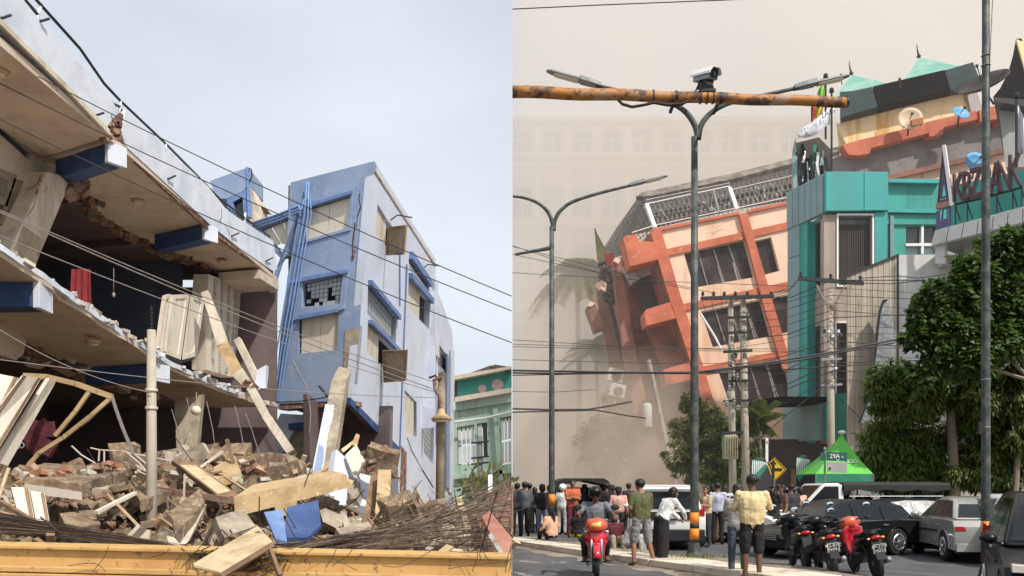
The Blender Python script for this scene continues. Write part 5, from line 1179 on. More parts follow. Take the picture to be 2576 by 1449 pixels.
m = MB(); m.box(at(2306, 308, 58.2), (.75, .3, .4), (0, -.2, 0)); thing(m, 'timber_box', 'dish_wood', 'orange-brown timber box between the cream dish and the blue tank', 'box')
# big pale half-dish lying on the roof behind the shop and bundle of broken glazing bars
m = MB(); c_ = at(2300, 440, 49); q = V((.1, -.7, .7)).to_track_quat('Z', 'Y').to_matrix(); k = 24
m.loft([[c_ + q @ V((2.1 * s * math.cos(2 * math.pi * j / k), 2.1 * s * math.sin(2 * math.pi * j / k), .5 * s * s - o_)) for j in range(k)] for s, o_ in ((.05, 0), (.5, 0), (1, 0), (1, .06), (.5, .06), (.05, .06))])
bpy.data.meshes  # keep
m2 = MB(); A = [(1990, 395), (2000, 350), (2012, 470)]
gz = empty('glazing_wreck', at(2040, 460, 47), label='wreck of dark green glazing bars standing above the teal shop corner', cat='wreckage')
for i in range(40):
    u = random.uniform(2000, 2082); m = MB(); t = (u - 2000) / 82; v0 = 352 + 20 * t + random.uniform(0, 50); l = random.uniform(20, 75)
    m.beam(at(u, v0, 47 + random.uniform(-.4, .6)), at(u + random.uniform(-8, 8) * (1 if random.random() < .5 else 1.8), min(v0 + l, 478), 47), random.uniform(.05, .18), .04, (0, -1, 0)); m.build('bar', random.choice(['fascia_teal', 'fascia_black', 'teal_grey_shade', 'dark_metal', 'white_post' if random.random() < .3 else 'banner_green']), gz)
m = MB(); n_ = 10; m.slab(PY(46.8), [(1994, 380), (2002, 345), (2006, 400), (2004, 470), (1998, 478), (1993, 440)], -.06, 0); m.build('glass_shard', 'teal_grey_shade', gz)
m = MB(); m.slab(PY(47.4), [(2000, 360), (2060, 345), (2094, 380), (2090, 470), (2010, 476)], -.1, 0); m.build('back_panel', 'lean_dark', gz)
# flags
def flagthing(u, v0, v1, Y, lab, pieces, ball=True):
    f = empty('flagpole', at(u, v1, Y), label=lab, cat='flagpole'); m = MB(); m.tube([at(u, v1, Y), at(u, v0, Y)], .055, 8); m.build('pole', 'dark_metal', f)
    if ball: m = MB(); m.ell(at(u, v0, Y), (.12, .12, .12), 8, 6); m.ell(at(u, v0 + 5, Y), (.14, .14, .05), 8, 6); m.build('finial', 'dark_metal', f)
    for q, mt in pieces:
        m = MB(); rows = []; T_, B2 = (q if isinstance(q[0], list) else ([q[0], q[1]], [q[3], q[2]])); k = 14
        f_ = lambda P, s: (lambda x, i: V((*P[i], 0)).lerp(V((*P[i + 1], 0)), x - i))(s * (len(P) - 1), min(int(s * (len(P) - 1)), len(P) - 2))
        for i in range(k + 1):
            s = i / k; a, c_ = f_(T_, s), f_(B2, s); w1, w2 = .14 * math.sin(s * 8 + a.x * .01), .2 * math.sin(s * 7 + 1)
            pa, pm, pz = at(a.x, a.y, Y - .05 + w1), at((a.x + c_.x) / 2, (a.y + c_.y) / 2, Y - .05 + (w1 + w2) * .5 + .1), at(c_.x, c_.y, Y - .05 + w2); e = V((0, .012, 0))
            rows.append([pa, pm, pz, pz + e, pm + e, pa + e])
        m.loft(rows); m.build('flag', mt, f, smooth=True)
    return f
flagthing(2077, 190, 350, 46, 'flagpole with hanging green, yellow and red flag beside the wrecked glazing', [([(2076, 205), (2058, 225), (2052, 268), (2074, 262)], 'flag_green'), ([(2074, 262), (2052, 268), (2050, 300), (2066, 288)], 'flag_yellow'), ([(2052, 262), (2040, 268), (2040, 318), (2052, 290)], 'flag_red')])
ff = flagthing(2092, 226, 432, 45.6, 'flagpole with long white flag blowing left over the teal shop', [([[(2098, 268), (2082, 275), (2064, 290), (2045, 306), (2025, 318), (2006, 331)], [(2098, 302), (2086, 314), (2070, 322), (2054, 338), (2032, 347), (2007, 346)]], 'flag_white')])
for s_, u, v, r_ in (('2AG', 2082, 285, R(25)), ('A', 2030, 338, R(20))):
    text_mesh('lettering', s_, .42, 'black_print', ff, at(u, v, 45.25) - worldloc(ff), (R(90), -r_, 0), .004)
# =================================================================== teal corner shop
TY = 44.0; TP = PY(TY); cx = at(2073, 700, TY); TLn = Plane(cx, V((-1, -.32, 0)))
sh = empty('teal_shop', (15.5, 46, 0), label='teal clad corner shop building with tall dark windows', cat='building')
def tp(pl, q, d0, d1, mat, nm, holes=(), bv=0): 
    m = MB(); m.slab(pl, q, d0, d1, holes); return m.build(nm, mat, sh, bevel=bv)
for q in ([(2073, 437), (2167, 437.5), (2167, 534), (2073, 535)], [(2168.5, 437.5), (2228, 438), (2228, 533), (2168.5, 534)]): tp(TP, q, -.2, .3, 'teal_clad', 'fascia_panel', bv=.01)
for i in range(6):
    t0, t1 = i / 6, (i + 1) / 6 - .012; e = lambda t: (1981 + 92 * t, 485 - 48 * t); g = lambda t: (1981 + 92 * t, 578 - 43 * t)
    tp(TLn, [e(t0), e(t1), g(t1), g(t0)], -.2, .05, 'teal_grey_shade', 'fascia_panel')
tp(TP, [(2073, 534), (2228, 533), (2228, 545), (2073, 545)], -3, -.2, 'teal_grey_shade', 'fascia_soffit')
# left face: panels, teal reveal, dark glazing
tp(TLn, [(1981, 579), (2011, 564), (2011, 640), (1981, 651)], -.3, .0, 'teal_grey_shade', 'wall_panel'); tp(TLn, [(1981, 653), (2011, 642), (2011, 1115), (1981, 1115)], -.3, .0, 'teal_grey_shade', 'wall_panel')
tp(TLn, [(2011, 564), (2029, 556), (2029, 1115), (2011, 1115)], -.6, -.05, 'teal_wall', 'reveal')
zc = at(0, 470, 46).z; m = MB(); m.hexa([V((at(1992, 0, 46.9).x, 46.9, 0)), V((24, 46.9, 0)), V((24, 49.5, 0)), V((at(1986, 0, 49.5).x, 49.5, 0)), V((at(1992, 0, 46.9).x, 46.9, zc)), V((24, 46.9, zc)), V((24, 49.5, zc)), V((at(1986, 0, 49.5).x, 49.5, zc))]); m.build('core', 'bank_grey', sh)
tp(TLn, [(2029, 556), (2073, 536), (2073, 720), (2029, 740)], -.7, -.6, 'shop_glass', 'glazing'); tp(TLn, [(2029, 815), (2073, 800), (2073, 1000), (2029, 1000)], -.7, -.55, 'shop_glass', 'glazing')
tp(TLn, [(2029, 720), (2073, 700), (2073, 806), (2029, 822)], -.6, -.5, 'shop_beige', 'spandrel')
for u in (2066, 2072): tp(TLn, [(u, 538), (u + 3, 537), (u + 3, 1000), (u, 1000)], -.55, -.45, 'dark_metal', 'mullion')
tp(TLn, [(2029, 556), (2032, 555), (2032, 740), (2029, 742)], -.5, -.4, 'teal_clad', 'window_frame')
# front face
WG = [(2105, 539), (2193, 539), (2193, 1000), (2105, 1000)]
tp(TP, [(2073, 540), (2232, 540), (2232, 1115), (2073, 1115)], -.5, 0, 'shop_beige', 'wall', [[(2106, 541), (2194, 541), (2194, 720), (2106, 720)], [(2103, 812), (2134, 812), (2134, 1000), (2103, 1000)]])
tp(TP, [(2104, 538), (2198, 538), (2198, 722), (2104, 722)], .002, .08, 'white_post', 'window_frame', [[(2108, 543), (2193, 543), (2193, 718), (2108, 718)]])
for i in range(3):
    u = 2107 + i * 29; tp(TP, [(u, 541), (u + 28, 541), (u + 28, 720), (u, 720)], -.35, -.3, 'shop_glass', 'glazing')
for i in range(18): u = 2110 + i * 4.7; tp(TP, [(u, 560), (u + 2.2, 560), (u + 2.2, 716), (u, 716)], -.28, -.25, 'lean_dark', 'blind_slat')
tp(TP, [(2101, 808), (2137, 808), (2137, 1003), (2101, 1003)], .002, .05, 'white_post', 'window_frame', [[(2104, 813), (2133, 813), (2133, 999), (2104, 999)]]); tp(TP, [(2103, 812), (2134, 812), (2134, 1000), (2103, 1000)], -.35, -.3, 'shop_glass', 'glazing')
tp(TP, [(2199, 536), (2230, 536), (2230, 760), (2199, 760)], .003, .12, 'teal_clad', 'pilaster'); tp(TP, [(2073, 990), (2140, 990), (2140, 1110), (2073, 1110)], .003, .14, 'teal_wall', 'base_panel')
tp(TLn, [(1981, 1004), (2073, 1000), (2073, 1108), (1981, 1112)], .01, .3, 'teal_grey_shade', 'base_panel')
for i in range(5): tp(TP, [(2085, 1030 + i * 2, ), (2086, 1030), (2086, 1031)], .0, .01, 'teal_grey_shade', 'dirt') if False else None
tp(PY(42.5), [(1915, 1004), (1965, 997), (2085, 998), (2085, 1010), (1965, 1012), (1915, 1020)], -3, 0, 'fascia_black', 'awning'); 
# dark shopfront opening below
tp(PY(45.5), [(1900, 1105), (2140, 1105), (2140, 1260), (1900, 1260)], -.2, 0, 'lean_dark', 'shopfront'); 
for i, u in enumerate((1990, 2004, 2018, 2032)): tp(PY(45.2), [(u, 1180), (u + 11, 1180), (u + 11, 1262), (u, 1262)], -.1, 0, 'door_wood' if i % 2 == 0 else 'room_dark', 'door_leaf')
# right wing, set back
RWp = PY(46.5)
tp(RWp, [(2228, 455), (2380, 457), (2380, 800), (2228, 800)], -.4, 0, 'teal_wall', 'wall', [[(2279, 570), (2356, 568), (2356, 640), (2279, 640)]])
tp(RWp, [(2228, 455), (2358, 456), (2358, 466), (2228, 464)], .0, .35, 'teal_clad', 'cornice'); tp(RWp, [(2228, 530), (2358, 530), (2358, 540), (2228, 538)], .0, .3, 'teal_clad', 'ledge'); tp(RWp, [(2228, 541), (2358, 541), (2358, 566), (2228, 566)], .0, .12, 'teal_wall', 'band')
tp(RWp, [(2236, 545), (2245, 545), (2245, 650), (2236, 650)], .0, .2, 'teal_grey_shade', 'down_pipe')
for q, mt in (([(2280, 572), (2318, 571), (2318, 612), (2280, 613)], 'glass_dark'), ([(2322, 571), (2355, 570), (2355, 612), (2322, 612)], 'glass_dark'), ([(2284, 620), (2314, 619), (2314, 638), (2284, 638)], 'glass_block'), ([(2326, 620), (2355, 619), (2355, 638), (2326, 638)], 'glass_block')): tp(RWp, q, -.3, -.2, mt, 'window_pane')
tp(RWp, [(2278, 613), (2357, 612), (2357, 619), (2278, 619)], -.2, .05, 'white_post', 'transom'); tp(RWp, [(2317, 568), (2323, 568), (2323, 640), (2317, 640)], -.2, .04, 'white_post', 'mullion')
# =================================================================== low annex with streaked sheet wall
AX = 41.0; AP = PY(AX)
an = empty('annex', (17.5, 43, 0), label='low annex with streaked beige sheet wall and white end wall beside the teal shop', cat='building')
n_ = 18
for i in range(n_):
    u0, u1 = 2132 + 126 * i / n_, 2132 + 126 * (i + 1) / n_ - .6; tv = lambda u: 690 - (u - 2132) * .389
    m = MB(); m.slab(AP, [(u0, tv(u0)), (u1, tv(u1)), (u1, 1230), (u0, 1230)], -.1, .02 * (i % 2)); m.build('sheet', 'sheet_beige', an)
m = MB(); m.slab(AP, [(2130, 690), (2258, 640), (2260, 644), (2130, 695)], -.2, .1); m.build('flashing', 'dark_metal', an)
m = MB(); m.slab(AP, [(2259, 641), (2375, 640), (2480, 645), (2480, 1230), (2259, 1230)], -.3, -.02); m.build('wall', 'bank_white', an)
m = MB(); m.slab(AP, [(2256, 641), (2260, 641), (2260, 1230), (2256, 1230)], .03, .06); m.build('joint', 'black_print', an)
m = MB(); m.b2((at(2135, 0, 41).x, 41.2, 0), (at(2480, 0, 41).x, 44, 12)); 
m = MB(); b_ = PY(40.2); hd = empty('parabolic_antenna', at(2200, 1060, 40), label='tall grey antenna dish seen edge-on before the beige sheet wall', cat='antenna')
out = [(2228, 752), (2236, 760), (2246, 790), (2252, 840), (2256, 890), (2250, 960), (2235, 1010), (2205, 1050), (2172, 1066), (2160, 1064), (2178, 1020), (2194, 950), (2202, 880), (2209, 810), (2217, 768)]
m.slab(b_, out, -.25, 0); m.build('reflector', 'grey_metal', hd, bevel=.06)
m = MB(); rim = [(2232, 754), (2222, 756), (2212, 790), (2205, 860), (2196, 940), (2182, 1010), (2162, 1064)]; m.tube([b_.at(*p, .05) for p in rim], .05, 6); m.build('rim', 'dark_metal', hd)
m = MB(); m.tube([b_.at(2205, 1048), b_.at(2205, 1230)], .1, 8); m.build('mast', 'grey_metal', hd)
ac = empty('air_conditioner', at(2380, 660, 40.5), label='white air conditioner on the white annex wall above the tree', cat='air conditioner'); m = MB(); m.slab(PY(40.6), [(2367, 646), (2390, 644), (2390, 668), (2367, 670)], -.3, 0); m.build('casing', 'ac_white', ac)
m = MB(); m.slab(PY(40.6), [(2370, 650), (2387, 648), (2387, 665), (2370, 667)], .002, .02); m.build('grille', 'bank_grey', ac)
# =================================================================== bank with raised letters
kd = V((.643, -.766, 0)); kn = V((-.766, -.643, 0)); BK = Plane(at(2480, 545, 38), kn)
bk = empty('bank_building', at(2520, 1200, 38), label='white bank building with grey fascia behind the trees at the right', cat='building')
bk.location.z = 0
for i in range(7):
    t0, t1 = i / 7, (i + 1) / 7 - .01; e = lambda t: (2352 + 260 * t, 580 - 71 * t); g = lambda t: (2342 + 270 * t, 617 - 68 * t)
    m = MB(); m.slab(BK, [e(t0), e(t1), g(t1), g(t0)], -.3, .0); m.build('fascia_panel', 'bank_white', bk)
m = MB(); m.slab(BK, [(2352, 583), (2612, 512), (2612, 545), (2345, 616)], -4, -.32); m.build('core', 'bank_grey', bk)
m = MB(); m.slab(BK, [(2390, 600), (2620, 540), (2620, 1230), (2390, 1230)], -4, -1.4); m.build('wall', 'bank_grey', bk)
m = MB(); m.slab(BK, [(2342, 617), (2368, 610), (2368, 660), (2344, 660)], -.6, -.35); m.build('pilaster', 'bank_white', bk)
m = MB(); m.slab(BK, [(2470, 612), (2612, 578), (2612, 690), (2470, 700)], -1.38, -1.3); m.build('window', 'glass_dark', bk)
m = MB(); m.slab(BK, [(2470, 740), (2620, 730), (2620, 980), (2470, 980)], -1.38, -1.2); m.build('wall_panel', 'bank_white', bk)
m = MB(); m.slab(Plane(BK.p - kn * 3, kn), [(2380, 470), (2612, 420), (2612, 520), (2380, 580)], -.3, 0); m.build('roof_screen', 'teal_wall', bk)
sg = empty('bank_sign', BK.at(2390, 560) , label='maroon raised letters KBZ BANK with triangle emblem on stilts above the bank fascia', cat='sign')
KS = Plane(BK.p - kn * .5, kn)
pxm = (KS.at(2480, 495) - KS.at(2480, 496)).length
def lett(ch, u, v, h, wsc):
    p = KS.at(u, v); rz = math.atan2(kd.y, kd.x)
    o = text_mesh('letter', ch, h * pxm * 1.42, 'letter_maroon', sg, p - worldloc(sg), (R(90), 0, rz), .12, sx=wsc)
    o2 = text_mesh('letter_rim', ch, h * pxm * 1.42, 'letter_edge', sg, p - worldloc(sg) - kn * .0 + kn * .1, (R(90), 0, rz), .02, sx=wsc)
    o2.data.polygons.foreach_set('use_smooth', [False] * len(o2.data.polygons)); bpy.data.objects.remove(o2)
for ch, u, v, h in (('K', 2410, 475, 74), ('B', 2432, 471, 74), ('Z', 2455, 464, 76), ('B', 2481, 458, 76), ('A', 2506, 452, 78), ('N', 2527, 446, 80), ('K', 2553, 434, 84)): lett(ch, u, v, h, .42)
m = MB(); m.slab(KS, [(2372, 366), (2392, 518), (2355, 527)], -.15, .0, [[(2372, 410), (2386, 498), (2361, 505)]]); m.build('emblem', 'letter_maroon', sg)
m = MB(); m.slab(KS, [(2372, 424), (2384, 495), (2364, 500)], -.12, .02, [[(2372.5, 450), (2380, 492), (2367, 496)]]); m.build('emblem_inner', 'logo_blue', sg)
m = MB(); m.slab(KS, [(2372, 366), (2380, 365), (2401, 516), (2392, 519)], .003, .1); m.build('emblem_edge', 'white_post', sg)
m = MB(); m.slab(KS, [(2356, 512), (2391, 505), (2392, 518), (2355, 527)], .003, .06); m.build('emblem_bar', 'letter_edge', sg)
m = MB(); m.slab(KS, [(2354, 532), (2390, 520), (2391, 565), (2354, 578)], -.1, .0, [[(2362, 530), (2370, 528), (2366, 556), (2362, 558)], [(2372, 527), (2384, 524), (2386, 548), (2370, 552)]]); m.build('emblem_foot', 'logo_blue', sg)
for u, v in ((2404, 516), (2434, 510), (2470, 500), (2508, 492), (2548, 480), (2570, 474)):
    m = MB(); m.tube([KS.at(u, v, -.1), KS.at(u, v + 52, -.1)], .035, 5); m.tube([KS.at(u, v + 2, -.1), KS.at(u + 12, v + 40, -.3)], .03, 5); m.build('stilt', 'dark_metal', sg)
m = MB(); m.tube([KS.at(2396, 516, -.08), KS.at(2480, 497, -.08), KS.at(2572, 472, -.08)], .06, 5); m.build('sign_rail', 'dark_metal', sg)
# dark pagoda-like roof at the right edge
pg = empty('pointed_roof', at(2565, 270, 52), label='dark pointed roof with flared eaves at the top right edge', cat='roof')
m = MB(); A = at(2556, 97, 54); prof = [(2556, 97), (2548, 140), (2536, 182), (2516, 222), (2498, 244)]
F = [at(u, v, 54 - 5 * i / 4) for i, (u, v) in enumerate(prof)]; G_ = [at(2556 + (2556 - u) * 1.6 + 2, v, 54 - 5 * i / 4) for i, (u, v) in enumerate(prof)]
Bk = [p + V((5 * i / 4 + .3, 8 * i / 4, 0)) for i, p in enumerate(G_)]; Bl = [p + V((5 * i / 4, 8 * i / 4, 0)) for i, p in enumerate(F)]
m.loft([[F[i], G_[i], Bk[i], Bl[i]] for i in range(5)]); m.build('roof', 'fascia_black', pg)
m = MB(); m.prism([[at(2498, 244, 49), at(2580, 250, 49), at(2580, 268, 49), at(2506, 256, 49)]], (5, 8, 0)); m.build('eave', 'dark_metal', pg)
m = MB(); m.prism([[at(2510, 256, 50), at(2580, 262, 50), at(2580, 420, 50), at(2530, 420, 50)]], (4, 6, 0)); m.build('wall', 'bank_grey', pg)
m = MB(); m.slab(PY(48.6), [(2557, 98), (2580, 108), (2580, 180)], -.1, .0); m.build('gable_board', 'yellow_stain', pg)
flagthing(2557, 240, 420, 37, 'flagpole with drooping grey flag at the right edge', [([(2560, 262), (2590, 330), (2590, 390), (2562, 385)], 'flag_white')])
# =================================================================== far building, ghostly in the dust
gb = empty('far_building', (20, 98, 0), label='pale pink multi-storey building almost lost in the dust behind the leaning one', cat='building')
GY = 97.0; GP = PY(GY)
hol = []; rows = ((325, 385), (470, 545), (625, 700), (780, 850)); cols = [1292 + i * 75 for i in range(14)]
for v0, v1 in rows:
    for u in cols: hol.append([(u, v0), (u + 46, v0), (u + 46, v1), (u, v1)])
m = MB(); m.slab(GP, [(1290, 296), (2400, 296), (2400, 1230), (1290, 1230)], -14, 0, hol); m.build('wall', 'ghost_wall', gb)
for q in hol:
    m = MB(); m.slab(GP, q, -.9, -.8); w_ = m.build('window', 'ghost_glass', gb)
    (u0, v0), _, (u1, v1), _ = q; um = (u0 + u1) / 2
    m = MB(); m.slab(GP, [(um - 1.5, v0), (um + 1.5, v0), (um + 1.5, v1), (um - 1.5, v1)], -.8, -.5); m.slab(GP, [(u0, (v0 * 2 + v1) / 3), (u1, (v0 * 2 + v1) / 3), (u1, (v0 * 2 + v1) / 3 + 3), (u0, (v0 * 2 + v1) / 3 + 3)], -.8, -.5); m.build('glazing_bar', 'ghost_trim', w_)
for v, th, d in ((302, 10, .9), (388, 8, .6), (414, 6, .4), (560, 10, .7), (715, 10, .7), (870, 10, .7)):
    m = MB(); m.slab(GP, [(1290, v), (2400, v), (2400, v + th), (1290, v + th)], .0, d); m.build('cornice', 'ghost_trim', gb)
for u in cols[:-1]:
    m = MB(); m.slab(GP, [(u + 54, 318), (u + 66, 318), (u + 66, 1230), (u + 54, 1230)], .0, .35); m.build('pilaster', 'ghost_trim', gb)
# =================================================================== street lamps, gantry, poles, wires, signs
random.seed(41)
def lamp(base, zfork, arms, lab, rad=.085, rings=((1.05, .82), (.72, .5)), ztop=None, boxy=True, heads=(1, 1, 1)):
    """arms: list of lists of points (fork -> tip)"""
    b = empty('street_lamp', base, label=lab, cat='street lamp'); x, y, z0 = base
    zt = ztop or zfork
    m = MB(); m.tube([(x, y, z0), (x, y, z0 + 1.5), (x, y, (z0 + zt) / 2), (x, y, zt)], [rad * 1.12, rad * 1.06, rad * .95, rad * .8], 14); m.build('pole', 'steel_paint', b, smooth=True)
    m = MB(); m.lathe((x, y, z0), [(rad * 2.2, 0), (rad * 2.1, .03), (rad * 1.7, .1), (rad * 1.2, .28)], 14)
    for i in range(6):
        a_ = i * math.pi / 3; m.hexa([V((x + rad * k * math.cos(a_ + o_), y + rad * k * math.sin(a_ + o_), z0 + zz_)) for zz_ in (0, .3) for k, o_ in ((.9, -.06), (2.1 if zz_ == 0 else 1.1, -.03), (2.1 if zz_ == 0 else 1.1, .03), (.9, .06))])
    m.build('foot', 'steel_paint', b)
    for i, (za, zb) in enumerate(rings):
        m = MB(); m.lathe((x, y, 0), [(rad * 1.13, za), (rad * 1.14, zb)], 16); m.build('warning_band', 'orange_ring', b, smooth=True)
    if len(rings) == 2:
        m = MB(); m.lathe((x, y, 0), [(rad * 1.13, rings[0][1] - .003), (rad * 1.135, rings[1][0] + .003)], 16); m.build('warning_band', 'black_ring', b, smooth=True)
    for na, pts in enumerate(arms):
        P = []; Q = [V(p) for p in pts]
        for i in range(len(Q) - 1):                       # smooth the arm
            p0, p1, p2, p3 = Q[max(i - 1, 0)], Q[i], Q[i + 1], Q[min(i + 2, len(Q) - 1)]
            for t in (0, .2, .4, .6, .8): P.append(.5 * ((2 * p1) + (p2 - p0) * t + (2 * p0 - 5 * p1 + 4 * p2 - p3) * t * t + (3 * p1 - p0 - 3 * p2 + p3) * t ** 3))
        P.append(Q[-1]); k = len(P)
        m = MB(); m.tube(P, [rad * (.78 - .38 * i / k) for i in range(k)], 10); ar = m.build('arm', 'steel_paint', b, smooth=True)
        if not heads[na]: continue
        d = (P[-1] - P[-4]).normalized(); tip = P[-1]; m = MB()
        w_ = .13; L_ = .95
        m.loft([[tip + d * s + V((0, yy * k, zz * k2)) for yy, zz in ((-w_, -.02), (-w_, .05), (-w_ * .5, .09), (w_ * .5, .09), (w_, .05), (w_, -.02))] for s, k, k2 in ((-.1, .7, .8), (.15, 1, 1), (.35, 1, 1), (.36, .8, .55), (L_, .75, .45), (L_ + .12, .4, .2))]); hd_ = m.build('lamp_head', 'grey_metal', ar)
        m = MB(); m.loft([[tip + d * s + V((0, yy, -.025)) for yy in (-w_ * .7, w_ * .7)] + [tip + d * s + V((0, yy, -.045)) for yy in (w_ * .6, -w_ * .6)] for s in (.4, L_ - .05)]); m.build('lens', 'globe', hd_)
    return b
p = gnd(1747, 1400, .14); Y = p.y; A = lambda u, v, dy=0: at(u, v, Y + dy)
lamp(p, A(0, 352).z, [[A(1756, 350), A(1750, 320), A(1732, 290), A(1706, 268), A(1660, 248), A(1600, 238), A(1530, 222), A(1500, 214)], [A(1756, 350), A(1762, 320), A(1780, 292), A(1810, 270), A(1850, 255), A(1930, 238), A(2010, 220)]], 'double-armed street lamp on the median right of the white van, orange and black bands', ztop=A(0, 345).z)
Y = 26.2; p = V((at(1388, 0, Y).x, Y, .1))
lamp(p, A(0, 580).z, [[A(1393, 580), A(1396, 555), A(1410, 530), A(1440, 508), A(1500, 488), A(1580, 468), A(1592, 465)], [A(1393, 580), A(1388, 555), A(1376, 530), A(1352, 510), A(1320, 498), A(1290, 494)], [A(1387, 622), A(1374, 626), A(1340, 632), A(1296, 640)]], 'double-armed street lamp at the left among the standing crowd', .085, ((1.35, 1.05),), ztop=A(0, 570).z, heads=(1, 0, 0))
Y = 15.0; p = V((at(2480, 0, Y).x, Y, 0)); lamp(p, 12, [], 'tall lamp pole at the right with orange and black bands, top out of view', .068, ((1.0, .72), (.55, .3)), ztop=13)
rp = bpy.data.objects['street_lamp.002'] if 'street_lamp.002' in bpy.data.objects else None
o_ = [o for o in C.objects if o.get('label', '').startswith('tall lamp pole at the right')][0]
for v in (140, 165, 955, 1075):
    m = MB(); m.lathe((p.x, p.y, at(0, v, Y).z), [(.072, -.008), (.078, 0), (.072, .008)], 12); m.build('strap', 'grey_metal', o_)
m = MB(); m.slab(PY(14.9), [(2464, 1062), (2475, 1060), (2475, 1090), (2464, 1092)], -.06, 0); m.build('junction_box', 'black_print', o_)
m = MB(); m.tube([at(2497, 0, 14.95), at(2490, 150, 14.95), at(2489, 300, 14.95)], .006, 5); m.build('cable', 'wire', o_)
# rusty gantry pipe with traffic camera
GYd = 17.6; g_ = empty('gantry_pipe', at(1700, 245, GYd), label='rusty horizontal gantry pipe carrying the traffic camera', cat='gantry')
PA, PB = at(1289, 231, GYd), at(2131, 257, GYd)
m = MB(); k = 24; m.tube([PA.lerp(PB, i / k) + V((0, 0, .012 * math.sin(i))) for i in range(k + 1)], [.118 - .018 * i / k for i in range(k + 1)], 18); m.build('pipe', 'rust_pipe', g_, smooth=True)
m = MB(); m.tube([PB - V((.03, 0, 0)), PB + V((.012, 0, 0))], .108, 18); m.build('end_cap', 'black_ring', g_)
for u in (1643, ): m = MB(); q = PA.lerp(PB, (u - 1289) / 842); m.tube([q - V((.012, 0, 0)), q + V((.012, 0, 0))], .125, 16); m.build('clamp', 'black_ring', g_)
for u in (1700, 1812):
    q = PA.lerp(PB, (u - 1289) / 842); m = MB(); m.tube([q + V((-.02, 0, 0)), q + V((.03, 0, 0))], .116, 16); m.beam(q, q + V((0, .62, -.04)), .06, .06); m.build('clamp', 'dark_metal', g_)
m = MB(); m.tube([at(1555, 252, 17.55), at(1566, 262, 17.5), at(1590, 269, 17.5), at(1620, 264, 17.5), at(1645, 258, 17.5), at(1680, 264, 17.52), at(1715, 262, 17.55), at(1735, 252, 17.5)], [.025, .03, .03, .028, .03, .034, .034, .02], 8); m.build('cable_loop', 'black_rubber', g_, smooth=True)
# camera: local frame, lens towards +Y' (front right, to viewer)
cm_ = empty('traffic_camera', at(1778, 238, GYd), label='white boxed traffic camera with sunshield on top of the rusty pipe', cat='camera')
c0 = at(1778, 190, GYd); fw_ = V((.42, -.87, -.24)).normalized(); rt = V((.9, .43, 0)).normalized(); up = rt.cross(fw_).normalized()
if up.z < 0: up = -up
def cb_(x0, x1, y0, y1, z0, z1): return [c0 + rt * x + fw_ * y + up * z for z in (z0, z1) for x, y in ((x0, y0), (x1, y0), (x1, y1), (x0, y1))]
m = MB(); m.hexa(cb_(-.115, .115, -.3, .22, -.1, .07)); m.build('housing', 'grey_metal', cm_, bevel=.015)
m = MB(); m.loft([[c0 + rt * x + fw_ * y + up * z for x, z in ((-.15, -.01), (-.15, .03), (-.09, .125), (.09, .125), (.15, .03), (.15, -.01), (.135, -.01), (.135, .025), (.08, .11), (-.08, .11), (-.135, .025), (-.135, -.01))] for y in (-.34, .3)]); m.build('sunshield', 'white_enamel', cm_)
m = MB(); m.hexa(cb_(-.09, .09, .2205, .226, -.08, .09)); m.build('front_window', 'black_print', cm_)
m = MB(); m.tube([c0 + fw_ * .225 , c0 + fw_ * .245], .04, 12); m.build('lens', 'glass_dark', cm_)
m = MB(); m.hexa(cb_(-.08, .1, -.1, .12, -.2, -.101)); m.hexa(cb_(-.11, .11, -.1, .14, -.27, -.2)); m.tube([c0 - up * .1, c0 - up * .3], .045, 8); m.build('pan_head', 'dark_metal', cm_)
for i in range(4): m = MB(); m.hexa(cb_(-.06 + i * .04, -.035 + i * .04, .121, .124, -.185, -.14)); m.build('control', 'grey_metal', cm_)
m = MB(); q = PA.lerp(PB, (1778 - 1289) / 842); m.beam(q + V((-.16, 0, .12)), q + V((.16, 0, .12)), .2, .05); m.build('mount_plate', 'dark_metal', cm_)
for dx in (-.13, 0, .12): m = MB(); m.tube([q + V((dx - .012, 0, 0)), q + V((dx + .012, 0, 0))], .122, 16); m.build('u_bolt', 'black_ring', cm_)
m = MB(); m.tube([c0 - rt * .08 - fw_ * .1 - up * .08, c0 - rt * .16 - up * .18, c0 - rt * .2 - up * .3, q + V((-.24, 0, .1))], .018, 6); m.build('cable', 'black_rubber', cm_)
# ---- concrete utility poles
def upole(u, v0, Y, r_, lab, ub=None):
    b = empty('utility_pole', (at(ub or u, 0, Y).x, Y, .1), label=lab, cat='pole'); m = MB(); m.tube([(at(ub or u, 0, Y).x, Y, .1), at(u, v0, Y)], [r_ * 1.15, r_ * .75], 12); m.build('shaft', 'concrete_pole', b, smooth=True); return b
pa = upole(1838, 752, 41.5, .17, 'left one of the paired concrete utility poles, carrying transformer and fuse gear', 1844); pb = upole(1869, 748, 41.5, .19, 'right one of the paired concrete utility poles in front of the leaning building', 1877)
m = MB(); m.beam(at(1763, 751, 41.2), at(1946, 745, 41.2), .16, .16); m.build('crossarm', 'dark_metal', pa)
for u in (1768, 1795, 1822, 1850, 1880, 1910, 1940):
    m = MB(); m.lathe(at(u, 744, 41.2), [(.05, 0), (.09, .05), (.05, .1), (.08, .14), (.03, .2)], 8); m.build('insulator', 'dark_metal', pa)
for v in (800, 838, 885, 960, 1010): m = MB(); m.beam(at(1820, v, 41.2), at(1892, v - 3, 41.2), .1, .12); m.build('crossarm', 'dark_metal', pa if v < 900 else pb)
for i in range(16):
    m = MB(); p = at(random.uniform(1825, 1858), random.uniform(900, 1035), 41.1); m.lathe(p, [(.05, 0), (.1, .06), (.05, .12), (.1, .18), (.04, .26)], 8); m.build('fuse', random.choice(['dark_metal', 'bark', 'grey_metal']), pa)
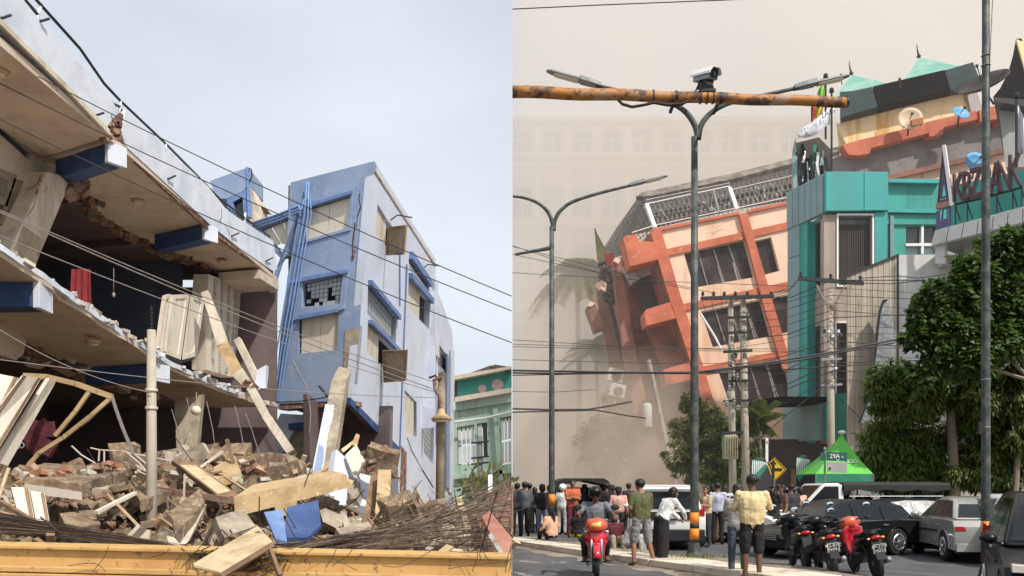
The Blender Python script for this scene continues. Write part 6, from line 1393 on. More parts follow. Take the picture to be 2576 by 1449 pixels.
m = MB(); m.beam(at(1813, 1090, 40.9), at(1868, 1088, 40.9), .35, .12); m.build('platform', 'dark_metal', pa)
m = MB(); c_ = at(1836, 1125, 40.8); m.box(c_, (.62, .5, 1.1)); t_ = m.build('transformer', 'transformer', pa, bevel=.04)
for i in range(6): m = MB(); m.box(c_ + V((-.28 + i * .11, -.29, 0)), (.03, .1, .9)); m.build('cooling_fin', 'transformer', t_)
m = MB(); m.tube([at(1763, 790, 41), at(1800, 850, 41), at(1815, 880, 41)], .05, 6); m.build('stay_bar', 'white_post', pa)
pc = upole(2088, 730, 40, .17, 'pale concrete utility pole with wide crossarm in front of the teal shop', 2092)
m = MB(); m.beam(at(2008, 700, 39.8), at(2172, 713, 39.8), .14, .16); m.build('crossarm', 'dark_metal', pc)
for u in (2014, 2090, 2164): m = MB(); m.lathe(at(u, 700 + (u - 2014) * .06, 39.8), [(.06, 0), (.1, .08), (.05, .16), (.08, .22), (.03, .28)], 8); m.build('insulator', 'dark_metal', pc)
for a_, b_ in (((2054, 716), (2078, 764)), ((2126, 716), (2102, 764)), ((2078, 764), (2102, 770))): m = MB(); m.beam(at(*a_, 39.8), at(*b_, 39.8), .06, .06); m.build('brace', 'bark', pc)
for v in (845, 905, 970): m = MB(); m.beam(at(2066, v, 39.8), at(2118, v - 3, 39.8), .07, .1); m.build('crossarm', 'grey_metal', pc)
for i in range(8): m = MB(); m.lathe(at(random.uniform(2070, 2116), random.choice((838, 850, 930)), 39.7), [(.04, 0), (.08, .05), (.04, .1), (.07, .16)], 8); m.build('insulator', random.choice(['white_post', 'dark_metal']), pc)
# tilted pole and transformer can on the falling flank
pt = empty('utility_pole', at(1680, 1225, 51), label='thin concrete pole tilting beside the dusty flank of the leaning building', cat='pole'); m = MB(); m.tube([at(1700, 1230, 50), at(1632, 905, 50)], [.16, .11], 10); m.build('shaft', 'concrete_pole', pt)
m = MB(); c_ = at(1628, 1046, 49.6); m.lathe(c_, [(.26, -.7), (.28, -.6), (.28, .55), (.2, .68), (.08, .72)], 14); m.build('transformer', 'ac_white', pt, smooth=True)
for i, (u, v) in enumerate(((1548, 945), (1553, 983))):
    a_ = empty('air_conditioner', at(u, v, 57.5), label=('upper', 'lower')[i] + ' air conditioner hanging on the dusty flank of the leaning building', cat='air conditioner', group='air conditioners on the leaning flank'); m = MB(); m.box(at(u, v, 57.6), (1.0, .5, .85), (0, .2, 0)); m.build('casing', 'ac_white', a_, bevel=.03)
    m = MB(); m.lathe(at(u + 3, v + 2, 57.33), [(.32, .0), (.32, -.02)], 16, 'Y'); m.build('fan', 'lean_dark', a_)
# ---- wires on the right
def W(pts, r_, lab, mat='wire'):
    m = MB(); m.tube([at(*p) for p in pts], r_, 5, caps=False); thing(m, 'overhead_wire', mat, lab, 'wire')
W([(1289, 23, 18), (1500, 13, 18), (1700, 5, 18), (1900, -3, 18)], .011, 'single thin wire across the top of the hazy sky')
for i, (pts, r_) in enumerate((([(1289, 932, 30), (1400, 934, 30), (1560, 937, 30), (1740, 938, 30), (1900, 918, 31), (2100, 885, 32), (2300, 845, 33)], .035), ([(1289, 938, 30), (1420, 940, 30), (1600, 938, 30), (1800, 935, 31), (2000, 908, 32), (2250, 862, 33)], .03), ([(1289, 944, 30), (1400, 942, 30), (1560, 938, 30), (1700, 940, 30), (1850, 938, 31), (2200, 915, 33)], .02))): W(pts, r_, ('upper strand of the thick black cable bundle crossing the street', 'middle strand of the thick black cable bundle crossing the street', 'lower strand of the thick black cable bundle crossing the street')[i])
for i, (pts, r_) in enumerate((([(1289, 1028, 46), (1380, 1031, 46), (1480, 1030, 46), (1540, 1020, 47), (1590, 1010, 48)], .05), ([(1289, 1037, 46), (1400, 1034, 46), (1500, 1032, 46), (1580, 1046, 48), (1625, 1052, 49)], .04))): W(pts, r_, ('dusty cable reaching the tilting flank from the left, upper one', 'dusty cable reaching the tilting flank from the left, lower one')[i], 'cable_brown')
for i in range(9):
    v = (620, 640, 686, 855, 866, 872, 905, 985, 618)[i]; e = (738, 730, 720, 880, 878, 884, 915, 980, 700)[i]; u1 = (1800, 1750, 2000, 1838, 1990, 2080, 1990, 1500, 1560)[i]
    W([(1289, v, 40), ((1289 + u1) / 2, (v + e) / 2 + 4, 40), (u1, e, 40.5)], .014, 'thin wire, %s from the top of those running in from the seam over the dust' % ('first', 'second', 'fourth', 'fifth', 'sixth', 'seventh', 'eighth', 'ninth', 'third')[i])
for i in range(14):
    u0, v0 = 1845 + 40 * random.random(), 745 + 24 * i * .9; u1, v1 = 2090 + random.uniform(-4, 4), 705 + 19 * i
    W([(u0, v0, 41), ((u0 + u1) / 2, (v0 + v1) / 2 + random.uniform(6, 26), 40.5), (u1, v1, 39.8), (2330, v1 + random.uniform(-14, 20), 39)], random.choice((.012, .016, .022)), 'thin black wire between the paired poles and the pale pole, ' + ('first', 'second', 'third', 'fourth', 'fifth', 'sixth', 'seventh', 'eighth', 'ninth', 'tenth', 'eleventh', 'twelfth', 'thirteenth', 'fourteenth')[i] + ' from the top')
    C.objects[-1]['group'] = 'wires strung between the poles'
W([(1945, 745, 41), (1980, 735, 40.5), (2012, 700, 39.8)], .02, 'short wire rising from the paired poles to the wide crossarm')
W([(1880, 1130, 40), (1960, 1060, 40), (2060, 980, 39.8), (2092, 958, 39.7)], .025, 'thick black wire climbing to the pale pole past the dark awning')
W([(2110, 1000, 30), (2200, 1085, 30), (2300, 1090, 30)], .012, 'thin wire sagging above the green tent')
for i in range(7):
    u = 1770 + 14 * i; W([(1765 + i * 25, 752, 41.1), (u + 20, 830 + 10 * i, 41), (1846, 880 + i * 8, 41)], .012, 'drooping jumper wire on the paired poles, ' + ('first', 'second', 'third', 'fourth', 'fifth', 'sixth', 'seventh', 'eighth', 'ninth', 'tenth', 'eleventh', 'twelfth', 'thirteenth', 'fourteenth')[i] + ' from the left')
    C.objects[-1]['group'] = 'jumper wires on the paired poles'
W([(2164, 700, 39.8), (2260, 694, 39.4), (2310, 700, 39), (2380, 690, 38)], .02, 'upper wire running from the wide crossarm into the tree'); W([(2164, 712, 39.8), (2240, 714, 39.4), (2320, 706, 39)], .02, 'lower wire running from the wide crossarm into the tree')
# ---- signs, banners, tent
b = empty('warning_sign', gnd(1949, 1222 + FPX * 1.6 / 33), label='yellow diamond road sign with black side-road symbol', cat='sign'); Q = PY(33); c_ = at(1949, 1181, 33)
m = MB(); s_ = 30 / FPX * 33; m.prism([[c_ + V((0, 0, s_)), c_ + V((s_, 0, 0)), c_ - V((0, 0, s_)), c_ - V((s_, 0, 0))]], (0, .03, 0)); pl_ = m.build('plate', 'sign_yellow', b)
m = MB(); k1, k2 = s_ * .93, s_ * .86; f = lambda k: [c_ + V((0, -.012, k)), c_ + V((k, -.012, 0)), c_ + V((0, -.012, -k)), c_ + V((-k, -.012, 0))]; m.prism([f(k1), f(k2)], (0, .01, 0)); m.box(c_ + V((-.06, -.012, -.02)), (.1, .012, .6)); m.box(c_ + V((.12, -.0135, 0)), (.3, .012, .1)); m.prism([[c_ + V((-.19, -.01, .2)), c_ + V((.07, -.01, .2)), c_ + V((-.06, -.01, .36))]], (0, -.01, 0)); m.build('symbol', 'black_print', pl_)
m = MB(); m.tube([(c_.x, 33.05, 0), (c_.x, 33.05, c_.z)], .035, 8); m.build('post', 'grey_metal', b)
b = empty('white_signpost', (at(1929, 0, 36).x, 36, .14), label='plain white post standing behind the yellow sign', cat='post'); m = MB(); m.beam((at(1929, 0, 36).x, 36, .14), at(1929, 1102, 36), .1, .06, (0, 1, 0)); m.build('board', 'white_post', b); m = MB(); m.box(at(1931, 1112, 35.98), (.12, .05, .1)); m.build('cap', 'sign_grey', b)
def banner(u, v, Y, lab, lean):
    b = empty('feather_banner', (at(u - 24, 0, Y).x, Y, .14), label=lab, cat='banner', group='feather banners before the shop'); out = []
    edge = [(-26, 118, -26), (-26, 60, -8), (-24, 20, 0), (-22, 2, 8)]; top = [(-18, -6), (-6, -8), (8, -2), (20, 12), (28, 34), (30, 66), (28, 118)]
    pts = [(u - 24, v + 150), (u - 24, v + 6)] + [(u + a_ - 4, v + 6 + c_) for a_, c_ in top] + [(u + 22, v + 150)]
    Q = PY(Y); m = MB(); m.slab(Q, pts, -.02, 0); m.build('cloth', 'banner_dark', b)
    m = MB(); m.slab(Q, [(u - 24, v + 50), (u - 24, v + 6)] + [(u + a_ - 4, v + 6 + c_) for a_, c_ in top[:4]] + [(u + 10, v + 24), (u - 6, v + 46), (u - 18, v + 62)], .002, .008); m.build('green_print', 'banner_green', b)
    for i in range(7):
        a_ = (u - 25 + i * 5.2, v + 2 + .7 * i); e = (u - 25 + i * 4.6, v + 44 - 4.6 * i); m = MB(); m.slab(Q, [(a_[0], a_[1]), (a_[0] + 4.0, a_[1] + .2), (e[0] + 2.4, e[1]), (e[0] + .6, e[1] + 1)], .009, .014); m.build('white_stripe', 'banner_white', b)
    m = MB(); m.tube([Q.at(u - 25, v + 200, 0), Q.at(u - 26, v + 30), Q.at(u - 24, v), Q.at(u - 14, v - 5), Q.at(u + 6, v), Q.at(u + 20, v + 14), Q.at(u + 28, v + 40)], .02, 6); m.build('rod', 'dark_metal', b)
    for dv in (86, 98): m = MB(); m.slab(Q, [(u - 10, v + dv), (u + 16, v + dv - 2), (u + 16, v + dv + 2), (u - 10, v + dv + 3)], .003, .008); m.build('print_line', 'banner_white', b)
banner(1916, 1156, 32.4, 'left feather banner with white and green top before the shop', 0); banner(2028, 1150, 32.4, 'right feather banner with white and green top before the shop', 0)
b = empty('street_sign', (at(2075, 0, 27.4).x, 27.4, .0), label='green street name plate 29A St on a thin post, with grey plate below', cat='sign'); m = MB(); m.tube([(at(2075, 0, 27.4).x, 27.4, 0), at(2075, 1130, 27.4)], .03, 8); m.ell(at(2075, 1130, 27.4), (.05, .05, .07), 8, 6); m.build('post', 'grey_metal', b)
Q = PY(27.3)
m = MB(); m.slab(Q, [(2080, 1137), (2131, 1138), (2131, 1160), (2080, 1159)], -.02, 0); sp_ = m.build('name_plate', 'sign_green', b); m = MB(); m.slab(Q, [(2064, 1138), (2074, 1138), (2074, 1159), (2064, 1159)], -.02, 0); m.build('side_plate', 'sign_green', b)
text_mesh('lettering', '29A', .19, 'sign_white', b, at(2100, 1148, 27.28) - worldloc(b), (R(90), 0, 0), .003); text_mesh('lettering', 'St', .085, 'sign_white', b, at(2120, 1150, 27.28) - worldloc(b), (R(90), 0, 0), .003); text_mesh('lettering', '29A', .06, 'sign_white', b, at(2108, 1157, 27.28) - worldloc(b), (R(90), 0, 0), .003)
m = MB(); m.slab(Q, [(2081, 1162), (2131, 1163), (2130, 1190), (2081, 1188)], -.02, 0); m.build('lower_plate', 'sign_grey', b); m = MB(); m.lathe(at(2088, 1178, 27.28), [(.035, 0), (.035, -.01)], 10, 'Y'); m.build('plate_mark', 'black_print', b)
# green tent
tn = empty('market_tent', (at(2125, 0, 29).x, 29, .0), label='bright green peaked tent behind the street name sign', cat='tent')
T0, T1, Yf, Yb = at(2052, 1192, 28), at(2196, 1192, 28), 28, 30; zt = T0.z; ap = at(2118, 1090, 29); ap2 = ap
cr = [V((T0.x, Yf, zt)), V((T1.x, Yf, zt)), V((T1.x, Yb, zt)), V((T0.x, Yb, zt))]
m = MB(); k = 6; rings = []
for i in range(k + 1):
    t = i / k; s_ = (1 - t) ** 1.25; rings.append([V((ap.x, 29, 0)).lerp(V((c_.x, c_.y, 0)), s_) + V((0, 0, zt + (ap.z - zt) * t)) for c_ in cr])
m.loft(rings); m.build('canopy', 'tent_green', tn)
m = MB(); m.prism([[cr[0], cr[1], cr[1] - V((0, 0, .32)), cr[0] - V((0, 0, .32))]], (0, .02, 0)); m.prism([[cr[1], cr[2], cr[2] - V((0, 0, .32)), cr[1] - V((0, 0, .32))]], (-.02, 0, 0)); m.build('valance', 'banner_green', tn)
for c_ in cr: m = MB(); m.tube([V((c_.x, c_.y, .0)), c_], .025, 6); m.build('leg', 'grey_metal', tn)
m = MB(); m.ell(ap + V((0, 0, .03)), (.13, .13, .07), 8, 6); m.build('peak_cap', 'white_enamel', tn)
for i, u in enumerate((2137, 2150, 2160)):
    n_ = 14; c_ = at(u, 1160, 28) ; t_ = (c_.z - zt) / (ap.z - zt); yy = Yf + (29 - Yf) * (1 - (1 - t_) ** 1.25) - .05
    m = MB(); m.tube([V((c_.x + .085 * math.cos(2 * math.pi * j / n_), yy + .02 * math.sin(2 * math.pi * j / n_) , c_.z + .045 * math.sin(2 * math.pi * j / n_))) for j in range(n_ + 1)], .014, 5); m.build('brand_ring', 'sign_white', tn)
# =================================================================== trees
random.seed(51)
def leaf_poly(p, d, n_, l, w_, kind):
    """a small bent leaf of 2-4 triangles"""
    s_ = d.cross(n_).normalized() * w_; mid = p + d * (l * .5) + n_ * (l * .06); tip = p + d * l - n_ * (l * .12)
    return [p, mid + s_, tip, mid - s_], [(0, 1, 3), (1, 2, 3)]
def tree(name, lab, base, trunk_pts, rads, clumps, mats, nleaf, lsize, lw, droop, cat='tree', group=None, twig=True, sparse=1.0):
    t = empty(name, base, label=lab, cat=cat, group=group)
    m = MB(); m.tube(trunk_pts, rads, 10); m.build('trunk', 'bark', t, smooth=True)
    if twig:
        top = V(trunk_pts[-1])
        for c_, r_ in clumps[::2]:
            m = MB(); a_ = V(trunk_pts[-2]).lerp(top, random.random()); m.tube([a_, a_.lerp(V(c_), .5) + V((0, 0, -.1)), V(c_)], [rads[-1] * .6, rads[-1] * .4, .02], 6); m.build('limb', 'bark', t)
    m = MB(); tot = sum(r_[0] * r_[2] for c_, r_ in clumps)
    for c_, r_ in clumps:
        c_ = V(c_); k = int(nleaf * r_[0] * r_[2] / tot)
        subs = [V((random.gauss(0, .5), random.gauss(0, .5), random.gauss(0, .45))) for _ in range(max(6, k // 45))]
        for _ in range(k):
            s_ = random.choice(subs); q = s_ + V((random.gauss(0, .16), random.gauss(0, .16), random.gauss(0, .14)))
            if q.length > 1.15: q *= 1.1 / q.length
            p = c_ + V((q.x * r_[0], q.y * r_[1], q.z * r_[2]))
            out = V((q.x, q.y, q.z * .4 + random.gauss(0, .25))).normalized()
            d = (out + V((random.gauss(0, .5), random.gauss(0, .5), random.gauss(0, .3) - droop))).normalized()
            n_ = (V((random.gauss(0, .5), random.gauss(0, .5), 1)) + out * .4); n_ = (n_ - d * n_.dot(d)).normalized()
            l = lsize * random.uniform(.6, 1.25); vs, fs = leaf_poly(p, d, n_, l, l * lw, 0)
            m.cm = 0 if random.random() < .55 else (1 if random.random() < .75 else 2)
            m.add(vs, fs)
    m.build('crown', mats, t)
    return t
def cl(u, v, Y, ru, rv, ry=None): r_ = lambda k: k / FPX * Y; return (at(u, v, Y), (r_(ru), ry or r_((ru + rv) / 2), r_(rv)))
YT = 27
# big glossy broadleaf at the right
tree('broadleaf_tree', 'dark broadleaf tree with big glossy leaves at the right, in front of the bank', (at(2650, 0, YT).x, YT, 0), [(at(2650, 0, YT).x, YT, 0), at(2610, 1000, YT), at(2550, 820, YT)], [.15, .13, .1],
     [cl(2380, 740, YT, 60, 45), cl(2345, 800, YT, 50, 45), cl(2440, 690, YT, 60, 50), cl(2520, 640, YT, 60, 55), cl(2570, 600, YT, 40, 40), cl(2460, 770, YT, 70, 60), cl(2550, 740, YT, 55, 60), cl(2400, 830, YT, 70, 50), cl(2350, 870, YT, 50, 40), cl(2500, 850, YT, 70, 60), cl(2570, 850, YT, 40, 60), cl(2300, 850, YT, 30, 28), cl(2440, 900, YT, 80, 50), cl(2330, 920, YT, 55, 40)],
     ['leaf_dark', 'leaf_dark', 'leaf_fresh'], 17000, .26, .28, .15)
# feathery drooping trees below
YF = 30
tree('feathery_tree', 'drooping feathery tree whose bare cream trunk stands left of the right-hand lamp pole', (at(2402, 0, YF).x, YF, .1), [(at(2406, 0, YF).x, YF, .1), at(2398, 1150, YF), at(2390, 1010, YF), at(2400, 930, YF)], [.19, .17, .14, .08],
     [cl(2250, 960, YF, 60, 45), cl(2230, 1000, YF, 40, 40), cl(2310, 1000, YF, 70, 50), cl(2370, 950, YF, 60, 50), cl(2440, 990, YF, 60, 60), cl(2280, 1040, YF, 50, 25), cl(2500, 960, YF, 50, 50), cl(2460, 1060, YF, 50, 50)], ['leaf_mid', 'leaf_dark', 'leaf_fresh'], 21000, .34, .1, .75)
tree('feathery_tree', 'low drooping tree hanging over the green tent', (at(2260, 0, 31).x, 31, .1), [(at(2270, 0, 31).x, 31, .1), at(2265, 1150, 31), at(2260, 1080, 31)], [.14, .12, .08],
     [cl(2230, 1080, 31, 50, 30), cl(2200, 1120, 31, 45, 40), cl(2270, 1110, 31, 60, 50), cl(2220, 1170, 31, 50, 35), cl(2300, 1170, 31, 60, 45), cl(2340, 1110, 31, 50, 50), cl(2255, 1200, 31, 60, 40), cl(2340, 1210, 31, 60, 35)], ['leaf_mid', 'leaf_dark', 'leaf_fresh'], 20000, .32, .1, .75)
tree('feathery_tree', 'drooping tree behind the right-hand lamp pole', (at(2530, 0, 30).x, 30, .1), [(at(2530, 0, 30).x, 30, .1), at(2528, 1150, 30), at(2530, 1040, 30)], [.16, .13, .08],
     [cl(2520, 1060, 30, 50, 40), cl(2560, 1010, 30, 40, 40), cl(2540, 1120, 30, 60, 50), cl(2470, 1130, 30, 45, 45), cl(2560, 1180, 30, 50, 40), cl(2460, 1190, 30, 45, 40), cl(2510, 1200, 30, 60, 40), cl(2400, 1200, 30, 40, 30), cl(2550, 940, 29, 50, 45), cl(2540, 1000, 29, 50, 45), cl(2480, 1020, 29, 40, 40), cl(2560, 1080, 29, 40, 50)], ['leaf_mid', 'leaf_dark', 'leaf_dusty'], 22000, .32, .1, .7)
# lighter trees in front of the leaning building
YG = 44
tree('street_tree', 'yellow-green street tree left of the median lamp, in front of the leaning building', (at(1735, 0, YG).x, YG, .1), [(at(1735, 0, YG).x, YG, .1), at(1730, 1180, YG), at(1735, 1090, YG)], [.14, .12, .07],
     [cl(1735, 1005, YG, 24, 26), cl(1760, 1040, YG, 40, 36), cl(1730, 1080, YG, 40, 36), cl(1790, 1060, YG, 32, 34), cl(1715, 1140, YG, 40, 34), cl(1770, 1120, YG, 46, 36), cl(1735, 1180, YG, 40, 24)], ['leaf_dusty', 'leaf_fresh', 'leaf_mid'], 9000, .3, .14, .5)
tree('street_tree', 'darker bushy tree behind the transformer poles', (at(1850, 0, 43).x, 43, .1), [(at(1850, 0, 43).x, 43, .1), at(1852, 1180, 43), at(1855, 1120, 43)], [.14, .12, .07],
     [cl(1810, 1100, 43, 40, 34), cl(1850, 1070, 43, 36, 30), cl(1890, 1080, 43, 30, 26), cl(1820, 1160, 43, 50, 36), cl(1880, 1140, 43, 40, 40), cl(1780, 1190, 43, 40, 26), cl(1845, 1205, 43, 50, 30)], ['leaf_dark', 'leaf_mid', 'leaf_dusty'], 9000, .32, .12, .6)
def palm(u, v, Y, vb, lab, n_=16, ln=2.6, mats='leaf_dusty', ub=None, name='palm_tree'):
    t = empty(name, (at(ub or u, 0, Y).x, Y, 0), label=lab, cat='palm'); c_ = at(u, v, Y); m = MB(); m.tube([(at(ub or u, 0, Y).x, Y, 0), (V((at(ub or u, 0, Y).x, Y, 0)) + c_) / 2 + V((.2, 0, 0)), c_], [.3 * ln / 4.2, .24 * ln / 4.2, .2 * ln / 4.2], 8); m.build('trunk', 'bark', t)
    for i in range(n_):
        a_ = 2 * math.pi * i / n_ + random.uniform(-.2, .2); el = random.uniform(-.2, 1.1); m = MB(); P = []
        for k in range(8):
            s = k / 7 * ln; P.append(c_ + V((math.cos(a_) * s * math.cos(el), math.sin(a_) * s * math.cos(el), s * math.sin(el) - .16 * s * s)))
        m.tube(P, .02, 4)
        for k in range(1, 8):
            d = (P[k] - P[k - 1]).normalized(); sd = d.cross(V((0, 0, 1))).normalized()
            for q in range(4):
                b_ = P[k - 1].lerp(P[k], q / 4); l = .75 * (1 - .5 * abs(k / 7 - .4)) * ln / 2.6
                for s_ in (-1, 1): m.add([b_, b_ + sd * s_ * l * .5 + d * l * .3 + V((0, 0, -.05)), b_ + sd * s_ * l + d * l * .45 + V((0, 0, -l * .5)), b_ + d * .1], [(0, 1, 2), (0, 2, 3)])
        m.build('frond', mats, t)
    return t
palm(1452, 690, 77, 1230, 'tall fan palm fading into the dust left of the leaning building', 20, 4.2)
palm(1500, 880, 76, 1230, 'shorter dusty palm just left of the leaning building', 14, 3.2, ub=1500)
palm(1905, 1060, 42.5, 1230, 'small palm with drooping fronds right of the transformer poles', 14, 1.7, 'leaf_mid', 1912)
palm(2545, 900, 29, 1230, 'small palm behind the right-hand lamp pole', 12, 1.5, 'leaf_mid', 2548)
tree('dusty_tree', 'dust-covered tree at the foot of the leaning flank', (at(1545, 0, 58).x, 58, 0), [(at(1545, 0, 58).x, 58, 0), at(1545, 1140, 58), at(1545, 1100, 58)], [.2, .15, .08],
     [cl(1540, 1060, 58, 60, 40), cl(1500, 1110, 58, 50, 40), cl(1580, 1110, 58, 50, 40), cl(1540, 1160, 58, 70, 40), cl(1540, 1010, 58, 30, 25)], ['leaf_dusty', 'leaf_dusty', 'leaf_mid'], 6000, .4, .16, .4)
# =================================================================== vehicles
random.seed(61)
def wheel(b, x, y, r_, wd, dirn, spokes=7, steel=False):
    m = MB(); pr = [(r_ * .62, -wd / 2), (r_ * .93, -wd / 2), (r_, -wd * .32), (r_, wd * .32), (r_ * .93, wd / 2), (r_ * .62, wd / 2)]
    w_ = empty('wheel', (x, y, r_)); w_.parent = b
    m.lathe((0, 0, 0), pr, 24, 'Y'); m.build('tyre', 'black_rubber', w_, smooth=False, local=True)
    m = MB(); f = dirn * (wd * .5 + .012); m.lathe((0, f, 0), [(r_ * .64, -.03 * dirn), (r_ * .64, .0), (r_ * .58, .012 * dirn), (r_ * .5, -.02 * dirn)], 20, 'Y')
    for i in range(spokes):
        a_ = 2 * math.pi * i / spokes; m.beam((0, f, 0), (r_ * .58 * math.cos(a_), f, r_ * .58 * math.sin(a_)), .045, .03, (0, 1, 0))
    m.lathe((0, f, 0), [(r_ * .14, -.01), (r_ * .12, .03 * dirn)], 12, 'Y'); m.build('rim', 'silver', w_, local=True)
    m = MB(); m.lathe((0, 0, 0), [(r_ * .6, -.02), (r_ * .6, .02)], 16, 'Y'); m.build('brake_disc', 'dark_metal', w_, local=True)
    return w_
def car(name, lab, cat, loc, rz, Lc, Wc, Hc, paint, kind='sedan', plate=None, trim=True, glass='car_glass', wr=.31, group=None):
    b = empty(name, loc, rz, lab, cat, group); hb = Hc
    if kind == 'sedan':
        body = [(-.485, .2), (-.5, .36), (-.497, .56), (-.47, .645), (-.34, .665), (0, .655), (.2, .645), (.36, .59), (.46, .5), (.495, .4), (.5, .24), (.47, .17)]; cab = [(-.41, .66), (-.215, .955), (-.1, .995), (.02, 1.0), (.1, .965), (.28, .645)]; cuts = (-.14, .0)
    elif kind == 'hatch':
        body = [(-.485, .2), (-.5, .36), (-.497, .55), (-.48, .62), (-.3, .64), (0, .62), (.2, .58), (.36, .52), (.46, .44), (.497, .34), (.5, .22), (.47, .16)]; cab = [(-.47, .62), (-.4, .88), (-.25, .98), (-.05, 1.0), (.08, .95), (.3, .57)]; cuts = (-.2, .02)
    else:
        body = [(-.485, .22), (-.5, .34), (-.497, .52), (-.49, .6), (-.3, .6), (0, .6), (.22, .59), (.38, .54), (.47, .48), (.497, .4), (.5, .25), (.47, .18)]; cab = [(-.487, .6), (-.46, .92), (-.4, .985), (-.1, 1.0), (.06, .97), (.26, .59)]; cuts = (-.24, .0)
    xr, xf = -.295 * Lc, .315 * Lc; zbot = .17 * Hc; top = [(x * Lc, z * Hc) for x, z in body]
    bot = []
    for xc in (xf, xr):
        k = 9; ra = wr * 1.16
        for i in range(k + 1):
            t = math.pi * i / k; bot.append((xc + ra * math.cos(t), max(zbot, wr + ra * math.sin(t) * 1.0 - .01)))
    outl = top + [p for p in bot]
    cxm, czm = 0, .42 * Hc
    def ring(y, s): return [V((cxm + (x - cxm) * (1 - (1 - s) * .25), y, z if z <= zbot + .001 or (xc_ok(x) and z < wr * 2.3) else czm + (z - czm) * s)) for x, z in outl]
    def xc_ok(x): return abs(x - xr) < wr * 1.2 or abs(x - xf) < wr * 1.2
    h2 = Wc / 2
    m = MB(); m.loft([ring(-h2 + .015, .93), ring(-h2, .98) if False else ring(-h2 + .004, .965), ring(-h2 + .06, 1), ring(h2 - .06, 1), ring(h2 - .004, .965), ring(h2 - .015, .93)]); bd = m.build('body', paint, b, local=True, bevel=.035); autosmooth(bd, 30)
    zb = cab[0][1] * Hc
    cp = [(x * Lc, z * Hc) for x, z in cab]; yw = lambda z: h2 - (.07 if kind == 'suv' else .1) - max(0, (z - zb)) / (Hc - zb) * (.2 if kind == 'suv' else .26)
    m = MB(); m.loft([[V((x, -yw(z), z)) for x, z in cp], [V((x, -yw(z) + .07, z + (.012 if 1 <= i <= 4 else 0))) for i, (x, z) in enumerate(cp)], [V((x, yw(z) - .07, z + (.012 if 1 <= i <= 4 else 0))) for i, (x, z) in enumerate(cp)], [V((x, yw(z), z)) for x, z in cp]]); cb2 = m.build('cabin', paint, b, local=True, bevel=.05); autosmooth(cb2, 30)
    # glazing
    def inset(P, k): c0 = sum(P, V()) / len(P); return [p.lerp(c0, k) for p in P]
    (x0, z0), (x1, z1), (x2, z2), (x3, z3), (x4, z4), (x5, z5) = cp
    zt = z2 * .5 + z3 * .5 - .07; xs = [x0 + (x1 - x0) * .25, *[c_ * Lc for c_ in cuts], x5 - (x5 - x4) * .2]
    def xlim(z, front): 
        a_, c_ = ((x5, z5), (x4, z4)) if front else ((x0, z0), (x1, z1)); t = (z - a_[1]) / (c_[1] - a_[1]); return a_[0] + (c_[0] - a_[0]) * t
    zlo = zb + .03
    for s in (-1, 1):
        for i in range(3):
            lo0 = xlim(zlo, False) + .1 if i == 0 else xs[i] + .03; lo1 = xlim(zlo, True) - .1 if i == 2 else xs[i + 1] - .03
            zt2 = min(zt, z1 - .02 if i == 0 else zt, z4 - .02 if i == 2 else zt); hi0 = xlim(zt2, False) + .09 if i == 0 else xs[i] + .03; hi1 = xlim(zt2, True) - .07 if i == 2 else xs[i + 1] - .03
            if hi1 - hi0 < .08 and i == 0: hi0 = hi1 - .08
            q = [V((lo0, s * (yw(zlo) + .002), zlo)), V((lo1, s * (yw(zlo) + .002), zlo)), V((hi1, s * (yw(zt2) + .002), zt2)), V((hi0, s * (yw(zt2) + .002), zt2))]
            m = MB(); m.prism([q], (0, s * .006, 0)); m.build('side_window', glass, b, local=True)
        if trim:
            m = MB(); m.tube([(xlim(zlo, False) + .05, s * (yw(zlo) + .012), zlo - .015), (xlim(zlo, True) - .05, s * (yw(zlo) + .012), zlo - .015)], .012, 5); m.build('chrome_strip', 'silver', b, local=True)
        m = MB(); m.beam((-.18 * Lc, s * (h2 - .002), .47 * Hc), (.2 * Lc, s * (h2 - .002), .46 * Hc), .02, .035, (0, 0, 1)); m.build('rub_strip', 'dark_metal', b, local=True)
        for xx in (-.19 * Lc, .04 * Lc): m = MB(); m.box((xx, s * (h2 + .0), .555 * Hc), (.17, .03, .03)); m.build('door_handle', 'silver' if trim else paint, b, local=True, bevel=.006)
        m = MB(); m.ell((.2 * Lc, s * (h2 + .07), zb + .06), (.07, .1, .065), 10, 8); m.tube([(.21 * Lc, s * (h2 - .08), zb), (.2 * Lc, s * (h2 + .04), zb + .04)], .02, 5); m.build('mirror', paint, b, local=True, smooth=True)
    for nm, (xa, za), (xb, zb_), o_ in (('windscreen', cp[5], cp[4], 1), ('rear_window', cp[0], cp[1], -1)):
        d = V((xb - xa, 0, zb_ - za)); n_ = V((d.z, 0, -d.x)).normalized() * o_ * (1 if o_ * d.z > 0 or True else 1)
        if n_.x * o_ < 0: n_ = -n_
        A_, B_ = V((xa, 0, za)) + d * .1, V((xa, 0, za)) + d * .93
        m = MB(); m.prism([[A_ + V((0, -yw(A_.z) + .07, 0)), A_ + V((0, yw(A_.z) - .07, 0)), B_ + V((0, yw(B_.z) - .09, 0)), B_ + V((0, -yw(B_.z) + .09, 0))]], n_ * .008); m.build(nm, glass, b, local=True)
